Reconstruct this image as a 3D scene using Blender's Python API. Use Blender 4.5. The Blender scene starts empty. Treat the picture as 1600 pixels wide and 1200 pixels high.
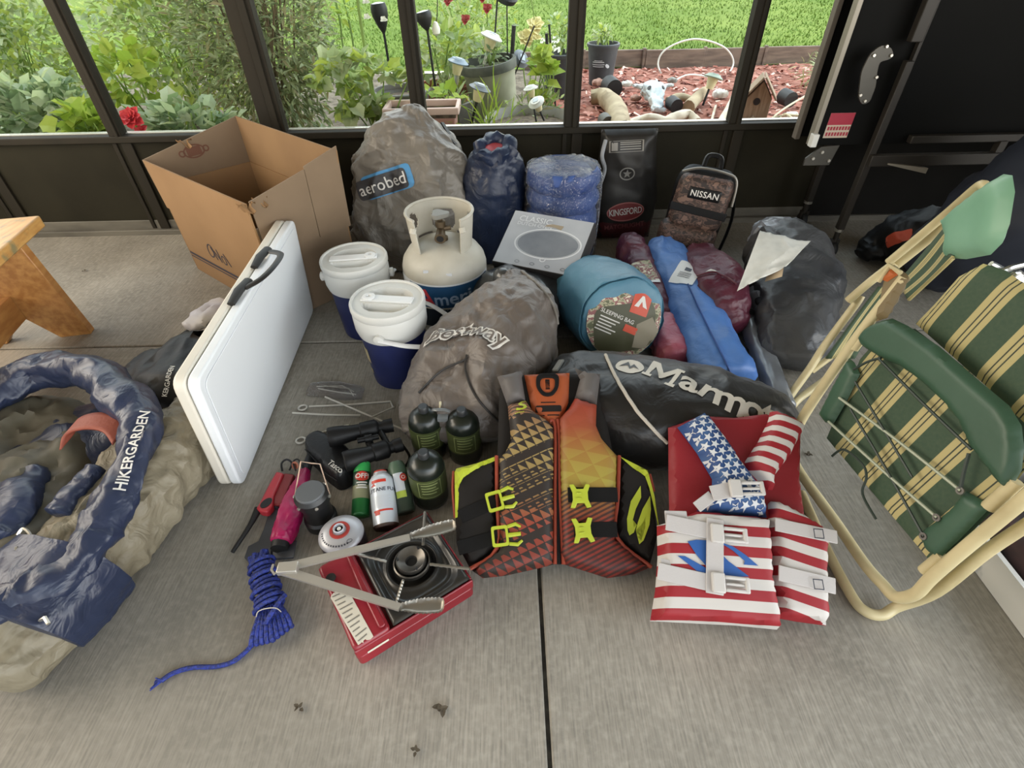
import bpy, bmesh, math, random
import numpy as np
from mathutils import Vector, Matrix
from mathutils.bvhtree import BVHTree
from mathutils.geometry import delaunay_2d_cdt
random.seed(11); RNG=np.random.default_rng(11)
S=bpy.context.scene
COL=S.collection
# ------------------------------------------------------------------ camera
F_PX=820.0; TH=math.radians(41); RO=math.radians(1.2); CH=1.2
_fw=np.array([0,math.cos(TH),-math.sin(TH)]); _rl=np.array([1.,0,0]); _ul=np.array([0,math.sin(TH),math.cos(TH)])
_r=math.cos(RO)*_rl-math.sin(RO)*_ul; _u=math.sin(RO)*_rl+math.cos(RO)*_ul
CAMP=np.array([0,0,CH])
cd=bpy.data.cameras.new('camera'); cam=bpy.data.objects.new('camera',cd); COL.objects.link(cam)
cd.sensor_width=36; cd.lens=F_PX/1600*36; cd.clip_start=.05; cd.clip_end=200
cam.matrix_world=Matrix(((_r[0],_u[0],-_fw[0],0),(_r[1],_u[1],-_fw[1],0),(_r[2],_u[2],-_fw[2],CH),(0,0,0,1)))
S.camera=cam
# ------------------------------------------------------------------ world, sun, exposure
w=bpy.data.worlds.new('world'); S.world=w; w.use_nodes=True
nt=w.node_tree; bg=nt.nodes['Background']
tc=nt.nodes.new('ShaderNodeTexCoord'); sx=nt.nodes.new('ShaderNodeSeparateXYZ'); cr=nt.nodes.new('ShaderNodeValToRGB')
nt.links.new(tc.outputs['Generated'],sx.inputs[0]); nt.links.new(sx.outputs['Z'],cr.inputs[0]); nt.links.new(cr.outputs[0],bg.inputs[0])
cr.color_ramp.elements[0].color=(1,.95,.86,1); cr.color_ramp.elements[0].position=0.0
cr.color_ramp.elements[1].color=(.74,.87,1,1); cr.color_ramp.elements[1].position=.6
# evening sky: bright over the garden and on the open right side of the porch, dim behind the viewer
def lobe(dr,lo,amt):
    dt=nt.nodes.new('ShaderNodeVectorMath'); dt.operation='DOT_PRODUCT'; dt.inputs[1].default_value=Vector(dr).normalized(); nt.links.new(tc.outputs['Generated'],dt.inputs[0])
    mr=nt.nodes.new('ShaderNodeMapRange'); mr.inputs[1].default_value=lo; mr.inputs[2].default_value=1.0; mr.inputs[3].default_value=0; mr.inputs[4].default_value=amt; mr.interpolation_type='SMOOTHSTEP'
    nt.links.new(dt.outputs['Value'],mr.inputs[0]); return mr.outputs[0]
ad=nt.nodes.new('ShaderNodeMath'); ad.operation='ADD'; nt.links.new(lobe((.93,-.34,.16),.25,4.2),ad.inputs[0]); nt.links.new(lobe((-.15,.85,.5),-.1,1.6),ad.inputs[1])
ae=nt.nodes.new('ShaderNodeMath'); ae.operation='ADD'; ae.inputs[1].default_value=1.15; nt.links.new(ad.outputs[0],ae.inputs[0]); nt.links.new(ae.outputs[0],bg.inputs[1])
sd=bpy.data.lights.new('sun','SUN'); sd.energy=1.1; sd.angle=math.radians(6); sd.color=(1,.93,.78)
so=bpy.data.objects.new('sun',sd); COL.objects.link(so)
so.rotation_euler=(math.radians(-24),math.radians(-22),0)      # high sun over the garden, from the left
def area(name,loc,aim,sx_,sy_,e,col):
    l=bpy.data.lights.new(name,'AREA'); l.shape='RECTANGLE'; l.size=sx_; l.size_y=sy_; l.energy=e; l.color=col
    o=bpy.data.objects.new(name,l); COL.objects.link(o); o.location=loc
    d=Vector(aim)-Vector(loc); o.rotation_euler=d.to_track_quat('-Z','Y').to_euler(); return o
area('daylight_left_windows',(-3.1,.9,1.45),(-.5,1.1,.1),2.6,1.5,62,(1,.85,.64))   # low daylight through the left windows
S.view_settings.view_transform='Standard'; S.view_settings.look='None'; S.view_settings.gamma=1; S.view_settings.use_curve_mapping=False
S.view_settings.exposure=.32
try:
    S.cycles.use_denoising=True; S.cycles.max_bounces=6; S.cycles.diffuse_bounces=3; S.cycles.glossy_bounces=2
    S.cycles.transmission_bounces=4; S.cycles.transparent_max_bounces=12; S.cycles.caustics_reflective=False; S.cycles.caustics_refractive=False
except Exception: pass
# ------------------------------------------------------------------ picking points of the place
def ray(px,py): return _fw+(px-800)/F_PX*_r+(600-py)/F_PX*_u
def P(px,py,z=0.):
    d=ray(px,py); return CAMP+d*((z-CH)/d[2])
def PY(px,py,y):
    d=ray(px,py); return CAMP+d*(y/d[1])
class Plane:
    """a real plane in the room: origin, x axis, y axis (orthonormal)"""
    def __init__(s,o,ex,ey):
        s.o=np.array(o,float); ex=np.array(ex,float); ex/=np.linalg.norm(ex); ey=np.array(ey,float); ey-=ex*(ey@ex); ey/=np.linalg.norm(ey)
        s.ex=ex; s.ey=ey; s.n=np.cross(ex,ey)
    def uv(s,px,py):
        d=ray(px,py); t=((s.o-CAMP)@s.n)/(d@s.n); q=CAMP+d*t-s.o; return (q@s.ex,q@s.ey)
    def uvs(s,pts): return [s.uv(*p) for p in pts]
    def at(s,u,v,h=0): return s.o+s.ex*u+s.ey*v+s.n*h
    def mat(s): 
        return Matrix(((s.ex[0],s.ey[0],s.n[0],s.o[0]),(s.ex[1],s.ey[1],s.n[1],s.o[1]),(s.ex[2],s.ey[2],s.n[2],s.o[2]),(0,0,0,1)))
def fr(o,ez=(0,0,1),ex=(1,0,0)):
    ez=Vector(ez).normalized(); ex=Vector(ex); ex=(ex-ez*ex.dot(ez))
    if ex.length<1e-6: ex=ez.orthogonal()
    ex.normalize(); ey=ez.cross(ex); o=Vector(o)
    return Matrix(((ex.x,ey.x,ez.x,o.x),(ex.y,ey.y,ez.y,o.y),(ex.z,ey.z,ez.z,o.z),(0,0,0,1)))
# ------------------------------------------------------------------ noise
def vn(p,seed=0):
    p=np.asarray(p,float); i=np.floor(p).astype(np.int64); f=p-i; f=f*f*f*(f*(f*6-15)+10)
    def h(a,b,c):
        n=((i[:,0]+a)*374761393+(i[:,1]+b)*668265263+(i[:,2]+c)*362437+seed*7919)&0xffffffff
        n=((n^(n>>13))*1274126177)&0xffffffff; n=n^(n>>16); return (n&0xffff)/32767.5-1
    x,y,z=f[:,0],f[:,1],f[:,2]; L=lambda a,b,t:a+(b-a)*t
    return L(L(L(h(0,0,0),h(1,0,0),x),L(h(0,1,0),h(1,1,0),x),y),L(L(h(0,0,1),h(1,0,1),x),L(h(0,1,1),h(1,1,1),x),y),z)
def fbm(p,sc,seed=0,o=3):
    p=np.asarray(p,float); a=0; k=1.
    for j in range(o): a=a+k*vn(p*sc*(2**j),seed+j*17); k*=.5
    return a
def folds(p,sc,seed=0):
    """cloth creases: sharp ridges of warped noise, -1..1"""
    p=np.asarray(p,float)
    q=p+.35/sc*np.stack([vn(p*sc*.8,seed+1),vn(p*sc*.8,seed+2),vn(p*sc*.8,seed+3)],1)
    a=1-2.4*np.abs(vn(q*sc,seed+5))**.8; b=1-2.4*np.abs(vn(q*sc*2.3+7,seed+9))**.8; e=1-2*np.abs(vn(q*sc*4.6+3,seed+13)); return .58*a+.32*b+.14*e
# ------------------------------------------------------------------ materials
def c(h,k=1.):
    h=h.lstrip('#'); v=[int(h[i:i+2],16)/255 for i in (0,2,4)]
    return tuple((x/12.92 if x<=.04045 else ((x+.055)/1.055)**2.4)*k for x in v)+(1,)
MATS={}
def mat(name,col,rough=.6,metal=0,n=None,b=None,spec=.5,coat=0,alpha=None,trans=0,vc=None,sheen=0,emit=None):
    """n=(scale, colour2, lo, hi) blotches; b=(scale, strength[, stretch xyz]) bump"""
    if name in MATS: return MATS[name]
    m=bpy.data.materials.new(name); m.use_nodes=True; MATS[name]=m; t=m.node_tree; N=t.nodes; Lk=t.links; bs=N['Principled BSDF']
    col=c(col) if isinstance(col,str) else tuple(col)+((1,) if len(col)==3 else ())
    bs.inputs['Base Color'].default_value=col; bs.inputs['Roughness'].default_value=rough; bs.inputs['Metallic'].default_value=metal
    bs.inputs['Specular IOR Level'].default_value=spec
    if coat: bs.inputs['Coat Weight'].default_value=coat; bs.inputs['Coat Roughness'].default_value=.15
    if trans: bs.inputs['Transmission Weight'].default_value=trans
    if alpha is not None: bs.inputs['Alpha'].default_value=alpha
    if sheen: bs.inputs['Sheen Weight'].default_value=sheen
    tc=N.new('ShaderNodeTexCoord')
    def tex(sc,st=None,detail=4):
        mp=N.new('ShaderNodeMapping'); Lk.new(tc.outputs['Object'],mp.inputs[0]); mp.inputs['Scale'].default_value=st or (1,1,1)
        x=N.new('ShaderNodeTexNoise'); x.inputs['Scale'].default_value=sc; x.inputs['Detail'].default_value=detail; Lk.new(mp.outputs[0],x.inputs['Vector']); return x
    if n:
        x=tex(n[0],n[4] if len(n)>4 else None); r=N.new('ShaderNodeMapRange'); r.inputs[1].default_value=n[2]; r.inputs[2].default_value=n[3]; Lk.new(x.outputs[0],r.inputs[0])
        mx=N.new('ShaderNodeMix'); mx.data_type='RGBA'; mx.inputs[6].default_value=col; mx.inputs[7].default_value=c(n[1]); Lk.new(r.outputs[0],mx.inputs[0]); Lk.new(mx.outputs[2],bs.inputs['Base Color'])
    if b:
        x=tex(b[0],b[2] if len(b)>2 else None,3); x.inputs['Distortion'].default_value=b[4] if len(b)>4 else 0; bp=N.new('ShaderNodeBump'); bp.inputs['Strength'].default_value=b[1]; bp.inputs['Distance'].default_value=b[3] if len(b)>3 else .004
        Lk.new(x.outputs[0],bp.inputs['Height']); Lk.new(bp.outputs[0],bs.inputs['Normal'])
    return m
def translucent(m,k=.35):
    t=m.node_tree; bs=t.nodes['Principled BSDF']; o=t.nodes['Material Output']; mx=t.nodes.new('ShaderNodeMixShader'); tl=t.nodes.new('ShaderNodeBsdfTranslucent'); cc=bs.inputs['Base Color'].default_value
    tl.inputs[0].default_value=(min(1,cc[0]*1.25),min(1,cc[1]*1.25),cc[2]*.8,1); mx.inputs[0].default_value=k; t.links.new(bs.outputs[0],mx.inputs[1]); t.links.new(tl.outputs[0],mx.inputs[2]); t.links.new(mx.outputs[0],o.inputs[0]); return m
def nodemat(name,fn,rough=.6,metal=0,spec=.5):
    """fn(N, links, add, uv) returns a colour socket"""
    if name in MATS: return MATS[name]
    m=mat(name,'#808080',rough,metal,spec=spec); t=m.node_tree
    s=fn(t.nodes,t.links,t.nodes['Principled BSDF'],[x for x in t.nodes if x.bl_idname=='ShaderNodeTexCoord'][0])
    t.links.new(s,t.nodes['Principled BSDF'].inputs['Base Color']); return m
class NB:
    """small node-building aid"""
    def __init__(s,N,L): s.N=N; s.L=L
    def m(s,op,a,b=None,cc=None):
        x=s.N.new('ShaderNodeMath'); x.operation=op
        for k,v in enumerate((a,b,cc)):
            if v is None: continue
            if isinstance(v,(int,float)): x.inputs[k].default_value=v
            else: s.L.new(v,x.inputs[k])
        return x.outputs[0]
    def mix(s,f,a,b):
        x=s.N.new('ShaderNodeMix'); x.data_type='RGBA'
        for k,v in ((0,f),(6,a),(7,b)):
            if isinstance(v,str): x.inputs[k].default_value=c(v)
            elif isinstance(v,(int,float)): x.inputs[k].default_value=v
            else: s.L.new(v,x.inputs[k])
        return x.outputs[2]
    def sep(s,v):
        x=s.N.new('ShaderNodeSeparateXYZ'); s.L.new(v,x.inputs[0]); return x.outputs
    def noise(s,v,sc,detail=3,st=None):
        if st:
            mp=s.N.new('ShaderNodeMapping'); s.L.new(v,mp.inputs[0]); mp.inputs['Scale'].default_value=st; v=mp.outputs[0]
        x=s.N.new('ShaderNodeTexNoise'); x.inputs['Scale'].default_value=sc; x.inputs['Detail'].default_value=detail; s.L.new(v,x.inputs['Vector']); return x.outputs[0]
    def voro(s,v,sc,feature='F1',out='Color'):
        x=s.N.new('ShaderNodeTexVoronoi'); x.inputs['Scale'].default_value=sc; x.feature=feature; s.L.new(v,x.inputs['Vector']); return x.outputs[out]
    def ramp(s,f,stops,const=False):
        x=s.N.new('ShaderNodeValToRGB'); s.L.new(f,x.inputs[0]); e=x.color_ramp.elements
        if const: x.color_ramp.interpolation='CONSTANT'
        while len(e)<len(stops): e.new(.5)
        for k,(p,h) in enumerate(stops): e[k].position=p; e[k].color=c(h)
        return x.outputs[0]
# ------------------------------------------------------------------ geometry (world coordinates)
class G:
    def __init__(s): s.v=[]; s.f=[]; s.uv=[]; s.m=[]; s.k=0; s.has=False
    def add(s,v,f,uv=None,m=0,T=None):
        v=np.asarray(v,float)
        if T is not None:
            A=np.array(T); v=v@A[:3,:3].T+A[:3,3]
        s.v.append(v); 
        for i,q in enumerate(f):
            s.f.append(tuple(int(j)+s.k for j in q)); s.m.append(m)
            if uv is not None: s.uv.append(uv[i]); s.has=True
            else: s.uv.append([(0,0)]*len(q))
        s.k+=len(v); return s
    def V(s): return np.concatenate(s.v) if s.v else np.zeros((0,3))
    def box(s,ce,si,T=None,m=0,rz=0):
        x,y,z=[q/2 for q in si]; v=np.array([(-x,-y,-z),(x,-y,-z),(x,y,-z),(-x,y,-z),(-x,-y,z),(x,-y,z),(x,y,z),(-x,y,z)])
        if rz: cz,sz=math.cos(rz),math.sin(rz); v=v@np.array([[cz,sz,0],[-sz,cz,0],[0,0,1]])
        return s.add(v+np.array(ce),[(0,3,2,1),(4,5,6,7),(0,1,5,4),(1,2,6,5),(2,3,7,6),(3,0,4,7)],None,m,T)
    def hexa(s,bot,top,m=0):
        """eight corners: bottom four and top four, counter-clockwise from above"""
        return s.add(list(bot)+list(top),[(3,2,1,0),(4,5,6,7),(0,1,5,4),(1,2,6,5),(2,3,7,6),(3,0,4,7)],None,m)
    def tube(s,path,r,n=8,closed=False,T=None,m=0,smooth=0,flat=None,up=None):
        p=np.array([np.array(q,float) for q in path])
        if smooth: p=spline(p,smooth,closed)
        k=len(p); r=np.interp(np.linspace(0,1,k),np.linspace(0,1,len(r)),r) if hasattr(r,'__len__') else np.full(k,r)
        tg=np.zeros_like(p)
        for i in range(k):
            a=p[(i-1)%k] if closed or i>0 else p[0]; b_=p[(i+1)%k] if closed or i<k-1 else p[-1]; tg[i]=(b_-a)/(np.linalg.norm(b_-a)+1e-12)
        u=np.array(up,float) if up is not None else (np.array([0,0,1.]) if abs(tg[0][2])<.9 else np.array([1.,0,0]))
        rings=[]; 
        for i in range(k):
            u=u-tg[i]*(u@tg[i]); u/=np.linalg.norm(u)+1e-12; w=np.cross(tg[i],u)
            a=np.arange(n)/n*2*math.pi; fu=1 if flat is None else flat
            rings.append(p[i]+r[i]*(np.cos(a)[:,None]*w+fu*np.sin(a)[:,None]*u))
        return s.loft(rings,cap=not closed,closed=closed,T=T,m=m)
    def loft(s,rings,cap=True,closed=False,T=None,m=0,uvs=(1,1)):
        n=len(rings[0]); k=len(rings); v=np.concatenate(rings); f=[]; uv=[]
        for i in range(k if closed else k-1):
            j=(i+1)%k
            for a in range(n):
                b=(a+1)%n; f.append((i*n+a,i*n+b,j*n+b,j*n+a))
                u0,u1=i/(k-1 or 1)*uvs[0],(i+1)/(k-1 or 1)*uvs[0]; w0,w1=a/n*uvs[1],(a+1)/n*uvs[1]; uv.append([(u0,w0),(u0,w1),(u1,w1),(u1,w0)])
        if cap and not closed:
            v=np.vstack([v,np.mean(rings[0],0),np.mean(rings[-1],0)]); A=k*n; 
            for a in range(n):
                b=(a+1)%n; f.append((A,b,a)); uv.append([(0,0)]*3); f.append((A+1,(k-1)*n+a,(k-1)*n+b)); uv.append([(0,0)]*3)
        return s.add(v,f,uv,m,T)
    def lathe(s,prof,n=32,T=None,m=0,a0=0,a1=2*math.pi,cap=True):
        """profile of (r,z) from bottom to top"""
        full=abs(a1-a0-2*math.pi)<1e-6; k=n if full else n+1; an=a0+(a1-a0)*np.arange(k)/n; v=[];f=[];uv=[]
        for r,z in prof: v+= [(r*math.cos(t),r*math.sin(t),z) for t in an]
        for i in range(len(prof)-1):
            for a in range(n):
                b=(a+1)%k; f.append((i*k+a,i*k+b,(i+1)*k+b,(i+1)*k+a)); uv.append([(a/n,prof[i][1]),((a+1)/n,prof[i][1]),((a+1)/n,prof[i+1][1]),(a/n,prof[i+1][1])])
        if full and cap:
            if prof[0][0]>1e-5: f.append(tuple(range(k))[::-1]); uv.append([(0,0)]*k)
            if prof[-1][0]>1e-5: f.append(tuple((len(prof)-1)*k+i for i in range(k))); uv.append([(0,0)]*k)
        return s.add(v,f,uv,m,T)
    def prism(s,poly,z0,z1,T=None,m=0):
        k=len(poly); v=[(x,y,z0) for x,y in poly]+[(x,y,z1) for x,y in poly]
        a=sum(poly[i][0]*poly[(i+1)%k][1]-poly[(i+1)%k][0]*poly[i][1] for i in range(k))
        f=[tuple(range(k))[::-1],tuple(range(k,2*k))]+[(i,(i+1)%k,k+(i+1)%k,k+i) for i in range(k)]
        if a<0: f=[q[::-1] for q in f]
        return s.add(v,f,None,m,T)
    def grid(s,fn,nu,nv,m=0,T=None,uvf=None):
        """fn(U,V) -> (n,3) for u,v in 0..1"""
        U,Vv=np.meshgrid(np.linspace(0,1,nu+1),np.linspace(0,1,nv+1),indexing='ij'); v=fn(U.ravel(),Vv.ravel()); f=[];uv=[]
        uu=np.stack([U.ravel(),Vv.ravel()],1)
        if uvf is not None: uu=uvf(U.ravel(),Vv.ravel())
        for i in range(nu):
            for j in range(nv):
                q=(i*(nv+1)+j,(i+1)*(nv+1)+j,(i+1)*(nv+1)+j+1,i*(nv+1)+j+1); f.append(q); uv.append([tuple(uu[a]) for a in q])
        return s.add(v,f,uv,m,T)
    def pad(s,poly,T=.02,w=.03,L=.012,map=None,bottom=.0,m=0,fn=None,uvk=1.):
        """a stuffed panel: outline in its own plane, swelling from the seam; map(x,y,z)->world"""
        v2,tri,d=fill(poly,L); z=T*np.sqrt(np.clip(1-(1-np.clip(d/w,0,1))**2,0,1))
        if fn is not None: z=z+fn(v2[:,0],v2[:,1])*np.clip(d/w,0,1)
        n=len(v2); top=np.column_stack([v2,z]); bo=np.column_stack([v2,-bottom*np.sqrt(np.clip(1-(1-np.clip(d/w,0,1))**2,0,1))-1e-4])
        v=np.vstack([top,bo]); f=[tuple(t) for t in tri]+[tuple(n+a for a in t[::-1]) for t in tri]
        uv=[[(v2[a][0]*uvk,v2[a][1]*uvk) for a in t] for t in tri]+[[(v2[a][0]*uvk,v2[a][1]*uvk) for a in t[::-1]] for t in tri]
        if map is not None: v=map(v[:,0],v[:,1],v[:,2])
        return s.add(v,f,uv,m)
    def x(s,T):
        A=np.array(T); s.v=[q@A[:3,:3].T+A[:3,3] for q in s.v]; return s
def spline(p,k,closed=False):
    p=np.array(p,float); n=len(p); out=[]
    for i in range(n if closed else n-1):
        g=lambda j:p[j%n] if closed else p[min(max(j,0),n-1)]
        a,b,cc,d=g(i-1),g(i),g(i+1),g(i+2)
        for t in np.arange(k)/k: out.append(.5*((2*b)+(-a+cc)*t+(2*a-5*b+4*cc-d)*t*t+(-a+3*b-3*cc+d)*t**3))
    if not closed: out.append(p[-1])
    return np.array(out)
def rpoly(pts,r,k=4):
    """polygon with rounded corners"""
    n=len(pts); out=[]
    for i in range(n):
        a,b,d=[np.array(pts[j%n],float) for j in (i-1,i,i+1)]; la,lb=np.linalg.norm(a-b),np.linalg.norm(d-b); q=min(r,la*.45,lb*.45)
        s0=b+(a-b)/la*q; s1=b+(d-b)/lb*q
        for t in np.linspace(0,1,k+1): out.append(tuple((1-t)**2*s0+2*t*(1-t)*b+t*t*s1))
    return out
def inside(poly,pts):
    x,y=pts[:,0],pts[:,1]; r=np.zeros(len(pts),bool); n=len(poly)
    for i in range(n):
        (x0,y0),(x1,y1)=poly[i],poly[(i+1)%n]
        cnd=((y0>y)!=(y1>y)); xi=(x1-x0)*(y-y0)/((y1-y0) if y1!=y0 else 1e-12)+x0; r^=cnd&(x<xi)
    return r
def edist(poly,pts):
    d=np.full(len(pts),1e9); n=len(poly)
    for i in range(n):
        a=np.array(poly[i]); b=np.array(poly[(i+1)%n]); ab=b-a; t=np.clip(((pts-a)@ab)/(ab@ab+1e-15),0,1); d=np.minimum(d,np.linalg.norm(pts-(a+t[:,None]*ab),axis=1))
    return d
def fill(poly,L):
    bd=[]; n=len(poly)
    for i in range(n):
        a=np.array(poly[i],float); b=np.array(poly[(i+1)%n],float); k=max(1,int(round(np.linalg.norm(b-a)/L)))
        for t in range(k): bd.append(a+(b-a)*t/k)
    bd=np.array(bd); lo,hi=bd.min(0),bd.max(0)
    gx,gy=np.meshgrid(np.arange(lo[0],hi[0]+L,L),np.arange(lo[1],hi[1]+L,L*.87),indexing='ij'); gx=gx+(np.arange(gx.shape[1])%2)*L/2
    gp=np.column_stack([gx.ravel(),gy.ravel()]); ok=inside(poly,gp); gp=gp[ok]
    if len(gp): gp=gp[edist(poly,gp)>L*.45]
    vs=[Vector(q) for q in bd]+[Vector(q) for q in gp]; nb=len(bd)
    r=delaunay_2d_cdt(vs,[(i,(i+1)%nb) for i in range(nb)],[],1,1e-7)
    v2=np.array([tuple(q) for q in r[0]]); tri=[]
    for t in r[2]:
        a=np.cross(v2[t[1]]-v2[t[0]],v2[t[2]]-v2[t[0]]); tri.append(tuple(t) if a>0 else tuple(t[::-1]))
    return v2,tri,edist(poly,v2)
def soft(g,spine,nu=48,nv=56,up=(0,0,1),ex=2.4,wr=(.01,9.),seed=0,floor=.004,m=0,endk=.5,big=(.0,3.),dirs=None,fn=None,flat=0):
    """stuffed cloth body: spine of (x,y,z,half width,half height); creased, flattened where it lies on the floor"""
    sp=np.array(spine,float); q=spline(sp,max(2,nu//(len(sp)-1))); k=len(q)
    tg=np.gradient(q[:,:3],axis=0); tg/=np.linalg.norm(tg,axis=1)[:,None]+1e-9
    a=np.arange(nv)/nv*2*math.pi; rings=[]; uu=np.array(up,float)
    for i in range(k):
        w=np.cross(tg[i],uu); w/=np.linalg.norm(w)+1e-9; u=np.cross(w,tg[i])
        ca,sa=np.cos(a),np.sin(a); e=2/ex; X=np.sign(ca)*np.abs(ca)**e*max(q[i,3],1e-4); Z=np.sign(sa)*np.abs(sa)**e*max(q[i,4],1e-4)
        rings.append(q[i,:3]+X[:,None]*w+Z[:,None]*u)
    # rounded ends
    def dome(r,ctr,tan,h,st):
        o=[]
        for t in st: o.append(ctr+(r-ctr)*math.cos(t*math.pi/2)**.7+tan*h*math.sin(t*math.pi/2))
        return o
    st=[.25,.5,.7,.86,.96]; r0,r1=rings[0],rings[-1]
    pre=dome(r0,q[0,:3],-tg[0],endk*min(q[0,3],q[0,4]),st)[::-1]; post=dome(r1,q[-1,:3],tg[-1],endk*min(q[-1,3],q[-1,4]),st)
    R=np.array(pre+rings+post); K=len(R); flatv=R.reshape(-1,3); ctr=R.mean(1); 
    nrm=(R-ctr[:,None,:]).reshape(-1,3); nrm/=np.linalg.norm(nrm,axis=1)[:,None]+1e-9
    pp=flatv.copy()
    if dirs is not None: pp=pp*np.array(dirs)
    d=wr[0]*folds(pp,wr[1],seed)+big[0]*vn(flatv*big[1],seed+40)+.25*wr[0]*fbm(flatv,wr[1]*5,seed+60,2)
    if fn is not None: d=d+fn(flatv)
    flatv=flatv+nrm*d[:,None]
    lo=flatv[:,2]<floor+.02; z=flatv[:,2]; flatv[:,2]=np.where(lo,floor+.02*np.exp(np.minimum((z-floor-.02)/.05,0))-.02*math.exp(-6),z)
    flatv[:,2]=np.maximum(flatv[:,2],floor)
    g.loft([flatv[i*nv:(i+1)*nv] for i in range(K)],m=m); return g
# ------------------------------------------------------------------ objects
def label(o,lab,cat,group=None,kind=None):
    if lab: o['label']=lab
    if cat: o['category']=cat
    if group: o['group']=group
    if kind: o['kind']=kind
    return o
ROOTM={}
def thing(name,lab,cat,loc=(0,0,0),group=None):
    o=bpy.data.objects.new(name,None); COL.objects.link(o); o.location=Vector(loc); o.empty_display_size=.05
    ROOTM[o.name]=Matrix.Translation(Vector(loc)); return label(o,lab,cat,group)
def put(name,g,ms,parent=None,bev=0,ang=40,sub=0,lab=None,cat=None,group=None,kind=None,seg=2,solid=0,flat=False):
    me=bpy.data.meshes.new(name); V=g.V()
    root=parent
    while root is not None and root.parent is not None: root=root.parent
    if root is not None: loc=np.array(ROOTM[root.name].translation)
    elif kind=='structure' : loc=np.zeros(3)
    else: loc=np.array([(V[:,0].min()+V[:,0].max())/2,(V[:,1].min()+V[:,1].max())/2,V[:,2].min()])
    me.from_pydata((V-loc).tolist(),[],g.f); 
    if g.has:
        ul=me.uv_layers.new(name='uv'); ul.data.foreach_set('uv',[x for q in g.uv for t in q for x in t])
    for m in (ms if isinstance(ms,(list,tuple)) else [ms]): me.materials.append(m)
    me.polygons.foreach_set('material_index',g.m)
    if not flat:
        me.polygons.foreach_set('use_smooth',[True]*len(me.polygons)); me.set_sharp_from_angle(angle=math.radians(ang))
    me.update(); o=bpy.data.objects.new(name,me); COL.objects.link(o)
    if parent is not None: o.parent=parent
    else: o.location=Vector(loc); ROOTM[o.name]=Matrix.Translation(Vector(loc))
    if solid: md=o.modifiers.new('solid','SOLIDIFY'); md.thickness=solid; md.offset=0
    if bev: md=o.modifiers.new('bevel','BEVEL'); md.width=bev; md.segments=seg; md.limit_method='ANGLE'; md.angle_limit=math.radians(35); md.harden_normals=False
    if sub: md=o.modifiers.new('sub','SUBSURF'); md.levels=sub; md.render_levels=sub
    return label(o,lab,cat,group,kind)
def worldv(o):
    root=o
    while root.parent is not None: root=root.parent
    t=np.array(ROOTM[root.name].translation); return np.array([v.co[:] for v in o.data.vertices])+t
def bvh(*obs):
    vs=[];fs=[];k=0
    for o in obs:
        v=worldv(o); vs+= [tuple(x) for x in v]; fs+=[tuple(i+k for i in p.vertices) for p in o.data.polygons]; k+=len(v)
    return BVHTree.FromPolygons(vs,fs)
_TX={}
def textpoly(s,size=1.,bold=0,align='CENTER',sp=1.,shear=0):
    k=(s,bold,align,sp,shear)
    if k not in _TX:
        cu=bpy.data.curves.new('t','FONT'); cu.body=s; cu.size=1; cu.align_x=align; cu.align_y='CENTER'; cu.offset=bold; cu.space_character=sp; cu.shear=shear; cu.resolution_u=3; cu.fill_mode='FRONT'
        ob=bpy.data.objects.new('t',cu); COL.objects.link(ob); dg=bpy.context.evaluated_depsgraph_get(); me=bpy.data.meshes.new_from_object(ob.evaluated_get(dg))
        _TX[k]=(np.array([v.co[:2] for v in me.vertices]) if len(me.vertices) else np.zeros((0,2)),[tuple(p.vertices) for p in me.polygons])
        bpy.data.objects.remove(ob); bpy.data.curves.remove(cu); bpy.data.meshes.remove(me)
    v,f=_TX[k]; return v*size,f
def shapes(*items):
    """join 2-D shapes: each (verts, faces) or a polygon list"""
    vs=[];fs=[];k=0
    for it in items:
        if isinstance(it,tuple) and len(it)==2 and isinstance(it[1],list): v,f=it
        else: v=np.array(it,float); f=[tuple(range(len(v)))]
        vs.append(np.asarray(v,float)); fs+=[tuple(i+k for i in q) for q in f]; k+=len(v)
    return np.concatenate(vs),fs
def off2(sh,dx,dy,a=0,sx=1,sy=1):
    v,f=sh; v=np.asarray(v)*np.array([sx,sy]); ca,sa=math.cos(a),math.sin(a); return v@np.array([[ca,sa],[-sa,ca]])+np.array([dx,dy]),f
def ellipse(rx,ry,n=32,cx=0,cy=0): return [(cx+rx*math.cos(t*2*math.pi/n),cy+ry*math.sin(t*2*math.pi/n)) for t in range(n)]
def ring2(rx,ry,t,n=40,cx=0,cy=0):
    a=ellipse(rx,ry,n,cx,cy)+ellipse(rx-t,ry-t,n,cx,cy); return np.array(a),[(i,(i+1)%n,n+(i+1)%n,n+i) for i in range(n)]
def rect(x0,y0,x1,y1): return [(x0,y0),(x1,y0),(x1,y1),(x0,y1)]
def star(r,cx=0,cy=0,a=0):
    v=[(cx+(r if i%2==0 else r*.42)*math.sin(a+i*math.pi/5),cy+(r if i%2==0 else r*.42)*math.cos(a+i*math.pi/5)) for i in range(10)]+[(cx,cy)]
    return np.array(v),[(10,(i+1)%10,i) for i in range(10)]
def frame2(poly,t):
    n=len(poly); ce=np.mean(np.array(poly),0); a=np.array(poly); b=ce+(a-ce)*(1-t); return np.vstack([a,b]),[(i,(i+1)%n,n+(i+1)%n,n+i) for i in range(n)]
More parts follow.
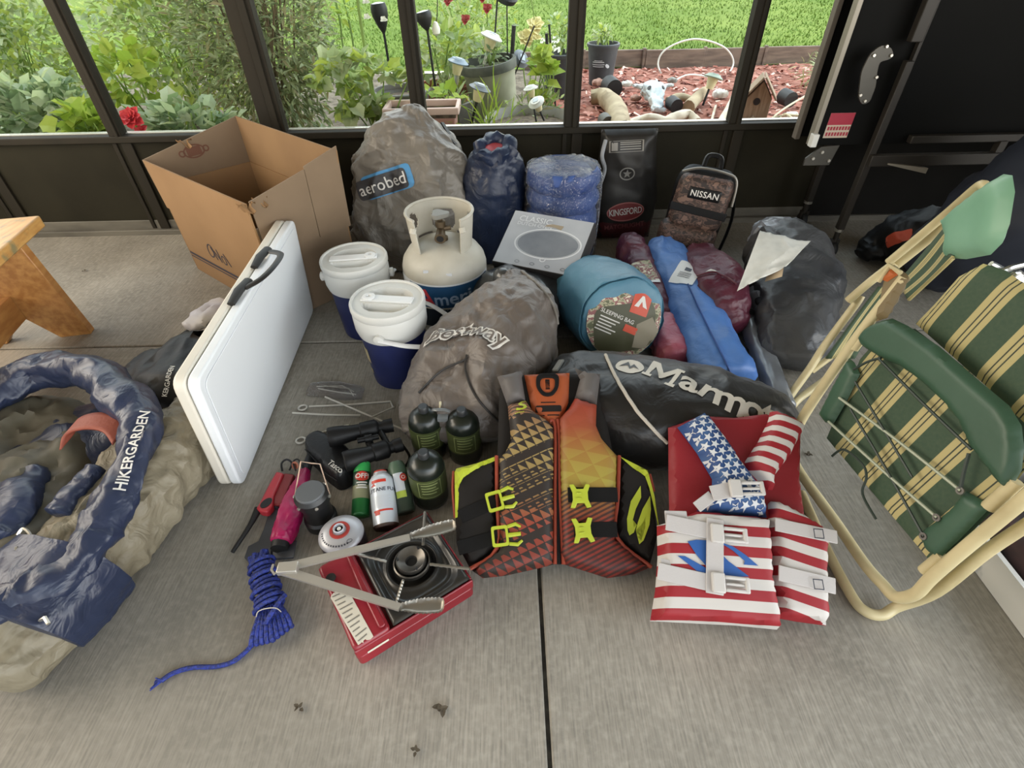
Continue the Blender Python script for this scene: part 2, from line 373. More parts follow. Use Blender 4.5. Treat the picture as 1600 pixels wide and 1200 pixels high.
def decal(name,sh,T,tree,m,parent,off=.0012,L=.02,up=.3,lab=None):
    """print a flat shape onto a real surface: T's x,y span the print, z points out of the surface"""
    v,f=sh; bm=bmesh.new(); vs=[bm.verts.new((x,y,0)) for x,y in v]
    for q in f:
        try: bm.faces.new([vs[i] for i in q])
        except ValueError: pass
    bmesh.ops.triangulate(bm,faces=bm.faces[:])
    for _ in range(6):
        es=[e for e in bm.edges if e.calc_length()>L]
        if not es: break
        bmesh.ops.subdivide_edges(bm,edges=es,cuts=1); bmesh.ops.triangulate(bm,faces=[q for q in bm.faces if len(q.verts)>3])
    M3=T.to_3x3(); zd=M3.col[2].normalized(); g=G(); pts=[];bad=set()
    for i,x in enumerate(bm.verts):
        x.index=i; p=T@x.co; h=tree.ray_cast(p+zd*up,-zd,up*2.5)
        if h[0] is None:
            bad.add(i); pts.append(p)
        else: pts.append(h[0]+zd*off)
    fs=[]
    for q in bm.faces:
        ii=[x.index for x in q.verts]
        if not any(i in bad for i in ii): fs.append(ii)
    fin=[]
    for ii in fs:
        a,b,d=[pts[i] for i in ii]; nn=(b-a).cross(d-a); fin.append(ii if nn.dot(zd)>0 else ii[::-1])
    bm.free()
    if not fin: print('decal misses',name); return None
    g.add(np.array([tuple(p) for p in pts]),fin); 
    return put(name,g,m,parent,lab=lab)
def hitpx(tree,px,py):
    d=Vector(ray(px,py)).normalized(); h=tree.ray_cast(Vector(CAMP),d); return h
def dpix(tree,pl,pr,n=None,up=None):
    """frame on a real surface between two of its points; returns frame and width"""
    a=hitpx(tree,*pl); b=hitpx(tree,*pr); mid=((pl[0]+pr[0])/2,(pl[1]+pr[1])/2); q=hitpx(tree,*mid)
    if a[0] is None or b[0] is None or q[0] is None: print('dpix miss',pl,pr); return Matrix.Identity(4),.1
    nn=Vector(n) if n is not None else (a[1]+b[1]+q[1]*2).normalized()
    if nn.dot(Vector(CAMP)-q[0])<0: nn=-nn
    return fr((a[0]+b[0])/2,nn,b[0]-a[0]),(b[0]-a[0]).length
# ================================================================== SETTING
WY=2.665; SILL=.485
def floor_col(N,L,bs,tc):
    n=NB(N,L); p=tc.outputs['Object']; a=n.noise(p,3.2,5); b=n.noise(p,60,4); st=n.noise(p,26,4,(9,.55,1)); s2=n.noise(p,1.1,3)
    base=n.mix(n.ramp(a,[(.3,'#000000'),(.72,'#ffffff')]),'#a8a195','#857f74')
    base=n.mix(n.m('MULTIPLY',n.ramp(st,[(.35,'#000000'),(.7,'#ffffff')]),.6),base,'#66625a')
    base=n.mix(n.m('MULTIPLY',n.ramp(b,[(.45,'#000000'),(.75,'#ffffff')]),.35),base,'#b7b0a3')
    base=n.mix(n.m('MULTIPLY',n.ramp(s2,[(.45,'#000000'),(.7,'#ffffff')]),.5),base,'#756f64')
    bp=N.new('ShaderNodeBump'); bp.inputs['Strength'].default_value=.35; bp.inputs['Distance'].default_value=.003
    L.new(n.m('ADD',st,n.m('MULTIPLY',b,.6)),bp.inputs['Height']); L.new(bp.outputs[0],bs.inputs['Normal']); return base
m_floor=nodemat('concrete',floor_col,.85)
m_joint=mat('joint_dirt','#2b2822',.95,n=(30,'#4a463d',.4,.6))
JX=.057; JY=1.65; JW=.0045
g=G()
for (x0,x1) in ((-3.2,JX-JW),(JX+JW,3.2)):
    for (y0,y1) in ((-1.6,JY-JW),(JY+JW,WY+.06)):
        g.box(((x0+x1)/2,(y0+y1)/2,-.05),(x1-x0,y1-y0,.1))
put('floor',g,m_floor,kind='structure',bev=.004)
g=G(); g.box((JX,.53,-.03),(JW*2.4,4.3,.044)); g.box((0,JY,-.03),(6.4,JW*2.4,.044)); put('trim_1',g,m_joint,kind='structure')
m_kick=mat('bronze_panel','#221f15',.75,spec=.2,n=(5,'#29261b',.35,.7))
m_frame=mat('bronze_aluminium','#2a251c',.65,spec=.25,n=(9,'#221f18',.35,.7,(1,1,.15)))
m_lip=mat('bare_aluminium_lip','#b9b6aa',.35,metal=.6)
m_base=mat('grey_base_channel','#6e6a60',.6,n=(12,'#56524a',.4,.65,(.3,1,1)))
g=G(); g.box((0,WY+.03,SILL/2-.01),(6.4,.04,SILL-.02)); put('wall_back',g,m_kick,kind='structure')
g=G(); g.box((0,WY+.02,SILL-.012),(6.4,.075,.03)); put('trim_2',g,m_frame,kind='structure',bev=.004)
g=G(); g.box((0,WY+.045,SILL+.004),(6.4,.03,.005)); put('trim_3',g,m_lip,kind='structure')
g=G(); g.box((0,WY-.006,.012),(6.4,.03,.03)); g.box((0,WY+.012,.045),(6.4,.01,.05)); put('baseboard_back',g,m_base,kind='structure',bev=.003)
posts=[(-2.56,.06),(-1.845,.06),(-1.095,.11),(-.405,.066),(.306,.07),(1.077,.058),(1.80,.06),(2.52,.06)]
k=4
for x,wd in posts:
    g=G(); g.box((x,WY+.02,SILL+.95),(wd,.055,1.9)); g.box((x+wd*.18,WY-.012,SILL+.95),(wd*.3,.012,1.9))
    g.box((x+.03,WY+.004,SILL/2),(.05,.016,SILL-.03)); g.box((x-.03,WY+.006,SILL/2),(.02,.01,SILL-.03))
    put('trim_%d'%k,g,m_frame,kind='structure',bev=.003); k+=1
m_glass=bpy.data.materials.new('window_pane'); m_glass.use_nodes=True
t=m_glass.node_tree; t.nodes.clear(); o_=t.nodes.new('ShaderNodeOutputMaterial'); mx=t.nodes.new('ShaderNodeMixShader'); tr=t.nodes.new('ShaderNodeBsdfTransparent'); gl=t.nodes.new('ShaderNodeBsdfGlossy')
tr.inputs[0].default_value=(.95,.96,.94,1); gl.inputs['Roughness'].default_value=.05; gl.inputs[0].default_value=(.6,.6,.6,1)
fz=t.nodes.new('ShaderNodeFresnel'); fz.inputs[0].default_value=1.12; t.links.new(fz.outputs[0],mx.inputs[0]); t.links.new(tr.outputs[0],mx.inputs[1]); t.links.new(gl.outputs[0],mx.inputs[2]); t.links.new(mx.outputs[0],o_.inputs[0])
for i in range(len(posts)-1):
    x0=posts[i][0]+posts[i][1]/2; x1=posts[i+1][0]-posts[i+1][1]/2
    g=G(); g.box(((x0+x1)/2,WY+.03,SILL+.95),(x1-x0,.004,1.88)); put('window_%d'%(i+1),g,m_glass,kind='structure')
m_ceil=mat('porch_ceiling','#8f887a',.8,n=(4,'#7f796d',.3,.7))
g=G(); g.box((0,.75,2.42),(6.8,5.2,.08)); put('ceiling',g,m_ceil,kind='structure')
g=G(); g.box((0,WY+.02,2.36),(6.4,.07,.06)); put('trim_20',g,m_frame,kind='structure')
g=G(); g.box((-3.22,.5,.24),(.06,4.4,.48)); 
put('wall_left',g,m_kick,kind='structure')
for j,y in enumerate((-1.4,0,1.35,2.6)):
    g=G(); g.box((-3.22,y,1.43),(.06,.08,1.9)); put('trim_%d'%(21+j),g,m_frame,kind='structure')
m_dark=mat('dark_wall','#151413',.85,spec=.15,n=(3,'#1b1a18',.3,.7))
g=G(); g.box((3.0,2.0,1.2),(.08,1.5,2.4)); put('wall_right',g,m_dark,kind='structure')
g=G(); g.box((2.25,WY+.004,.24),(1.4,.02,.44)); put('trim_30',g,m_dark,kind='structure')
# ================================================================== OUTDOORS
GZ=.10
def lawn_col(N,L,bs,tc):
    n=NB(N,L); p=tc.outputs['Object']; a=n.noise(p,1.6,4); b=n.noise(p,22,4,(1,2.2,1)); d=n.noise(p,.35,2)
    s=n.mix(n.ramp(b,[(.3,'#000000'),(.7,'#ffffff')]),'#465c22','#73883b'); s=n.mix(n.m('MULTIPLY',n.ramp(a,[(.4,'#000000'),(.65,'#ffffff')]),.5),s,'#7e8f44')
    s=n.mix(n.m('MULTIPLY',n.ramp(d,[(.45,'#000000'),(.6,'#ffffff')]),.3),s,'#8d984e')
    bp=N.new('ShaderNodeBump'); bp.inputs['Strength'].default_value=.8; bp.inputs['Distance'].default_value=.02; L.new(b,bp.inputs['Height']); L.new(bp.outputs[0],bs.inputs['Normal']); return s
m_lawn=nodemat('lawn',lawn_col,.9,spec=.1)
EDGE=6.3
g=G(); g.box((0,45,GZ-.06),(120,80-2*(EDGE-5),.1)) if False else g.add([(-60,EDGE-.06,GZ-.01),(60,EDGE-.06,GZ-.01),(60,90,GZ-.01),(-60,90,GZ-.01)],[(0,1,2,3)])
put('lawn_ground',g,m_lawn,kind='structure')
# grass blades standing on the lawn, one mass
m_blade=mat('grass_blade','#58742b',.7,n=(3,'#768a3f',.35,.65),spec=.2)
nb=26000; u=RNG.random(nb); y=EDGE+.05+u**1.6*7; x=(RNG.random(nb)-.42)*1.35*y; 
h=.02+.022*RNG.random(nb); an=RNG.random(nb)*6.28; wd=.004+.0007*y; v=np.zeros((nb*3,3)); lean=(RNG.random((nb,2))-.5)*.05
v[0::3]=np.stack([x-np.cos(an)*wd,y-np.sin(an)*wd,np.full(nb,GZ-.012)],1); v[1::3]=np.stack([x+np.cos(an)*wd,y+np.sin(an)*wd,np.full(nb,GZ-.012)],1)
v[2::3]=np.stack([x+lean[:,0],y+lean[:,1],GZ-.01+h],1); g=G(); g.add(v,[(3*i,3*i+1,3*i+2) for i in range(nb)]); put('lawn_grass',g,m_blade,kind='stuff',lab='short sunlit green grass of the lawn beyond the garden bed',cat='grass',flat=True)
def soil_col(N,L,bs,tc):
    n=NB(N,L); p=tc.outputs['Object']; a=n.noise(p,9,5); b=n.noise(p,45,3)
    s=n.mix(n.ramp(a,[(.35,'#000000'),(.65,'#ffffff')]),'#4e463c','#7d7264'); return n.mix(n.m('MULTIPLY',n.ramp(b,[(.5,'#000000'),(.7,'#ffffff')]),.5),s,'#9b9080')
m_soil=nodemat('garden_soil',soil_col,.95,spec=.1)
def gh(x,y): return GZ-.02+.03*vn(np.stack([x*1.3,y*1.3,0*x],1),3)+.012*vn(np.stack([x*6,y*6,0*x],1),4)
g=G(); g.grid(lambda U,V:np.stack([-7+14*U,WY+.1+(EDGE-WY-.1)*V,gh(-7+14*U,WY+.1+(EDGE-WY-.1)*V)],1),120,40); put('garden_soil',g,m_soil,kind='structure')
# red bark mulch, right half of the bed
m_mul=mat('red_mulch_base','#7d4c40',.95,n=(14,'#a87a6c',.35,.65),spec=.1)
g=G(); g.grid(lambda U,V:np.stack([.35+4*U+.2*np.sin(9*V),WY+.15+(EDGE-.1-WY-.15)*V,gh(.35+4*U,WY+.15+(EDGE-.1-WY-.15)*V)+.022],1),80,40)
put('mulch_bed',g,m_mul,kind='structure')
m_chip=[mat('bark_chip_red','#9c5a4a',.9),mat('bark_chip_pink','#c08a7c',.9),mat('bark_chip_dark','#5a2a22',.9),mat('bark_chip_pale','#d9b9ab',.9)]
g=G(); n=2600; 
for i in range(n):
    y=WY+.2+(EDGE-WY-.35)*random.random(); x=.4+random.random()*(2.7); z=float(gh(np.array([x]),np.array([y]))[0])+.03; a=random.random()*6.3; l=.012+.02*random.random(); ww=l*(.3+.4*random.random()); t=random.uniform(-.5,.5)
    ca,sa=math.cos(a),math.sin(a); q=[(-l,-ww,-t*l),(l,-ww*.7,t*l),(l*.9,ww,t*l+.004),(-l*.8,ww*.9,-t*l+.006)]
    g.add([(x+ca*p-sa*r,y+sa*p+ca*r,z+s) for p,r,s in q],[(0,1,2,3)],None,random.choice((0,0,0,1,1,2,3)))
put('mulch_chips',g,m_chip,kind='stuff',lab='red bark chips strewn over the bed beyond the right window panes',cat='mulch',flat=True)
m_edge=mat('edging_brown','#7d6a5c',.8,n=(8,'#5f5046',.35,.65,(.6,1,4)))
g=G(); 
for i in range(9):
    x0=.2+i*.62; g.box((x0+.3,EDGE-.04+.02*math.sin(i*2.1),GZ+.055),(.6,.04,.17)); g.box((x0+.605,EDGE-.045,GZ+.06),(.03,.05,.19))
put('garden_edging',g,m_edge,lab='brown board edging between the red mulch and the lawn',cat='edging',bev=.004)
# ---- plants
def leafmesh(g,ctr,nrm,axis,l,wd,kind=0,m=0,droop=.25):
    """one leaf, folded along its midrib; kind 0 lance, 1 round lobed"""
    ax=Vector(axis).normalized(); nz=Vector(nrm); nz=(nz-ax*nz.dot(ax)); nz=nz.normalized() if nz.length>1e-6 else ax.orthogonal().normalized(); sd=ax.cross(nz); c0=Vector(ctr)
    if kind==0: q=[(0,0),(.35,.5),(.75,.32),(1,0),(.75,-.32),(.35,-.5)]; md=[(.5,0)]
    else: q=[(0,.08),(-.08,.42),(.22,.5),(.38,.95*.5),(.55,.52),(.72,.3),(1,.0),(.72,-.3),(.55,-.52),(.38,-.95*.5),(.22,-.5),(-.08,-.42),(0,-.08)]; md=[(.4,0)]
    pts=[c0+ax*(a*l)+sd*(b*wd)+nz*(abs(b)*wd*.35-droop*l*a*a) for a,b in q+md]; k=len(q)
    g.add([tuple(p) for p in pts],[(i,(i+1)%k,k) for i in range(k)],None,m)
def bush(g,ctr,rad,n,l,wd,kind=0,mats=2,up=.3,shell=.55,seed=0,zmin=None):
    r=random.Random(seed); ctr=np.array(ctr); rad=np.array(rad)
    for i in range(n):
        d=np.array([r.gauss(0,1),r.gauss(0,1),r.gauss(0,1)]); d/=np.linalg.norm(d); q=shell+(1-shell)*r.random(); q=q if r.random()<.8 else r.random()
        lump=1+.22*math.sin(d[0]*7+seed)*math.cos(d[2]*6+seed*2); p=ctr+d*rad*q*lump
        if zmin is not None and p[2]<zmin: p[2]=zmin+r.random()*.05
        ax=d+np.array([r.gauss(0,.6),r.gauss(0,.6),r.gauss(0,.6)+up]); nn=np.array([r.gauss(0,.5),r.gauss(0,.5)-.2,1.2]); s=r.uniform(.65,1.25)
        leafmesh(g,p,nn,ax,l*s,wd*s,kind,r.randrange(mats))
def stems(g,base,tips,r=.006,n=5):
    for t in tips:
        b=np.array(base); t=np.array(t); mid=(b+t)/2+np.array([random.uniform(-.05,.05),random.uniform(-.05,.05),.05]); g.tube([b,mid,t],[r,r*.6],n,smooth=4)
def rgb8(r,g_,b_): return tuple((x/255/12.92 if x<=10 else ((x/255+.055)/1.055)**2.4) for x in (r,g_,b_))
def leafmats(nm,cols): return [mat('leaf_%s_%d'%(nm,i),rgb8(*q),.62,spec=.25) for i,q in enumerate(cols)]
mL={'sage':leafmats('sage',[(176,188,156),(148,158,124),(112,124,90),(154,148,118)]),
    'holly':leafmats('holly',[(176,190,100),(146,166,98),(164,180,146),(190,199,162)]),
    'blue':leafmats('blue',[(168,184,160),(130,152,122),(186,197,174)]),
    'bright':leafmats('bright',[(165,181,85),(140,165,72)])}
m_stem=mat('plant_stem','#7f9a4f',.7); m_stemd=mat('woody_stem','#6a5a44',.8)
for _l in mL.values():
    for _m in _l: translucent(_m)
def plant(name,lab,cat,ctr,rad,n,l,wd,kind,pal,base=None,seed=0,group=None,up=.3,shell=.55,nst=7,stem=m_stem,sr=.006):
    base=base or (ctr[0],ctr[1],GZ-.03); t=thing(name,lab,cat,base,group); g=G(); bush(g,ctr,rad,n,l,wd,kind,len(mL[pal]),up,shell,seed,GZ); put('foliage',g,mL[pal],t,flat=True)
    g=G(); r=random.Random(seed); tips=[(ctr[0]+rad[0]*.6*r.uniform(-1,1),ctr[1]+rad[1]*.6*r.uniform(-1,1),ctr[2]+rad[2]*r.uniform(.1,.8)) for _ in range(nst)]; stems(g,base,tips,sr); put('stem',g,stem,t); return t
def at(px,py,y): return tuple(PY(px,py,y))
# the big grey-green shrub behind the cardboard box
a=at(405,60,3.75); plant('shrub','large feathery grey green shrub filling the panes behind the cardboard box','shrub',(a[0],a[1],.78),(.46,.34,.72),6500,.066,.018,0,'sage',seed=3,nst=26,stem=m_stemd,sr=.008)
a=at(285,70,4.45); plant('shrub','loose yellow green bush between the leftmost posts, left of the big grey shrub','shrub',(a[0],a[1],.72),(.56,.3,.66),3400,.06,.034,0,'holly',seed=5,nst=16)
a=at(60,80,4.7); plant('shrub','tall sunlit bush filling the corner pane above the low rounded leaves','shrub',(a[0]-.2,a[1],.68),(.7,.4,.66),3800,.065,.038,0,'holly',seed=6,nst=16)
a=at(62,160,3.25); plant('leafy_plant','low mound of rounded grey green leaves at the left window corner','plant',(a[0],a[1],.43),(.36,.13,.2),560,.065,.062,1,'blue',seed=8,up=.5,nst=12)
a=at(130,182,2.93); plant('leafy_plant','bright lobed yellow green leaves in front of the first post','plant',(a[0],a[1],.45),(.15,.07,.12),110,.07,.075,1,'bright',seed=9,up=.4,nst=8)
a=at(268,165,3.0); plant('leafy_plant','broad pale leaves low beside the red hollyhock bloom','plant',(a[0]+.05,a[1],.42),(.28,.09,.14),220,.068,.06,1,'blue',seed=10,up=.5,nst=9)
a=at(215,138,3.38); plant('leafy_plant','yellow green lobed leaves above the red hollyhock bloom','plant',(a[0],a[1],.62),(.24,.1,.18),110,.062,.065,1,'bright',seed=12,up=.3,nst=7)
def bloom(g,ctr,r,m=0,n=14,seed=0,nrm=(0,-.6,.6)):
    rr=random.Random(seed); nz=Vector(nrm).normalized(); t1=nz.orthogonal().normalized(); t2=nz.cross(t1)
    for i in range(n):
        a=i*2.4; q=r*(.25+.75*(i/n)); ax=(t1*math.cos(a)+t2*math.sin(a))*.8+nz*(.9-.8*i/n); leafmesh(g,Vector(ctr)+nz*r*.3*(1-i/n),nz,ax,q,q*.9,0,m,.05)
m_red=mat('petal_red','#c8323c',.6); m_cream=mat('petal_cream','#efe3a4',.6); m_white=mat('petal_white','#eeeee2',.6); m_dred=mat('petal_dark_red','#a33a34',.6)
a=at(207,187,2.86); t=thing('hollyhock','red hollyhock bloom on its stem low beside the first post','flower',(a[0],a[1],GZ-.02)); g=G(); bloom(g,a,.075,0,24,1); bloom(g,(a[0]+.015,a[1],a[2]-.06),.05,0,14,2); put('bloom',g,m_red,t,flat=True); g=G(); g.tube([(a[0],a[1],GZ-.02),(a[0]+.01,a[1]+.02,.3),a],.006,6,smooth=4); put('stem',g,m_stem,t)
# hollyhock in front of the middle-left pane
a=at(560,140,3.35); t=thing('hollyhock','tall hollyhock with pale lobed leaves in the pane left of the grey bag','plant',(a[0]+.1,a[1],GZ-.02))
g=G(); 
for (px,py,s,n,pal) in ((520,100,.13,26,0),(555,130,.16,34,2),(600,115,.12,22,1),(640,118,.09,16,0),(545,170,.17,40,2),(590,165,.14,30,1),(500,125,.1,16,2),(565,95,.1,18,3)):
    q=at(px,py,3.3+random.uniform(-.08,.1)); s*=.72; bush(g,q,(s,s*.7,s*.55),int(n*1.25),.065,.065,1,4,.2,.3,px,GZ)
put('foliage',g,mL['holly'],t,flat=True)
g=G(); b0=at(590,185,3.3); g.tube([(b0[0],b0[1],GZ-.02),at(578,120,3.3),at(568,60,3.3),at(556,-20,3.3)],[.014,.008],7,smooth=5); stems(g,(b0[0],b0[1],GZ),[at(520,100,3.3),at(640,118,3.3),at(545,165,3.3),at(600,110,3.35)],.006); put('stem',g,m_stem,t)
g=G(); 
for i,(px,py) in enumerate(((574,28),(572,4),(600,32))): bloom(g,at(px,py,3.28),.026,0,12,i)
put('bloom',g,m_white,t,flat=True)
for i,(x0,y0,x1,y1,lab) in enumerate(((537,80,522,-10,'thin leggy flower stalk against the lawn, left of the hollyhock'),(556,95,535,-10,'bare flower stalk standing close beside the hollyhock stem'))):
    q=at(x0,y0,4.4); t=thing('flower_stalk',lab,'plant',(q[0],q[1],GZ-.02)); g=G(); g.tube([(q[0],q[1],GZ-.02),q,at((x0+x1)/2+2,(y0+y1)/2,4.4),at(x1,y1,4.4)],.007,6,smooth=3); put('stem',g,m_stem,t); g=G(); bush(g,at(x1+6,y1+30,4.4),(.08,.06,.12),14,.06,.03,0,2,.3,.3,i); put('foliage',g,mL['bright'],t,flat=True)
# pots
m_terra=mat('terracotta','#a4614b',.8,n=(9,'#8b4f3d',.35,.65)); m_pink=mat('pink_plastic','#b98a80',.6); m_pinkrim=mat('pale_pink_rim','#d8bcb2',.55); m_psoil=mat('potting_soil','#4b3f34',.95,n=(30,'#6f6252',.4,.6))
m_blackpot=mat('black_plastic','#33363a',.5,n=(7,'#44474b',.4,.65)); m_white_p=mat('white_print','#c9ccd0',.6)
def pot(name,lab,c_,r0,r1,h,m,rim=.02,mr=None,group=None,tilt=(0,0,1)):
    t=thing(name,lab,'pot',c_,group); T=fr(c_,tilt); g=G(); g.lathe([(r0*.3,.004),(r0,0),(r1,h-rim),(r1*.96,h-rim),(r1*.9,h*.86),(r1*.5,h*.85)],36,T); put('body',g,m,t)
    g=G(); g.lathe([(r1,h-rim),(r1*1.08,h-rim),(r1*1.09,h-rim*.2),(r1*1.06,h),(r1*.97,h),(r1*.95,h-rim)],36,T,cap=False); put('rim',g,mr or m,t)
    g=G(); g.lathe([(r1*.93,h*.86),(r1*.6,h*.88),(0.0001,h*.89)],28,T); put('soil',g,m_psoil,t); return t
q=at(692,150,4.3); t=pot('flower_pot','round terracotta pot behind the pink window planter','%s'%'' or (q[0],q[1],GZ-.02),.15,.19,.27,m_terra,.05)
a=(q[0],q[1],GZ+.5); plant('potted_plant','leafy plant growing in the terracotta pot','plant',(a[0]+.05,a[1],.55),(.26,.2,.2),240,.085,.05,0,'holly',(q[0],q[1],GZ+.22),14)
# blanket flowers
a=at(735,45,4.7); t=thing('flowering_plant','bushy plant with small red blossoms behind the big pale pot','plant',(a[0],a[1],GZ-.02)); g=G(); bush(g,(a[0],a[1],.62),(.33,.25,.5),1100,.06,.022,0,4,.4,.4,21,GZ); put('foliage',g,mL['holly'],t,flat=True)
g=G(); 
for i,(px,py) in enumerate(((727,32),(761,15),(700,3),(754,-2))): bloom(g,at(px,py,4.45),.05,0,14,i)
put('bloom',g,m_dred,t,flat=True); g=G(); stems(g,(a[0],a[1],GZ-.02),[at(px,py,4.45) for px,py in ((727,34),(761,17),(700,5))],.006); put('stem',g,m_stem,t)
# pink rectangular planter
y0=3.12; A_=PY(600,172,y0); B_=PY(714,172,y0); zt=A_[2]; x0,x1=A_[0],B_[0]
t=thing('planter_box','long pink plastic planter just outside the pane above the grey bag','planter',((x0+x1)/2,y0+.09,GZ-.03)); g=G(); 
g.hexa([(x0+.03,y0+.03,GZ-.03),(x1-.03,y0+.03,GZ-.03),(x1-.03,y0+.16,GZ-.03),(x0+.03,y0+.16,GZ-.03)],[(x0+.012,y0+.01,zt-.03),(x1-.012,y0+.01,zt-.03),(x1-.012,y0+.18,zt-.03),(x0+.012,y0+.18,zt-.03)]); put('body',g,m_pink,t,bev=.008)
g=G(); 
for bx in (((x0+x1)/2,y0,x1-x0+.02,.022),((x0+x1)/2,y0+.19,x1-x0+.02,.022)): g.box((bx[0],bx[1],zt-.012),(bx[2],bx[3],.036))
for xx in (x0,x1): g.box((xx,y0+.095,zt-.012),(.022,.19,.036))
put('rim',g,m_pinkrim,t,bev=.006); g=G(); g.box(((x0+x1)/2,y0+.095,zt-.04),(x1-x0-.02,.17,.02)); put('soil',g,m_psoil,t)
m_slate=mat('dark_grey_plastic','#5c5a56',.7,n=(6,'#6d6a64',.4,.6))
a=at(628,150,3.75); t=pot('low_planter','low dark grey planter behind the left end of the pink planter',(a[0],a[1],GZ-.02),.15,.17,a[2]-GZ+.06,m_slate,.03)
a0=at(715,165,3.45); g=G(); b0=at(738,158,3.5); g.hexa([(a0[0],a0[1],GZ),(b0[0],b0[1],GZ),(b0[0],b0[1]+.04,GZ),(a0[0],a0[1]+.04,GZ)],[(a0[0],a0[1],a0[2]-.01),(b0[0],b0[1],a0[2]+.01),(b0[0],b0[1]+.04,a0[2]+.01),(a0[0],a0[1]+.04,a0[2]-.01)])
put('garden_board',g,m_slate,lab='weathered grey board on edge behind the pink planter',cat='board',bev=.004)
# big pale tub
m_tub=mat('pale_tub','#a9aa95',.75,n=(5,'#8b8d79',.35,.65)); m_tubrim=mat('tub_dark_rim','#4d5049',.7,n=(9,'#62645b',.4,.6))
a=at(777,172,4.15); tub=pot('garden_tub','big pale tub with a dark rim, leaning in the middle of the bed','' or (a[0],a[1],GZ-.03),.15,.178,.46,m_tub,.055,m_tubrim,tilt=(-.12,-.05,1))
plant('trailing_plant','sparse grey green seedlings growing in the big pale tub','plant',(a[0]-.05,a[1],GZ+.47),(.12,.09,.07),90,.05,.022,0,'blue',(a[0]-.04,a[1],GZ+.39),31,nst=8)
# black nursery pot on the lawn edge
q=P(938,128,GZ); t=pot('nursery_pot','black plastic nursery pot at the lawn edge right of the centre post',(q[0],q[1],GZ-.02),.105,.135,.33,m_blackpot,.025); Tq=bvh(*[o for o in t.children if o.name.startswith('body')])
T_,W_=dpix(Tq,(925,97),(946,98)); decal('printed_mark',shapes(rect(-W_*.3,.012,W_*.3,.018),rect(-W_*.42,.0,W_*.42,.007),rect(-W_*.45,-.018,W_*.45,-.012),rect(-W_*.4,-.034,W_*.4,-.028),off2((np.array(ellipse(.012,.02,12)),[tuple(range(12))]),W_*.62,-.03,.6)),T_,Tq,m_white_p,t)
plant('potted_plant','small green plant in the black nursery pot','plant',(q[0],q[1],GZ+.37),(.09,.09,.06),110,.05,.02,0,'holly',(q[0],q[1],GZ+.27),33,nst=6)
q=P(868,130,GZ); t=pot('nursery_pot','dark nursery pot half hidden behind the centre post',(q[0],q[1]-.4,GZ-.02),.12,.15,.33,m_blackpot,.025)
a=(q[0],q[1]-.4,.55); plant('potted_plant','pale flowering plant in the dark pot behind the centre post','plant',(a[0],a[1],.53),(.16,.12,.13),160,.05,.03,0,'holly',(a[0],a[1],GZ+.27),35)
m_grey_pl=mat('grey_plastic_planter',(.42,.41,.38),.7,n=(6,'#98958c',.4,.6))
a=at(838,190,3.45); t=thing('low_planter','wide low grey planter at the foot of the centre post','planter',(a[0],a[1],GZ-.03)); g=G()
g.lathe([(.05,.01),(.22,0),(.28,.24),(.27,.255),(.262,.24),(.25,.2),(.1,.2)],36,fr((a[0]-.04,a[1]+.06,GZ-.03))); put('body',g,m_grey_pl,t); g=G(); g.lathe([(.255,.2),(.1,.215),(.0001,.22)],24,fr((a[0]-.04,a[1]+.06,GZ-.03))); put('soil',g,m_psoil,t)
g=G()
for k_ in range(6): g.box((.26*math.cos(-2.3+k_*.3),.26*math.sin(-2.3+k_*.3),.13),(.006,.035,.17),T=fr((a[0]-.04,a[1]+.06,GZ-.03)),rz=0)
put('slot',g,m_blackpot,t)
a=at(850,112,3.9); plant('leafy_plant','bright yellow green lobed plant beside the centre post','plant',(a[0],a[1],a[2]-.02),(.09,.08,.15),40,.075,.08,1,'bright',(a[0],a[1],GZ-.02),41)
a=at(836,42,4.6); t=thing('flowering_plant','cream yellow flower heads on thin stems left of the centre post','flower',(a[0],a[1],GZ-.02)); g=G(); bloom(g,a,.085,0,22,3); bloom(g,at(822,62,4.6),.09,0,22,4); bloom(g,at(838,60,4.55),.05,0,12,5); put('bloom',g,m_cream,t,flat=True); g=G(); stems(g,(a[0]-.03,a[1],GZ-.02),[a,at(822,64,4.6),at(838,62,4.55)],.006); g.tube([a,at(833,15,4.6),at(828,-15,4.6)],.004,5); put('stem',g,m_stem,t)
g=G(); 
t=thing('flowering_plant','cluster of tiny white blossoms behind the yellow flower heads','flower',(at(860,75,4.7)[0],4.7,GZ-.02))
for i in range(34): bloom(g,at(845+random.random()*28,58+random.random()*26,4.7+random.random()*.1),.02,0,6,i)
put('bloom',g,m_white,t,flat=True); q=at(858,80,4.7); g=G(); stems(g,(q[0],q[1],GZ-.02),[at(850,64,4.7),at(866,72,4.7),at(858,60,4.7)],.005); put('stem',g,m_stem,t)
a=at(770,185,3.3); t=plant('grass_tuft','arching grass tuft in front of the big pale tub','plant',(a[0],a[1],.27),(.12,.1,.16),70,.2,.008,0,'bright',seed=44,up=1.2,shell=.1,nst=4)
a=at(850,175,3.8); plant('weedy_plant','scraggly olive weeds between the tub and the grey planter','plant',(a[0]-.05,a[1],.25),(.25,.16,.14),260,.07,.018,0,'sage',seed=46,shell=.2)
a=at(722,122,3.95); plant('leafy_plant','dark narrow leaves between the terracotta pot and the big tub','plant',(a[0]-.06,a[1]-.05,.3),(.08,.07,.16),110,.12,.018,0,'sage',seed=47,up=.9,shell=.2)
a=at(670,150,3.5); plant('leafy_plant','yellow green sprig rising behind the pink planter','plant',(a[0]+.05,a[1],a[2]-.02),(.16,.06,.07),26,.07,.07,1,'bright',(a[0],a[1],GZ-.02),48)
a=at(505,175,3.4); plant('leafy_plant','small clump of pale leaves on the bare soil left of the hollyhock','plant',(a[0],a[1],.2),(.1,.1,.07),40,.07,.05,0,'blue',seed=49)
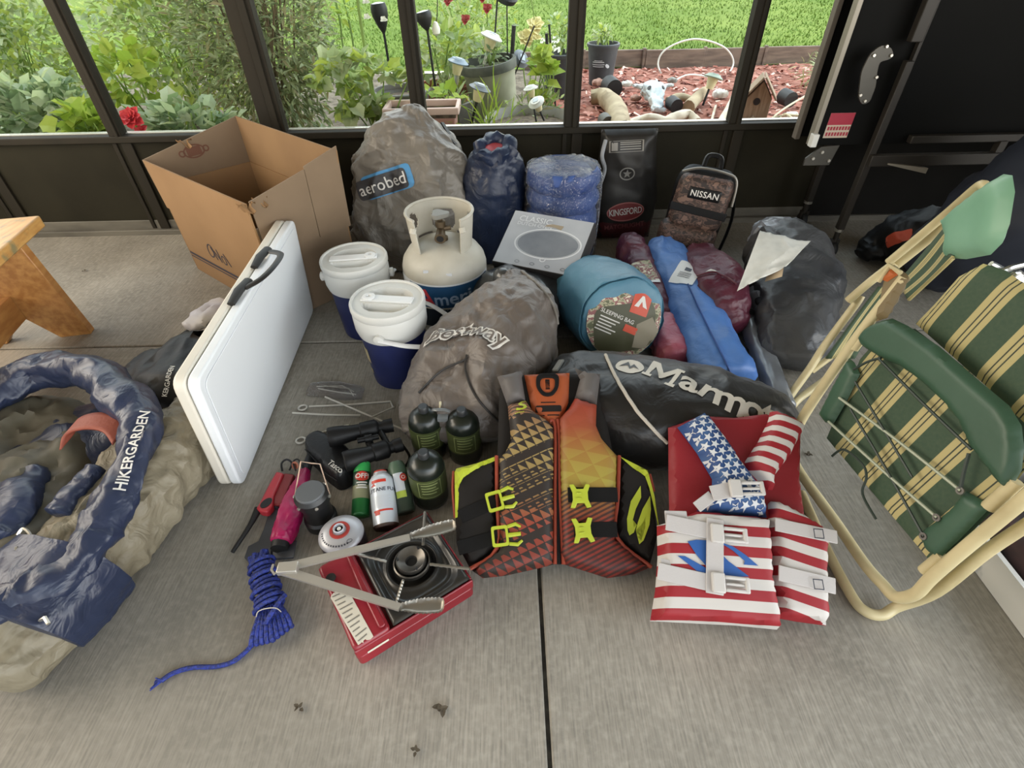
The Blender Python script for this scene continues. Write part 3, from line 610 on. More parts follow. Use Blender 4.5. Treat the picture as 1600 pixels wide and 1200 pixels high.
a=at(1250,110,5.6); plant('weedy_plant','tangled dry weeds in the last pane beside the folded table','plant',(a[0],a[1]-.6,.25),(.28,.4,.16),300,.09,.012,0,'sage',seed=50,shell=.2)
# ---- garden lamps
m_lampcap=mat('lamp_cap_blue_grey','#8494a4',.4); m_lampcapd=mat('lamp_cap_grey','#6f757c',.45); m_cell=mat('solar_cell','#b9c4cc',.2); m_shade=mat('frosted_cream','#d9cfa6',.5); m_steel=mat('brushed_steel','#a9adb0',.35,metal=.8); m_blk=mat('matt_black','#17181a',.55); m_lampw=mat('lamp_white','#dcdcd6',.5)
def lamp(lab,base,top,s=1.,cap=m_lampcap,stake=m_steel,group='solar path lamps'):
    b=np.array(base); tp=np.array(top); ax=tp-b; ax/=np.linalg.norm(ax); t=thing('solar_lamp',lab,'lamp',b,group); T=fr(tp,ax)
    g=G(); g.lathe([(.02*s,-.095*s),(.032*s,-.095*s),(.042*s,-.05*s),(.05*s,0)],20,T); put('shade',g,m_shade,t)
    g=G(); g.lathe([(.085*s,-.006*s),(.088*s,.002*s),(.06*s,.02*s),(.055*s,.028*s),(.0001,.03*s)],24,T); put('cap',g,cap,t)
    g=G(); g.box((0,0,.031*s),(.055*s,.055*s,.004*s),T); put('solar_panel',g,m_cell,t,bev=.001)
    g=G(); g.tube([b,tp-ax*.09*s],.011*s,8); put('stake',g,stake,t); return t
lamp('tilted path lamp with a blue grey cap left of the big tub',at(708,150,3.7),at(716,97,3.7),.72)
lamp('low path lamp with a round grey cap in front of the big tub',at(735,200,3.35),at(750,138,3.35),.72,m_lampcapd,m_blk)
lamp('pale path lamp leaning out of the big tub',at(756,100,4.12),at(768,58,4.12),.85,m_lampw,m_lampw)
lamp('path lamp lying over behind the right side of the tub',at(795,108,4.35),at(814,92,4.25),.7,m_lampcapd,m_blk)
lamp('path lamp with a pale square cap above the low grey planter',at(838,190,3.5),at(829,138,3.5),.5,m_lampw,m_blk)
lamp('white topped lamp knocked over in the low grey planter',at(850,188,3.4),at(838,160,3.35),.55,m_lampw,m_blk)
q=P(1098,165,GZ+.01); lamp('path lamp with a grey green cap standing in the red mulch',q,(q[0]+.05,q[1]+.03,q[2]+.19),.85,mat('lamp_cap_green','#8d9a8a',.5),m_blk)
def torch(lab,foot,neck,top,s=1.):
    f=np.array(foot); nk=np.array(neck); tp=np.array(top); ax=tp-nk; ax/=np.linalg.norm(ax); l=np.linalg.norm(tp-nk); t=thing('garden_torch',lab,'torch',f,'black garden torches'); T=fr(nk,ax)
    g=G(); g.lathe([(.008*s,0),(.03*s,.25*l),(.05*s,.6*l),(.052*s,.85*l),(.045*s,l)],16,T); put('shade',g,m_blk,t)
    g=G(); g.lathe([(.035*s,l*.86),(.036*s,l*1.0),(.02*s,l*1.03),(.0001,l*1.03)],14,T); put('solar_cap',g,m_cell,t)
    g=G(); g.tube([f,nk],.008*s,7); put('stake',g,m_blk,t)
torch('black tulip shaped torch against the lawn, left of the middle post',(at(603,60,4.4)[0],4.4,GZ-.02),at(600,52,4.4),at(590,5,4.4),1.1)
torch('black torch with a glassy head just right of the middle post',(at(676,60,4.0)[0],4.0,GZ-.02),at(668,48,4.0),at(660,18,4.0),1.0)
t=thing('hanging_ornament','small white egg shaped ornament hanging beside the black torch','ornament',at(681,42,4.0)); g=G(); g.lathe([(.0001,-.05),(.022,-.035),(.026,-.01),(.012,.025),(.0001,.03)],14,fr(at(681,42,4.0))); put('bulb',g,m_white,t); g=G(); g.tube([at(681,36,4.0),at(683,25,4.0),at(684,-30,4.0)],.003,5); put('cord',g,m_blk,t)
for (x0,y0,x1,y1,r,lab) in ((770,106,779,-30,.006,'thin black rod standing in the big pale tub'),(797,135,803,40,.014,'thick dark stake at the right edge of the big tub'),(862,90,858,38,.007,'thin dark stake among the white blossoms'),(855,80,854,52,.011,'short dark stake beside the white blossoms'),(813,95,835,40,.005,'slanting thin stick behind the cream flowers')):
    a=at(x1,y1,4.2); b_=at(x0,y0,4.2); d_=np.array(a)-np.array(b_); k_=(b_[2]-GZ+.02)/d_[2]; b_=np.array(b_)-d_*k_; g=G(); g.tube([b_,a],r,8); put('garden_stake',g,m_blk,lab=lab,cat='stake',group='garden stakes')
a=at(790,0,4.2); t=thing('garden_ornament','dark round ornament at the top of the pane left of the centre post','ornament',at(792,0,4.2)); g=G(); g.lathe([(.0001,-.05),(.06,-.03),(.075,0),(.05,.03),(.0001,.04)],18,fr(at(792,-6,4.2),(.3,-.3,1))); put('head',g,m_blk,t); g=G(); g.tube([(a[0],4.2,GZ),at(792,-4,4.2)],.005,6); put('stake',g,m_blk,t)
# ---- things lying in the mulch
m_drift=mat('driftwood','#b7a688',.8,n=(7,'#8d7c62',.35,.65,(1,1,1)),b=(20,.5)); m_drift2=mat('bleached_wood','#d3c8b4',.75,n=(8,'#b3a48d',.4,.65),b=(18,.4))
def gp(px,py,h=.02): return P(px,py,GZ+h)
def log(lab,pts,r,m,name='driftwood_log'):
    g=G(); g.tube([gp(x,y,h) for x,y,h in pts],r,10,smooth=5); V=g.v[0]; V+= .12*np.mean(np.atleast_1d(r))*np.stack([fbm(V,14,3),fbm(V,14,4),fbm(V,14,5)],1); put(name,g,m,lab=lab,cat='log' if 'log' in name else 'branch')
log('thick curved driftwood log on the mulch right of the centre post',[(924,152,.05),(945,152,.06),(962,170,.06),(972,205,.05)],[.055,.075,.07],m_drift)
log('pale twisted root along the sill below the curved log',[(975,196,.04),(1000,188,.05),(1020,186,.07),(1040,192,.05),(1056,184,.07),(1075,180,.07),(1088,192,.04)],[.03,.04,.035],m_drift2)
log('grey driftwood branch leaning beside the path lamp in the mulch',[(1076,168,.04),(1090,152,.06),(1104,140,.09)],[.05,.045,.03],m_drift)
log('short grey branch between the skull and the path lamp',[(1043,158,.04),(1062,152,.05),(1080,155,.04)],[.03,.034,.025],m_drift)
log('straight pale branch lying up against the fifth post',[(1118,205,.02),(1140,168,.05),(1160,120,.12)],[.03,.03,.02],m_drift2,'pale_branch')
log('thin pale stick at the foot of the fifth post',[(1110,196,.02),(1118,166,.03)],.01,m_drift2,'pale_stick')
m_skull=mat('bleached_bone','#cfd3d2',.7,n=(9,'#a9b3b8',.35,.65)); q=gp(1020,150,.05)
t=thing('animal_skull','bleached horned animal skull lying on the red mulch','skull',(q[0],q[1],GZ)); g=G(); soft(g,[(q[0],q[1]+.1,.17,.075,.05),(q[0],q[1],.19,.09,.06),(q[0]-.012,q[1]-.12,.165,.06,.045),(q[0]-.02,q[1]-.26,.13,.038,.03),(q[0]-.022,q[1]-.34,.12,.042,.025)],26,28,wr=(.022,16),seed=5,floor=GZ); put('cranium',g,m_skull,t)
g=G(); g.tube([(q[0]-.08,q[1]+.05,.2),(q[0]-.13,q[1]+.08,.21),(q[0]-.16,q[1]+.04,.22)],[.022,.01],8,smooth=3); put('horn',g,m_skull,t); g=G(); g.tube([(q[0]+.08,q[1]+.05,.2),(q[0]+.13,q[1]+.07,.21),(q[0]+.16,q[1]+.03,.22)],[.022,.01],8,smooth=3); put('horn',g,m_skull,t)
g=G(); 
for s_ in (-1,1): g.lathe([(.018,.0),(.016,.004),(.0001,.002)],12,fr((q[0]+s_*.055,q[1]-.07,.225),(s_*.7,-.4,.8)))
put('eye_socket',g,m_blk,t)
m_rock=[mat('rock_pink','#b58f80',.9,n=(9,'#94715f',.4,.6)),mat('rock_white','#dcd9d0',.85,n=(9,'#bab4a8',.4,.6)),mat('rock_grey','#97948c',.9,n=(9,'#74716a',.4,.6))]
def rock(lab,px,py,s,mi,name='rock'):
    q=gp(px,py,.0); g=G(); soft(g,[(q[0]-s*.7,q[1],GZ+s*.35,s*.5,s*.4),(q[0],q[1],GZ+s*.42,s*.75,s*.55),(q[0]+s*.6,q[1]+.01,GZ+s*.35,s*.5,s*.4)],10,14,wr=(.16*s,2.2/s),seed=px,floor=GZ-.01); put(name,g,m_rock[mi],lab=lab,cat='rock',group='rocks on the mulch')
rock('pink stone at the foot of the black nursery pot',934,134,.06,0); rock('white angular stone between the pot and the skull',979,136,.055,1); rock('long pink stone beside the curved log',993,158,.05,0); rock('white stone right of the path lamp in the mulch',1124,153,.07,1)
rock('rounded white stone in the lower corner of the last pane',1235,188,.06,1); rock('grey stone near the edging behind the skull',1050,130,.05,2); rock('pale stone left of the skull',1003,139,.045,1)
def can(lab,px,py,s,m=m_blk):
    q=gp(px,py,.05); t=thing('nursery_can',lab,'pot',(q[0],q[1],GZ),'small toppled pots'); g=G(); g.lathe([(s*.8,0),(s,.0),(s*1.05,s*2),(s*.98,s*2),(s*.9,.01),(.0001,.012)],20,fr((q[0],q[1],GZ+s*1.05),(-.2,1,.05)).__matmul__(Matrix.Translation((0,0,-s*.6)))); put('body',g,m,t)
can('dark toppled pot behind the curved driftwood log',957,142,.07); can('dark toppled pot between the skull and the leaning branch',1055,165,.05); can('black toppled pot with a pale stone in the last pane',1232,156,.055); can('small grey pot lying below the curved log',948,190,.045,m_slate)
m_hoop=mat('white_cable','#d9d9cf',.5); g=G(); cy=6.0; a=PY(1027,128,5.7)
pts=[PY(x,y,yy) for x,y,yy in ((1040,128,5.9),(1028,100,6),(1042,76,6),(1085,61,6),(1130,73,6),(1146,98,6),(1130,122,5.9),(1095,131,5.8))]
g.tube(pts,.008,8,smooth=6); g.tube([PY(1048,130,5.5),PY(1075,117,5.6),PY(1110,122,5.6),PY(1142,140,5.4),PY(1150,158,5.2)],.007,7,smooth=6); g.tube([PY(1040,130,5.7),PY(1036,150,5.1),PY(1055,172,4.7)],.007,7,smooth=6)
put('cable_hoop',g,m_hoop,lab='loop of stiff white cable standing up over the red mulch',cat='cable')
# birdhouse
m_bird=mat('weathered_cedar','#9b8872',.85,n=(10,'#7d6a55',.35,.65,(6,6,.6))); q=P(1184,196,GZ); bx,by=q[0],q[1]+.1
t=thing('birdhouse','weathered wooden birdhouse standing behind the fifth post','birdhouse',(bx,by,GZ)); T=fr((bx,by,GZ-.01),(0,0,1),(1,-.35,0))@Matrix.Scale(.68,4)
g=G(); g.prism([(-.12,0),(.12,0),(.12,.26),(0,.42),(-.12,.26)],-.1,.1,T@Matrix.Rotation(math.radians(90),4,'X')); put('body',g,m_bird,t,bev=.004)
for s_ in (-1,1):
    g=G(); Q=T@Matrix.Translation((s_*.075,0,.35))@Matrix.Rotation(s_*math.radians(53),4,'Y'); g.box((0,0,.01),(.25,.28,.018),Q); put('roof_board',g,m_bird,t,bev=.003)
g=G(); g.lathe([(.034,0),(.034,.004),(.0001,.004)],20,T@Matrix.Translation((-.02,-.1,.23))@Matrix.Rotation(math.radians(90),4,'X')); put('entry_hole',g,m_blk,t)
g=G(); g.prism([(-.08,0),(.08,0),(0,.1)],.1,.14,T@Matrix.Translation((-.02,0,.0))@Matrix.Rotation(math.radians(90),4,'X')); put('porch_gable',g,m_bird,t,bev=.003)
m_twig=mat('dry_twig','#c9bfa0',.85)
for i,(pts,lab) in enumerate(((((1195,195),(1222,172),(1258,150)),'long dry twig slanting across the last pane'),(((1215,190),(1226,178),(1240,186)),'forked dry twig beside the birdhouse'),(((1200,186),(1230,180),(1262,182)),'dry twig lying flat near the sill of the last pane'))):
    g=G(); g.tube([gp(x,y,.02+.03*j) for j,(x,y) in enumerate(pts)],.007,6,smooth=4); put('dry_twig',g,m_twig,lab=lab,cat='twig',group='dry twigs')
# ================================================================== BENCH
def wood_col(N,L,bs,tc):
    n=NB(N,L); p=tc.outputs['Object']; a=n.noise(p,7,4,(6,.9,6)); b=n.noise(p,3,2); s=n.mix(n.ramp(a,[(.35,'#000000'),(.62,'#ffffff')]),'#c9975a','#a87440')
    return n.mix(n.m('MULTIPLY',n.ramp(b,[(.5,'#000000'),(.7,'#ffffff')]),.4),s,'#8d6038')
m_wood=nodemat('varnished_pine',wood_col,.35)
def worn_col(N,L,bs,tc):
    n=NB(N,L); p=tc.outputs['Object']; a=n.noise(p,14,5,(2,1,1)); s=n.mix(n.ramp(n.noise(p,7,4,(6,.9,6)),[(.35,'#000000'),(.62,'#ffffff')]),'#d4a765','#bd8c4e'); return n.mix(n.ramp(a,[(.55,'#000000'),(.68,'#ffffff')]),s,'#8f8560')
m_woodtop=nodemat('worn_bench_top',worn_col,.4)
bo=np.array([-1.735,1.90,0]); bd=np.array([.19,-.982,0]); bw=np.array([-.982,-.19,0])
def bp(s,w_,z): return bo+bd*s+bw*w_+np.array([0,0,z])
t=thing('step_bench','low varnished pine bench with worn top at the left edge of the porch','bench',tuple(bp(.5,.15,0)))
def slab(s0,s1,w0,w1,z0,z1,f=0.):
    g=G(); g.hexa([bp(s1,w0-f,z0),bp(s1,w1+f,z0),bp(s0,w1+f,z0),bp(s0,w0-f,z0)][::-1],[bp(s1,w0,z1),bp(s1,w1,z1),bp(s0,w1,z1),bp(s0,w0,z1)][::-1]); return g
put('bench_top',slab(0,1.15,0,.36,.382,.425),m_woodtop,t,bev=.006)
def endboard(s):
    g=G(); Q=fr(bp(s,.18,0),bd,bw); k=.18
    poly=[(-.205,0),(-.095,0),(-.0,.13),(.095,0),(.205,0),(.165,.38),(-.165,.38)]
    # y axis of the frame must be up
    E=Matrix.Translation(Vector(bp(s,.18,0)))@Matrix(((bw[0],0,bd[0],0),(bw[1],0,bd[1],0),(0,1,0,0),(0,0,0,1)))
    g.prism(poly,-.019,.019,E); return g
put('leg_board',endboard(.15),m_wood,t,bev=.003); put('leg_board',endboard(1.0),m_wood,t,bev=.003)
put('stretcher',slab(.17,.98,.15,.19,.10,.20),m_wood,t,bev=.003)
# ================================================================== CARDBOARD BOX
m_card=mat('cardboard','#937350',.85,n=(2.5,'#876846',.35,.65),b=(60,.15)); m_cardin=mat('cardboard_inside','#8f714f',.85,n=(3,'#806345',.35,.65)); m_cardshade=mat('cardboard_shaded','#84705a',.85,n=(3,'#75624e',.35,.65)); m_ink=mat('dark_ink','#3a3640',.8); m_brown=mat('brown_ink','#6b4635',.8)  # greyer copy of the cardboard: shade painted in for right wall and some flaps
Lc,Fc,Rc,Bc=[np.array(q) for q in ((-1.509,2.264,.50),(-.90,1.77,.50),(-.633,2.055,.585),(-1.20,2.555,.59))]
ce=(Lc+Fc+Rc+Bc)/4
def base(q,z,k): 
    r=ce+(q-ce)*k; r[2]=z; return r
t=thing('cardboard_box','large open cardboard box with torn raised flaps against the window wall','box',(ce[0],ce[1],0))
def sheet(a,b,za,zb,ka,kb,th=.006,ms=m_card,nm='wall',u0=0,u1=1):
    A0,B0=base(a,za,ka),base(b,za,ka); A1=a.copy(); B1=b.copy()
    if zb is not None: A1,B1=base(a,zb,kb),base(b,zb,kb)
    l=lambda p,q,s:p+(q-p)*s
    A0,B0,A1,B1=l(A0,B0,u0),l(A0,B0,u1),l(A1,B1,u0),l(A1,B1,u1)
    nn=np.cross(B0-A0,np.array([0,0,1.])); nn/=np.linalg.norm(nn); nn*=th; g=G(); g.hexa([A0,A0-nn,B0-nn,B0],[A1,A1-nn,B1-nn,B1]); return g
body=[]
for a,b in ((Lc,Fc),(Fc,Rc),(Rc,Bc),(Bc,Lc)): body.append(put('side_wall',sheet(a,b,0.003,.40,.93,.95),m_cardshade if a is Fc else m_card,t))
g=G(); g.add([base(q,.004,.93) for q in (Lc,Fc,Rc,Bc)],[(0,1,2,3)]); put('bottom',g,m_cardin,t)
fl1=put('flap',sheet(Lc,Fc,.30,None,.965,1,.006),m_card,t)
fl2=put('flap',sheet(Fc,Rc,.29,None,.965,1,.006,m_cardshade,u0=.04,u1=.62),m_cardshade,t); Rc2=Rc+np.array([0,0,.015]); put('flap',sheet(Fc,Rc2,.29,None,.968,1,.006,u0=.625,u1=1),m_cardshade,t)
fl3=put('flap',sheet(Rc,Bc,.30,None,.96,1,.006),m_cardin,t); fl4=put('flap',sheet(Bc,Lc,.30,None,.96,1,.006),m_cardshade,t)
tb=bvh(body[0],fl1)
T_,W_=dpix(tb,(300,393),(372,432)); decal('printed_band',shapes(rect(-W_*.55,-.012,W_*.55,.0),rect(-W_*.55,-.026,W_*.55,-.019)),T_,tb,m_ink,t)
T_,W_=dpix(tb,(318,388),(362,412)); g=G(); 
scr=[]; 
scr.append(off2(ring2(.026,.036,.006,20),-.045,.01,-.5)); scr.append(off2(ring2(.018,.022,.006,20),.055,-.005,.3))
for x0,a0 in ((-.02,.5),(.0,.9),(.02,.2),(.085,.6)): scr.append(off2((np.array(rect(-.004,-.03,.004,.03)),[(0,1,2,3)]),x0,.005,a0))
decal('printed_mark',shapes(*scr),T_,tb,m_ink,t)
ti=bvh(fl4); T_,W_=dpix(ti,(288,240),(318,232)); decal('stamp',shapes(off2(ring2(.045,.028,.006,20),0,0),rect(-.03,-.018,.03,.018),off2(ring2(.014,.014,.006,12),-.05,.0),off2(ring2(.014,.014,.006,12),.05,0)),T_,ti,m_brown,t)
# torn paper at the corner
g=G(); 
for q,s in ((Fc,.05),(Fc+np.array([.03,.05,.0]),.04),(Bc*.42+Lc*.58,.05)):
    g=G(); g.grid(lambda U,V:np.stack([q[0]+s*(U-.5)+.01*np.sin(9*V),q[1]+s*.6*(V-.5),q[2]-.012+.03*np.sin(U*5+V*4)*.6],1),5,5); put('torn_edge',g,m_card,t)
# ================================================================== WHITE FOLDING TABLE
m_tab=mat('white_plastic','#e4e8ec',.38,b=(160,.05)); m_tabwarm=mat('white_plastic_warm_lit','#d9d4c8',.45); m_strap=mat('black_strap','#1c1b1a',.5)  # one white plastic: bluish sky light and warm left light painted as tints
ex=np.array([-.045,.999,.008]); ey=np.array([.08,.0,.996]); pl=Plane((-.775,.948,.004),ex,ey)   # n points to +x?
sg=1 if pl.n[0]>0 else -1
Tm=pl.mat(); t=thing('folding_table','white plastic folding table folded in half and standing on its long edge','table',(-.80,1.40,0))
LT,HT=.915,.40
def half(z0,z1):
    g=G(); g.prism(rpoly([(0,0),(LT,0),(LT,HT),(0,HT)],.035,5),z0,z1,Tm); return g
put('tabletop_half',half(-.001*sg if sg>0 else .0,-.029*sg),m_tab,t,bev=.006,seg=3)
put('tabletop_half',half(-.033*sg,-.062*sg),m_tabwarm,t,bev=.006,seg=3)
g=G(); g.prism(rpoly([(.022,.022),(LT-.022,.022),(LT-.022,HT-.022),(.022,HT-.022)],.03,5),.0*sg,.0025*sg,Tm); put('top_panel',g,m_tab,t,bev=.002)
def tp(u,v,h): return tuple(pl.at(u,v,h*sg))
g=G()
g.tube([tp(.33,HT+.004,-.03),tp(.385,HT+.014,-.024),tp(.44,HT+.018,-.012)],[.012,.016,.014],8,flat=.6); put('handle_base',g,m_strap,t)
g=G(); g.tube([tp(.54,HT+.004,-.03),tp(.59,HT+.014,-.024),tp(.64,HT+.018,-.012)],[.012,.016,.014],8,flat=.6); put('handle_base',g,m_strap,t)
g=G(); g.tube([tp(.40,HT+.015,-.01),tp(.43,HT+.03,.03),tp(.5,HT+.036,.05),tp(.58,HT+.03,.045),tp(.62,HT+.018,.0)],.011,8,smooth=6,flat=.5); put('handle',g,m_strap,t)
g=G(); g.box(tp(.63,HT+.002,-.025),(.03,.05,.02)); put('latch',g,m_tabwarm,t,bev=.003)
# ================================================================== WATER JUGS
m_jugw=mat('jug_white',(.62,.62,.59),.45); m_jugb=mat('jug_blue','#1d2550',.4,n=(6,'#222b5c',.4,.6)); m_jugsp=mat('jug_spout_white',(.74,.75,.75),.35); m_lblue=mat('label_tan','#b9a882',.6)
def jug(lab,c_,rot,bail,mirror=1):
    t=thing('water_jug',lab,'water jug',c_,'blue and white water jugs'); T=Matrix.Translation(Vector(c_))@Matrix.Rotation(rot,4,'Z')
    g=G(); g.lathe([(.085,0),(.094,.004),(.096,.02),(.108,.205),(.106,.215)],48,T); b_=put('body',g,m_jugb,t)
    g=G(); g.lathe([(.1085,.200),(.1125,.204),(.118,.225),(.119,.27),(.112,.284),(.1,.285)],48,T,cap=False); put('collar',g,m_jugw,t,ang=30)
    g=G(); g.lathe([(.11,.282),(.1185,.284),(.121,.29),(.121,.306),(.1185,.311),(.113,.311),(.11,.304)],48,T,cap=False); put('lid_rim',g,m_jugw,t,ang=30)
    def lid(U,V):
        r=.111*U; a=V*2*math.pi; x=r*np.cos(a); y=r*np.sin(a)*mirror
        ay=np.abs(y); rr=np.hypot(x,ay*1.05); dp=np.clip((ay-.027)/.004,0,1)*np.clip((.084-rr)/.005,0,1)*np.clip((.072-ay)/.004,0,1)
        return np.stack([x,y,.3055-.024*dp],1)
    g=G(); g.grid(lid,56,96,T=T); put('lid',g,m_jugw,t,ang=22)
    g=G(); g.box((0,0,.3075),(.17,.036,.006),T); g.lathe([(.02,.308),(.021,.316),(.008,.317),(.007,.312),(.0001,.312)],20,T@Matrix.Translation((.06,0,0))); put('spout_flap',g,m_jugsp,t,bev=.002)
    g=G(); 
    pts=bail['pts']; g.tube(pts,.0105,8,smooth=7,flat=.45,up=bail.get('up')); put('handle',g,m_jugsp,t)
    for q in (pts[0],pts[-1]):
        d=Vector(q)-Vector((c_[0],c_[1],q[2])); g=G(); g.lathe([(.016,-.008),(.017,.004),(.01,.008),(.0001,.008)],16,fr(q,d)); put('pivot',g,m_jugw,t)
    return t,b_
def bailpts(c_,a,zs,rr,drop,lean):
    """bail swung down: pivots perpendicular to heading a"""
    h=np.array([math.cos(a),math.sin(a),0]); s=np.array([-h[1],h[0],0]); c0=np.array([c_[0],c_[1],zs]); R=.127
    return [tuple(c0-s*R),tuple(c0-s*R*.97+h*rr*.5-np.array([0,0,drop*.4])),tuple(c0-s*R*.55+h*rr-np.array([0,0,drop])),tuple(c0+h*(rr*1.04)-np.array([0,0,drop*1.03])),tuple(c0+s*R*.55+h*rr-np.array([0,0,drop])),tuple(c0+s*R*.97+h*rr*.5-np.array([0,0,drop*.4])),tuple(c0+s*R)]
jc1=(-.395,1.455,0); jc2=(-.565,1.745,0)
t1,b1=jug('blue and white water jug with its carry handle swung out to the right','%s'%'' or jc1,math.radians(172),{'pts':bailpts(jc1,math.radians(-8),.235,.19,.045,0)},1)
t2,b2=jug('blue and white water jug farther back, standing by the cardboard box',jc2,math.radians(6),{'pts':bailpts(jc2,math.radians(95),.24,.125,.06,0)},1)
g=G(); g.tube(spline([(-.395+.19,1.455-.05,.192),(-.395+.205,1.455-.035,.20),(-.395+.21,1.44,.185),(-.395+.19,1.43,.175),(-.395+.18,1.405,.185)],5),.006,7); put('strap',g,m_strap,t1)
tj=bvh(b1); T_,W_=dpix(tj,(562,545),(582,575)); 
g=G(); 
def jlabel(c_,a0,a1,z0,z1,k): 
    g=G(); g.lathe([(.094+(.108-.094)*(z0/.21)+.0022,z0),(.094+(.108-.094)*(z1/.21)+.0022,z1)],10,Matrix.Translation(Vector(c_)),0,a0,a1); return g
put('label',jlabel(jc1,math.radians(198),math.radians(222),.10,.16,0),m_lblue,t1); put('label',jlabel(jc1,math.radians(198),math.radians(218),.05,.07,0),m_lblue,t1); put('label',jlabel(jc2,math.radians(262),math.radians(300),.145,.158,0),m_lblue,t2); put('label',jlabel(jc2,math.radians(262),math.radians(300),.11,.13,0),m_white_p,t2)
# ================================================================== PROPANE TANK
m_tank=mat('tank_paint','#bcb8ac',.45,n=(7,'#a6a193',.4,.7)); m_brass=mat('weathered_brass','#6d5f4c',.5,metal=.7); m_knob=mat('valve_grey','#7f7e78',.5); m_tlab=mat('tank_label_blue','#1c4f78',.45,n=(4,'#17324f',.3,.7)); m_tlabd=mat('tank_label_navy','#1d2733',.5); m_tlw=mat('tank_label_white','#d7d9da',.5); m_lred=mat('label_red','#c23a40',.5); m_lbl=mat('label_letters','#8fa3bd',.5)
tc_=(-.24,1.765,0); T=Matrix.Translation(Vector(tc_)); t=thing('propane_tank','off white propane tank with a blue wrap label between the jugs and the grey bags','propane tank',tc_)
g=G(); pr=[(.05,.03),(.11,.036),(.145,.06),(.1545,.09),(.1545,.15),(.1575,.152),(.1575,.166),(.1545,.168),(.1545,.272),(.147,.3),(.128,.327),(.10,.345),(.06,.357),(.0001,.362)]; g.lathe(pr,64,T); tb_=put('body',g,m_tank,t,ang=35)
g=G(); g.lathe([(.102,0),(.108,0),(.112,.045),(.106,.045),(.102,0)],48,T); put('foot_ring',g,m_tank,t)
def collar(nu=120,nv=20):
    g=G(); a0,a1=math.radians(-90+42),math.radians(270-42); v=[];f=[]; R=.104
    for i in range(nu+1):
        a=a0+(a1-a0)*i/nu
        for j in range(nv+1):
            h=j/nv; r=R+.012*h; v.append((r*math.cos(a),r*math.sin(a),.338+.128*h))
    for i in range(nu):
        for j in range(nv):
            a=math.degrees(a0+(a1-a0)*(i+.5)/nu); h=(j+.5)/nv; hole=False
            for ac,wa,hc,wh in ((90,24,.42,.30),(20,16,.56,.22),(160,16,.56,.22)):
                if abs((a-ac)/wa)**3+abs((h-hc)/wh)**3<1: hole=True
            if 205<a or a<-25:   # narrow feet at the front
                e=(a-205)/23 if a>200 else (-25-a)/23
                if h<.0: hole=True
            if (28<a<64 or 116<a<152) and h<.12: hole=True
            if not hole: f.append((i*(nv+1)+j,(i+1)*(nv+1)+j,(i+1)*(nv+1)+j+1,i*(nv+1)+j+1))
    g.add(v,f,T=T); return g
put('collar',collar(),m_tank,t,solid=.004,ang=50)
g=G(); R_=.116; g.tube([(tc_[0]+R_*math.cos(a),tc_[1]+R_*math.sin(a),.466) for a in np.linspace(math.radians(-48),math.radians(228),40)],.0055,8); put('collar_rim',g,m_tank,t)
for s_ in (-1,1):
    a=math.radians(-90+s_*44); g=G(); g.tube([(tc_[0]+.117*math.cos(a),tc_[1]+.117*math.sin(a),.44),(tc_[0]+.122*math.cos(a),tc_[1]+.122*math.sin(a)-.004,.425)],.011,8); put('lug',g,m_tank,t)
g=G(); g.lathe([(.022,.355),(.022,.37),(.014,.375),(.014,.41),(.018,.412),(.018,.43),(.008,.434),(.008,.445)],20,T); g.tube([(tc_[0],tc_[1]-.005,.395),(tc_[0],tc_[1]-.05,.385)],[.015,.02],14); g.tube([(tc_[0],tc_[1],.4),(tc_[0]+.035,tc_[1],.405)],.009,8); v_=put('valve',g,m_brass,t)
g=G(); g.lathe([(.0145,.385),(.0146,.386)],4,T); 
g=G(); g.prism([( (.03+.005*math.cos(3*a))*math.cos(a),(.03+.005*math.cos(3*a))*math.sin(a)) for a in np.linspace(0,2*math.pi,36,endpoint=False)],.445,.46,T); put('handwheel',g,m_knob,t,bev=.003)
g=G(); g.lathe([(.013,0),(.0001,.0005)],14,fr((tc_[0],tc_[1]-.0505,.385),(0,-1,-.2))); put('outlet',g,m_blk,t)
def wrap(r,a0,a1,z0,z1): 
    g=G(); g.lathe([(r,z0),(r,z1)],40,T,0,math.radians(a0),math.radians(a1)); return g
put('label',wrap(.1562,190,350,.175,.262),m_tlw,t); put('label',wrap(.1592,205,340,.09,.15),m_tlabd,t)
lb=put('label',wrap(.1570,222,345,.17,.256),m_tlab,t)
wl=put('label',wrap(.1592,222,340,.10,.165),m_tlabd,t)
tt=bvh(lb,wl); 
T_,W_=dpix(tt,(663,466),(705,466)); a_=textpoly('A',W_*.95,.02); decal('printed_letter',off2(a_,-W_*.42,0),T_,tt,m_lred,t); decal('printed_letters',off2(textpoly('meri',W_*.72,.015,'LEFT'),-W_*.13,-.004),T_,tt,m_lbl,t)
T_,W_=dpix(tt,(678,478),(708,478)); decal('printed_letters',textpoly('PROPANE',W_*.24,.01),T_@Matrix.Translation((0,-.012,0)),tt,m_lbl,t)
g=G(); g.box((-.05,-.135,.306),(.018,.006,.009),T); g.box((.03,-.143,.297),(.02,.006,.009),T); put('sticker',g,m_white_p,t)
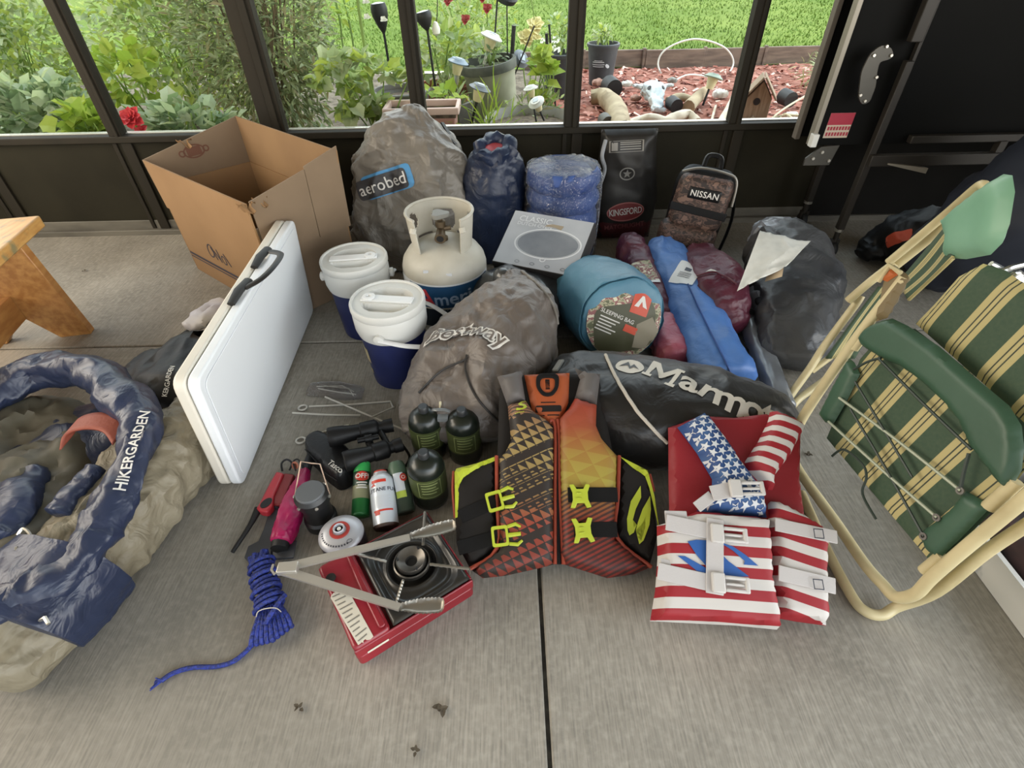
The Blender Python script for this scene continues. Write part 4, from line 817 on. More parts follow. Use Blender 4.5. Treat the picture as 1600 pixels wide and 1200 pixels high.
# ================================================================== BACK ROW OF BAGS
m_grey=mat('grey_nylon','#79736a',.42,n=(4,'#68625a',.35,.65),b=(11,.75,None,.022,.9),sheen=.2); m_navy=mat('navy_nylon','#232f4a',.4,n=(5,'#1b2439',.35,.65),b=(16,.5,None,.015,.8)); m_redl=mat('red_lining','#b1434a',.6); m_cyan=mat('cyan_print','#4f8fbf',.5); m_logod=mat('logo_dark','#3c3b3d',.5); m_lett=mat('letters_light','#d5d2cc',.5)
t=thing('air_mattress_bag','tall grey nylon storage bag with a blue edged logo, leaning on the window sill','bag',(-.41,2.38,0)); g=G()
soft(g,[(-.44,2.36,.03,.27,.20),(-.44,2.37,.17,.285,.215),(-.425,2.37,.33,.27,.20),(-.41,2.385,.46,.225,.165),(-.395,2.40,.56,.155,.115),(-.38,2.41,.625,.075,.06)],90,130,up=(0,1,0),ex=2.6,wr=(.032,5.6),seed=21,dirs=(1,1,.6),big=(.022,3)); body=put('body',g,m_grey,t); tb=bvh(body)
T_,W_=dpix(tb,(562,300),(636,276),n=(-.1,-.85,.25)); rr=rpoly(rect(-W_*.53,-W_*.17,W_*.5,W_*.17),W_*.08)
decal('logo_border',rpoly(rect(-W_*.5,-W_*.15,W_*.6,W_*.23),W_*.1) and (np.array(rpoly(rect(-W_*.4,-W_*.19,W_*.6,W_*.22),W_*.1)),[tuple(range(20))]),T_,tb,m_cyan,t,off=.003,L=.008); decal('logo_panel',(np.array(rr),[tuple(range(len(rr)))]),T_,tb,m_logod,t,off=.006,L=.008); decal('logo_letters',textpoly('aerobed',W_*.285,.004,sp=1.02),T_,tb,m_lett,t,off=.009,L=.008)
g=G(); T_,W_=dpix(tb,(688,195),(712,225)); g.box((0,0,.006),(W_*1.0,.02,.006),T_); put('strap',g,m_strap,t)
t=thing('sleeping_bag','upright navy stuffed sleeping bag sack with a gathered mouth showing red lining','sleeping bag',(-.06,2.33,0)); g=G()
soft(g,[(-.065,2.33,.02,.11,.115),(-.07,2.33,.12,.132,.135),(-.06,2.33,.28,.142,.138),(-.055,2.33,.39,.138,.13),(-.055,2.325,.45,.115,.105),(-.055,2.32,.485,.085,.075)],50,64,up=(0,1,0),wr=(.014,8),seed=33,dirs=(1,1,.35),endk=.15); put('body',g,m_navy,t)
g=G(); pts=[(-.055+.066*math.cos(a),2.315+.055*math.sin(a),.492+.022*math.sin(a*1.0+.3)+.006*math.sin(5*a)) for a in np.linspace(0,2*math.pi,40,endpoint=False)]; g.tube(pts,[.032]*40,16,closed=True); V=g.v[0]; g.v[0]=V+.014*np.stack([folds(V,16,1),folds(V,16,2),folds(V,16,3)],1); put('mouth_ring',g,m_navy,t)
g=G(); g.lathe([(.055,0),(.03,.008),(.0001,.0)],20,fr((-.05,2.31,.502),(0,-.2,1))); put('lining',g,m_redl,t)
m_blue=mat('blue_quilt','#3f5d9c',.5,n=(9,'#334c86',.35,.65),b=(30,.3)); m_clear=bpy.data.materials.new('clear_plastic'); m_clear.use_nodes=True
q=m_clear.node_tree; q.nodes.clear(); oo=q.nodes.new('ShaderNodeOutputMaterial'); mm=q.nodes.new('ShaderNodeMixShader'); t0=q.nodes.new('ShaderNodeBsdfTransparent'); g0=q.nodes.new('ShaderNodeBsdfGlossy'); g0.inputs['Roughness'].default_value=.08; f0=q.nodes.new('ShaderNodeLayerWeight'); f0.inputs[0].default_value=.28; rr_=q.nodes.new('ShaderNodeMapRange'); rr_.inputs[3].default_value=.10; rr_.inputs[4].default_value=.8
bpn=q.nodes.new('ShaderNodeBump'); nzz=q.nodes.new('ShaderNodeTexNoise'); nzz.inputs['Scale'].default_value=26; nzz.inputs['Distortion'].default_value=1.2; bpn.inputs['Strength'].default_value=1.0; bpn.inputs['Distance'].default_value=.03; q.links.new(nzz.outputs[0],bpn.inputs['Height']); q.links.new(bpn.outputs[0],g0.inputs['Normal'])
q.links.new(f0.outputs['Fresnel'],rr_.inputs[0]); q.links.new(rr_.outputs[0],mm.inputs[0]); q.links.new(t0.outputs[0],mm.inputs[1]); q.links.new(g0.outputs[0],mm.inputs[2]); q.links.new(mm.outputs[0],oo.inputs[0])
bc=(.235,2.27,0); t=thing('bedding_roll','round blue quilted roll packed in clear plastic by the charcoal bag','bedding',bc); g=G()
prof=[(.10,.003),(.14,.01)]; 
for z0 in np.arange(.02,.40,.085): prof+=[(.142,z0),(.156,z0+.02),(.158,z0+.045),(.15,z0+.07),(.137,z0+.083)]
prof+=[(.13,.425),(.10,.43),(.05,.428),(.0001,.43)]; g.lathe(prof,64,Matrix.Translation(Vector(bc))); V=g.v[0]; g.v[0]=V+.007*np.stack([folds(V,9,1),folds(V,9,2),.6*folds(V,14,3)],1); g.v[0][:,2]=np.maximum(g.v[0][:,2],.003); put('quilt',g,m_blue,t)
g=G(); g.lathe([(.15,.006),(.163,.02),(.166,.2),(.165,.40),(.155,.435),(.12,.45),(.06,.447),(.0001,.452)],72,Matrix.Translation(Vector(bc))); V=g.v[0]; g.v[0]=V+.009*np.stack([folds(V,13,4),folds(V,13,5),1.2*folds(V,15,6)],1); g.v[0][:,2]=np.maximum(g.v[0][:,2],.003); put('plastic_wrap',g,m_clear,t)
# charcoal bag
m_char=mat('charcoal_bag_paper','#1d1b19',.45,n=(6,'#26231f',.35,.65),b=(25,.3)); m_chred=mat('charcoal_bag_red','#4a1a1f',.45); m_chprint=mat('charcoal_print_grey','#8d8a84',.6); m_oval=mat('oval_red','#7d2a2c',.5)
pk=Plane((.44,2.50,0),(1,0,0),(-.02,.10,.995)); t=thing('charcoal_bag','tall dark paper charcoal bag with a red oval logo standing at the window wall','bag',(.57,2.53,0)); g=G()
Q=pk.mat(); Q=Q@Matrix.Rotation(0,4,'X'); g.pad([(0,0),(.27,0),(.285,.2),(.25,.44),(.25,.505),(-.01,.505),(-.01,.44),(-.02,.2)],.055,.10,.014,lambda x,y,z:np.array(pk.o)+x[:,None]*pk.ex+y[:,None]*pk.ey+(z+ .006*folds(np.stack([x,y,z*0],1),7,3))[:,None]*(pk.n if pk.n[1]<0 else -pk.n),bottom=.03); b_=put('body',g,m_char,t)
tb=bvh(b_)
T_,W_=dpix(tb,(952,230),(1006,227)); decal('label_frame',shapes(frame2(rect(-W_*.5,-.024,W_*.5,.024),.08),rect(-W_*.43,-.017,-W_*.25,.017),*[rect(-W_*.18,y,W_*.42,y+.004) for y in (-.014,-.004,.006,.014)]),T_,tb,m_chprint,t)
T_,W_=dpix(tb,(968,272),(992,271)); decal('emblem',shapes(ring2(W_*.5,W_*.42,W_*.08),off2(star(W_*.3),0,0)),T_,tb,m_chprint,t)
T_,W_=dpix(tb,(945,365),(1014,358)); decal('red_panel',(np.array(rpoly(rect(-W_*.62,-.11,W_*.62,.055),.03)),[tuple(range(20))]),T_,tb,m_chred,t,off=.0008)
T_,W_=dpix(tb,(950,334),(1004,327)); decal('logo_ring',ring2(W_*.54,W_*.27,W_*.035),T_,tb,mat('oval_line','#b06a66',.5),t,off=.003); decal('logo_oval',(np.array(ellipse(W_*.5,W_*.235)),[tuple(range(32))]),T_,tb,m_oval,t,off=.002); decal('logo_letters',off2(textpoly('KINGSFORD',W_*.2,.012,sp=.92),0,-.0,0,.92,1.3),T_,tb,m_lett,t,off=.004)
T_,W_=dpix(tb,(946,356),(1004,349)); decal('printed_letters',off2(textpoly('MATCHLIGHT',W_*.17,.01),0,0),T_,tb,mat('print_dull_red','#7d4548',.5),t,off=.003)
g=G(); g.tube(spline([(.44,2.47,.48),(.425,2.44,.42),(.445,2.45,.36),(.43,2.44,.30),(.425,2.45,.27)],5),.009,7); put('string_knot',g,mat('pale_string','#8f9296',.5),t)
# backpack
def camo(cols,sc):
    def f(N,L,bs,tc):
        n=NB(N,L); p=tc.outputs['Object']; a=n.noise(p,sc,4,(1,1,1.6)); return n.ramp(a,[(.0,cols[0]),(.42,cols[1]),(.5,cols[2]),(.58,cols[3])],True)
    return f
m_camo=nodemat('brown_camouflage',camo(('#2b211d','#5b463d','#3c2e28','#735a4e'),26),.55); m_camog=nodemat('green_camouflage',camo(('#3c3a2b','#8e8a68','#5b5a3e','#b7ad8c'),30),.6); m_cam2=nodemat('leafy_camouflage_print',camo(('#5f6148','#a7a287','#8c5a5a','#d3cdb6'),34),.6)
m_bkb=mat('black_nylon','#0f0f10',.5,spec=.3,b=(80,.15)); m_metal_bead=mat('zip_metal','#7d7a74',.4,metal=.6)
pb=Plane((.655,2.235,.0),(.93,-.30,-.10),(.0,.13,.99)); nb_=pb.n if pb.n[1]<0 else -pb.n
def pbm(dz): return lambda x,y,z:np.array(pb.o)+x[:,None]*pb.ex+y[:,None]*pb.ey+(z+dz)[:,None]*nb_
t=thing('backpack','small brown camouflage backpack with a black name patch, against the window wall','backpack',(.80,2.22,0))
g=G(); g.pad(rpoly([(.02,.02),(.25,.03),(.262,.40),(.23,.455),(.05,.455),(.015,.40)],.05,4),.05,.05,.013,pbm(0),bottom=.09); put('body',g,m_bkb,t)
g=G(); g.pad(rpoly([(.022,.20),(.25,.20),(.255,.43),(.03,.43)],.045,4),.045,.035,.012,pbm(.035),bottom=.03); up_=put('upper_pocket',g,m_camo,t)
g=G(); g.pad(rpoly([(.0,.0),(.245,.0),(.25,.225),(.0,.235)],.04,4),.06,.04,.012,pbm(.05),bottom=.05); lo_=put('lower_pocket',g,m_camo,t)
def strip(p0,p1,wd,dz,th=.005):
    g=G(); d=np.array(p1)-np.array(p0); n2=np.array([-d[1],d[0]])/np.linalg.norm(d)*wd/2
    q=[np.array(p0)-n2,np.array(p1)-n2,np.array(p1)+n2,np.array(p0)+n2]; g.hexa([np.array(pb.o)+a[0]*pb.ex+a[1]*pb.ey+nb_*dz for a in q],[np.array(pb.o)+a[0]*pb.ex+a[1]*pb.ey+nb_*(dz+th) for a in q]); return g
put('strap',strip((.02,.295),(.255,.285),.032,.078),m_bkb,t,bev=.002); put('strap',strip((.0,.12),(.25,.11),.03,.108),m_bkb,t,bev=.002)
g=G(); g.pad(rpoly([(.075,.335),(.21,.335),(.21,.385),(.075,.385)],.008),.006,.01,.01,pbm(.079)); pt=put('name_patch',g,m_bkb,t)
tq=bvh(pt); T_=fr(np.array(pb.o)+.1425*pb.ex+.36*pb.ey+nb_*.08,nb_,pb.ex); decal('patch_letters',off2(textpoly('NISSAN',.033,.014,sp=1.05),0,0,0,1,1.05),T_,tq,m_lett,t,off=.002)
g=G(); 
for q in ([(.03,.43),(.10,.455),(.2,.452),(.25,.43),(.265,.33)],): g.tube([np.array(pb.o)+a*pb.ex+b*pb.ey+nb_*.06 for a,b in q],.005,6,smooth=5)
put('zip',g,m_metal_bead,t); g=G(); g.tube([pb.at(.11,.45,.0),np.array(pb.at(.12,.49,0))-nb_*.03,np.array(pb.at(.17,.49,0))-nb_*.03,pb.at(.18,.45,0)],.01,7,smooth=5); put('grab_handle',g,m_bkb,t)
g=G(); g.tube([pb.at(.26,.40,0)-nb_*.06,pb.at(.30,.25,0)-nb_*.07,pb.at(.29,.1,0)-nb_*.04,pb.at(.27,.06,0)],.013,7,smooth=5,flat=.4); put('shoulder_strap',g,m_bkb,t)
# ================================================================== PAN BOX, GREY BAGS
m_shiny=mat('black_shiny_nylon','#3b3d3e',.28,n=(4,'#2a2b2c',.35,.65),b=(50,.2),coat=.3)
t=thing('stuff_sack','shiny charcoal stuff sack squeezed between the large grey bag and the pan box','bag',(.08,1.72,0)); g=G(); soft(g,[(-.06,1.60,.12,.10,.10),(-.02,1.67,.14,.14,.13),(.08,1.74,.12,.15,.115),(.20,1.78,.11,.12,.10)],36,48,wr=(.012,8),seed=44); g.tube([(0,1.66,.24),(-.02,1.62,.285),(.0,1.60,.30)],[.06,.04,.015],10,smooth=3); put('body',g,m_shiny,t)
m_pbox=mat('box_print_grey','#a9acb2',.5,n=(5,'#bcbfc3',.35,.65)); m_pboxd=mat('box_print_dark','#74787f',.5,n=(6,'#878b91',.4,.6)); m_pboxl=mat('box_print_light','#dcdee0',.5); m_pside=mat('box_side_dark','#2f2c2b',.6)
A=P(805,328,.36); B=P(930,348,.36); Cc=P(901,434,.25); ex=(B-A)/np.linalg.norm(B-A); px_=Plane(A,ex,A-(A+(Cc-B))); 
wx=np.linalg.norm(B-A); hy=abs((Cc-B)@px_.ey); nz=px_.n if px_.n[2]>0 else -px_.n
t=thing('cookware_box','grey printed cookware carton lying tilted in front of the blue roll','box',tuple((A+Cc)/2*np.array([1,1,0]))); g=G()
up_s=-1 if px_.ey[2]>0 else 1
def pbx(x,y,h): return A+px_.ex*x+px_.ey*y*(-1 if (px_.ey@(Cc-B))<0 else 1)+nz*h
g.hexa([pbx(0,hy,-.085),pbx(wx,hy,-.085),pbx(wx,0,-.085),pbx(0,0,-.085)],[pbx(0,hy,0),pbx(wx,hy,0),pbx(wx,0,0),pbx(0,0,0)]); b_=put('carton',g,m_pside,t,bev=.002)
tq=bvh(b_)
def pbT(x,y): return fr(pbx(x,y,.0),nz,px_.ex)
decal('printed_top',rect(-wx*.49,-hy*.49,wx*.49,hy*.49) and (np.array(rect(-wx*.49,-hy*.49,wx*.49,hy*.49)),[(0,1,2,3)]),pbT(wx/2,hy/2),tq,m_pbox,t)
decal('pan_picture',(np.array(ellipse(wx*.36,hy*.24)),[tuple(range(32))]),pbT(wx*.56,hy*.53)@Matrix.Rotation(.08,4,'Z'),tq,m_pboxd,t,off=.0018)
decal('pan_outline',shapes(ring2(wx*.40,hy*.28,.006),off2(ring2(.012,.01,.004,12),0,-hy*.29)),pbT(wx*.56,hy*.53)@Matrix.Rotation(.08,4,'Z'),tq,m_pboxl,t,off=.0022)
decal('printed_letters',textpoly('CLASSIC',.036,.006,'LEFT'),pbT(wx*.1,hy*.14),tq,m_pboxl,t,off=.0022); decal('printed_letters',textpoly('DUTCH OVEN',.022,.006,'LEFT'),pbT(wx*.1,hy*.235),tq,m_pboxl,t,off=.0022)
decal('tape_tear',(np.array([(-.03,-.006),(.01,-.004),(.04,-.012),(.045,.008),(.0,.01),(-.02,.004)]),[(0,1,2,3,4,5)]),pbT(wx*.53,hy*.20),tq,mat('torn_card','#a0927c',.8),t,off=.0025)
decal('printed_icons',shapes(*[off2(ring2(.01,.007,.003,12),x,0) for x in (-.1,-.04,.02,.08)]),pbT(wx*.6,hy*.92),tq,m_pboxd,t,off=.0022)
m_bw=mat('bestway_grey','#655c55',.45,n=(4,'#584f48',.35,.65),b=(11,.75,None,.022,.9),sheen=.15); m_seam=mat('dark_piping','#2b2826',.6)
t=thing('tent_bag','big slumped grey brown bag with white outlined lettering in the middle of the pile','bag',(-.08,1.32,0)); g=G()
soft(g,[(-.15,1.10,.06,.16,.07),(-.15,1.17,.105,.205,.115),(-.11,1.29,.145,.21,.15),(-.045,1.40,.175,.185,.165),(.0,1.50,.20,.155,.16),(.015,1.575,.23,.12,.13),(.005,1.625,.265,.07,.075)],96,128,wr=(.021,6.4),seed=52,dirs=(1,.7,1),big=(.016,4)); b_=put('body',g,m_bw,t); tb=bvh(b_)
T_,W_=dpix(tb,(706,517),(792,527)); s1=off2(textpoly('Bestway',W_*.40,.065,sp=1.0,shear=.1),-.03,0); s2=off2(textpoly('Bestway',W_*.40,.0,sp=1.0,shear=.1),-.03,0)
def arc2(sh,k): 
    v,f=sh; v=v.copy(); v[:,1]-=k*v[:,0]**2; return v,f
decal('letter_outline',arc2(s1,2.2),T_,tb,m_lett,t,off=.007,L=.005); decal('letter_fill',arc2(s2,2.2),T_,tb,m_bw,t,off=.0085,L=.005)
g=G(); 
def trace(tree,pts,off=.004,k=5):
    sp=spline([(x,y,0) for x,y in pts],k); o=[]
    for x,y,_ in sp:
        h=hitpx(tree,x,y)
        if h[0] is not None: o.append(tuple(h[0]+h[1]*off*(1 if h[1].dot(Vector(CAMP)-h[0])>0 else -1)))
    return o
g.tube(trace(tb,[(730,555),(728,580),(745,620),(780,660)]),.003,6); put('seam',g,m_seam,t)
g=G(); g.tube(trace(tb,[(716,440),(741,419),(786,409),(832,438),(862,474),(872,512)],.002),.0045,7); put('hood_seam',g,m_grey,t)
g=G(); g.tube(trace(tb,[(728,562),(690,580),(655,615)]),.003,6); put('seam',g,m_seam,t)
# ================================================================== RIGHT-HAND PILE
def sp(*q): 
    """spine from (px,py,z,half width,half height) picks"""
    return [tuple(P(a,b,z))+(w_,h_) for a,b,z,w_,h_ in q]
m_teal=mat('teal_nylon','#4f7f96',.45,n=(5,'#416f88',.35,.65),b=(18,.35,None,.012,.8)); m_orange_l=mat('label_orange','#c1492f',.5); m_khaki=mat('label_khaki','#857d6a',.6); m_olive=mat('label_olive','#45452f',.5)
t=thing('sleeping_bag','teal rolled sleeping bag with a leafy camouflage end label facing the camera','sleeping bag',(.33,1.62,0)); g=G()
soft(g,[(.378,1.475,.195,.140,.140),(.373,1.50,.19,.15,.147),(.345,1.61,.175,.155,.150),(.31,1.72,.155,.148,.142),(.29,1.80,.148,.12,.115)],44,64,wr=(.007,9),seed=61,dirs=(1,.35,1),endk=.10,ex=2.1); b_=put('body',g,m_teal,t)
ax=Vector((.375-.33,1.50-1.70,.01)).normalized(); ax=Vector((.17,-.90,.36)).normalized(); Tl=fr(Vector((.378,1.475,.195))+ax*.014,ax,(1,.2,.0)); 
g=G(); g.grid(lambda U,V:np.stack([.132*U*np.cos(V*2*math.pi),.132*U*np.sin(V*2*math.pi),.022*(1-U**2)+.002*np.sin(9*V*6.28)*U],1),14,48,T=Tl); lbp=put('end_label',g,m_cam2,t); tq=bvh(lbp)
def LD(n_,sh,x,y,m,o=.0015,a=0): decal(n_,sh,Tl@Matrix.Translation((x,y,0))@Matrix.Rotation(a,4,'Z'),tq,m,t,off=o)
LD('label_print',(np.array(rpoly(rect(-.1,-.105,.118,.06),.05)),[tuple(range(20))]),-.01,.0,m_olive,.001)
LD('label_print',(np.array(rect(-.033,-.036,.033,.036)),[(0,1,2,3)]),.055,.052,m_orange_l,.002,-.45)
LD('label_emblem',shapes([(-.024,-.016),(-.004,.022),(.004,.022),(.026,-.016),(.008,-.012),(.0,.004),(-.008,-.016)]),.056,.056,m_lett,.003,-.4)
LD('label_print',(np.array([(-.03,.035),(.03,.05),(.055,-.0),(.02,-.062),(-.045,-.045)]),[(0,1,2,3,4)]),.065,-.048,m_khaki,.002)
LD('label_print',(np.array(rect(-.025,-.012,.025,.012)),[(0,1,2,3)]),.012,-.028,m_orange_l,.002,-.5)
LD('label_letters',shapes(off2(textpoly('SLEEPING BAG',.019,.01),0,.012),*[rect(-.055,-.008-i*.011,-.055+.07-.01*(i%3),-.004-i*.011) for i in range(5)]),-.035,.012,m_lett,.0025,-.5)
m_mar=mat('maroon_nylon','#5a2230',.45,n=(6,'#45172a',.35,.65),b=(18,.6,None,.014,.8)); m_pinkf=mat('dusty_pink_nylon',(.46,.13,.17),.45,n=(6,'#934558',.35,.65),b=(18,.6,None,.014,.8)); m_chairblue=mat('blue_canvas','#4f79b8',.5,n=(6,'#456ca8',.35,.65),b=(16,.45,None,.012,.8)); m_lwhite=mat('label_white','#d8d8d6',.5); m_lk=mat('label_ink','#3a3d48',.5)
t=thing('chair_bag','maroon folding chair bag with a camouflage printed label beside the teal sleeping bag','chair bag',tuple(P(1010,470,0))); g=G()
soft(g,sp((985,378,.14,.05,.05),(990,400,.13,.066,.06),(1012,450,.10,.068,.06),(1030,500,.075,.06,.055)),40,44,wr=(.010,11),seed=71); b_=put('body',g,m_mar,t)
g=G(); soft(g,sp((1030,495,.07,.055,.05),(1040,520,.065,.066,.055),(1052,560,.06,.06,.052)),30,44,wr=(.010,11),seed=72); put('lower_end',g,m_pinkf,t); tq=bvh(b_)
T_,W_=dpix(tq,(990,428),(1022,420)); decal('label',(np.array(rect(-W_*.5,-.075,W_*.5,.055)),[(0,1,2,3)]),T_,tq,m_cam2,t,off=.003,L=.012); decal('label',(np.array(rect(-W_*.5,-.086,W_*.5,-.072)),[(0,1,2,3)]),T_,tq,m_lwhite,t,off=.0035,L=.012)
t=thing('chair_bag','long bright blue folding chair bag with a white care label, lying across the pile','chair bag',tuple(P(1085,480,0))); g=G()
soft(g,sp((1033,384,.15,.055,.05),(1042,402,.14,.08,.06),(1070,460,.11,.092,.07),(1100,520,.09,.10,.07),(1135,590,.075,.10,.06)),56,64,wr=(.010,8),seed=73,dirs=(1.3,.5,1),endk=.3); b_=put('body',g,m_chairblue,t); tq=bvh(b_)
T_,W_=dpix(tq,(1056,415),(1090,440)); decal('care_label',(np.array(rpoly(rect(-W_*.36,-W_*.55,W_*.36,W_*.55),.006)),[tuple(range(20))]),T_@Matrix.Rotation(.55,4,'Z'),tq,m_lwhite,t,off=.003,L=.012); decal('label_print',shapes(rect(-.012,.008,.012,.03),*[rect(-.025,-.008-i*.009,.022,-.005-i*.009) for i in range(4)]),T_@Matrix.Rotation(.55,4,'Z'),tq,m_lk,t,off=.0045)
g=G(); g.tube(trace(tq,[(1075,445),(1100,500),(1130,560),(1150,600)]),.003,6); put('seam',g,mat('blue_piping','#2c4a86',.6),t)
t=thing('gear_bag','round maroon nylon bag between the blue chair bag and the black plastic bag','bag',tuple(P(1115,460,0))); g=G()
soft(g,sp((1090,410,.11,.08,.08),(1110,440,.12,.115,.105),(1130,480,.11,.10,.095),(1145,505,.09,.06,.06)),40,56,wr=(.013,9),seed=74); b_=put('body',g,m_mar,t); tq=bvh(b_)
T_,W_=dpix(tq,(1102,424),(1124,423)); decal('printed_mark',shapes([(-W_*.5,-.006),(-W_*.1,.008),(W_*.1,.002),(W_*.5,-.004)]),T_,tq,m_lett,t,off=.002)
g=G(); g.tube(trace(tq,[(1090,432),(1120,428),(1150,445)],.006),.004,6); put('drawcord',g,m_mar,t)
m_gwrap=mat('grey_film','#6f7276',.25,n=(5,'#8b8e92',.4,.65),b=(30,.4),coat=.4)
t=thing('pole_bundle','grey plastic wrapped pole bundle to the right of the blue chair bag','pole bundle',tuple(P(1190,550,0))); g=G(); soft(g,sp((1163,488,.05,.03,.03),(1172,510,.05,.036,.034),(1195,565,.045,.038,.034),(1225,635,.04,.036,.03)),36,32,wr=(.006,16),seed=75,dirs=(1,.3,1)); put('wrap',g,m_gwrap,t); g=G(); g.tube([P(1158,480,.07),P(1170,492,.085)],.026,10); put('end_cap',g,m_blk,t)
m_trash=mat('black_bag_plastic',(.055,.056,.058),.45,n=(4,'#2b2c2f',.4,.62),b=(12,.6,None,.018,.9)); m_trashg=mat('grey_bag_plastic','#7c7f85',.3,b=(40,.3),coat=.2); m_paper=mat('white_paper','#dcdad2',.6,n=(11,'#c5c3ba',.35,.65),b=(30,.4)); m_paperb=mat('kraft_paper','#b39a78',.7)
t=thing('plastic_bag','large black plastic bag of gear with a grey gathered top behind the lawn chairs','bag',tuple(P(1225,450,0))); g=G()
soft(g,sp((1215,372,.17,.10,.08),(1222,392,.17,.145,.13),(1238,440,.13,.165,.125),(1240,500,.10,.13,.10),(1236,560,.06,.09,.05)),60,72,wr=(.02,6.5),seed=76,big=(.014,4)); b_=put('body',g,m_trash,t); tq=bvh(b_)
g=G(); soft(g,sp((1200,362,.19,.08,.055),(1215,372,.2,.115,.08),(1232,392,.19,.12,.075)),26,48,wr=(.012,14),seed=77,floor=.06); put('gathered_top',g,m_trashg,t)
g=G(); soft(g,sp((1180,430,.12,.04,.06),(1190,470,.1,.05,.06),(1205,500,.08,.045,.04)),20,28,wr=(.016,12),seed=78); put('torn_liner',g,m_trashg,t)
cs=[P(1187,362,.33),P(1266,378,.325),P(1228,417,.30),P(1152,454,.25)]
g=G(); 
def papf(U,V):
    a=np.outer((1-U)*(1-V),cs[0])+np.outer(U*(1-V),cs[1])+np.outer(U*V,cs[2])+np.outer((1-U)*V,cs[3]); a[:,2]+=.012*np.sin(U*3.1)*np.sin(V*3)+.006*folds(np.stack([U*.3,V*.3,0*U],1),9,3); return a
g.grid(papf,24,24); put('paper_sheet',g,m_paper,lab='crumpled white instruction sheet lying on the black plastic bag',cat='paper',solid=.0015)
g=G(); cs2=[P(1200,425,.272),P(1225,415,.28),P(1222,432,.27),P(1195,440,.25)]; g.add(cs2,[(0,1,2,3)]); put('paper_scrap',g,m_paperb,lab='small tan paper scrap sticking out under the white sheet',cat='paper',solid=.0015)
m_mm=mat('black_ripstop','#171514',.42,n=(4,'#121111',.35,.65),b=(12,.5,None,.016,.8),sheen=.1); m_mml=mat('print_pale','#cbc6bb',.5); m_cordw=mat('white_cord','#b9b2a6',.55)
t=thing('tent_bag','long black tent bag with big pale lettering and white cord behind the life vests','bag',(.45,1.13,0)); g=G()
soft(g,[(.14,1.25,.09,.08,.085),(.20,1.22,.105,.13,.11),(.33,1.14,.115,.18,.12),(.48,1.10,.115,.18,.12),(.62,1.09,.105,.155,.11),(.74,1.10,.085,.11,.09),(.80,1.11,.065,.06,.06)],72,84,wr=(.013,6.5),seed=81,dirs=(.6,1,1),big=(.008,4)); b_=put('body',g,m_mm,t); tm=bvh(b_)
T_,W_=dpix(tm,(962,571),(1006,577)); decal('logo_disc',(np.array(ellipse(W_*.5,W_*.42)),[tuple(range(32))]),T_,tm,m_mml,t,off=.002,L=.012); decal('logo_peak',shapes([(-.38*W_,-.1*W_),(-.1*W_,.26*W_),(.02*W_,.02*W_),(.12*W_,.18*W_),(.36*W_,-.16*W_),(.12*W_,.02*W_),(.02*W_,-.16*W_),(-.08*W_,.06*W_)]),T_,tm,m_mm,t,off=.0035,L=.012)
L_=[('M',1036,584),('a',1078,598),('r',1108,611),('m',1142,626),('o',1177,640),('t',1200,650)]
Mp=(np.array([(-.46,-.36),(-.20,-.36),(-.20,-.26),(-.28,-.26),(-.28,.16),(-.0,-.24),(.28,.16),(.28,-.26),(.20,-.26),(.20,-.36),(.46,-.36),(.46,-.26),(.39,-.26),(.39,.26),(.46,.26),(.46,.36),(.24,.36),(0,.02),(-.24,.36),(-.46,.36),(-.46,.26),(-.39,.26),(-.39,-.26),(-.46,-.26)]),[(0,1,2,3,22,23),(3,4,19,20,21,22),(4,5,18,19),(5,6,16,18) if False else (5,6,17,18),(6,17,16,15,14,13),(6,13,12,7),(7,12,11,10,9,8)])
for i,(ch,x,y) in enumerate(L_):
    T_,W_=dpix(tm,(x-10,y-4.5),(x+10,y+4.5)); 
    if W_<.1: decal('letter',(off2(Mp,0,0,0,.105,.115) if i==0 else off2(textpoly(ch,.125,.024),0,0,0,1,.9)),T_,tm,m_mml,t,off=.002,L=.01)
g=G(); g.tube(trace(tm,[(946,556),(962,590),(985,628),(1010,660),(1042,692)],.005,8),.005,7); put('cord',g,m_cordw,t)
g=G(); T_,W_=dpix(tm,(868,580),(878,565)); g.box((0,0,.004),(.05,.018,.006),T_); put('end_tab',g,mat('grey_tab','#8b8d8a',.5),t)
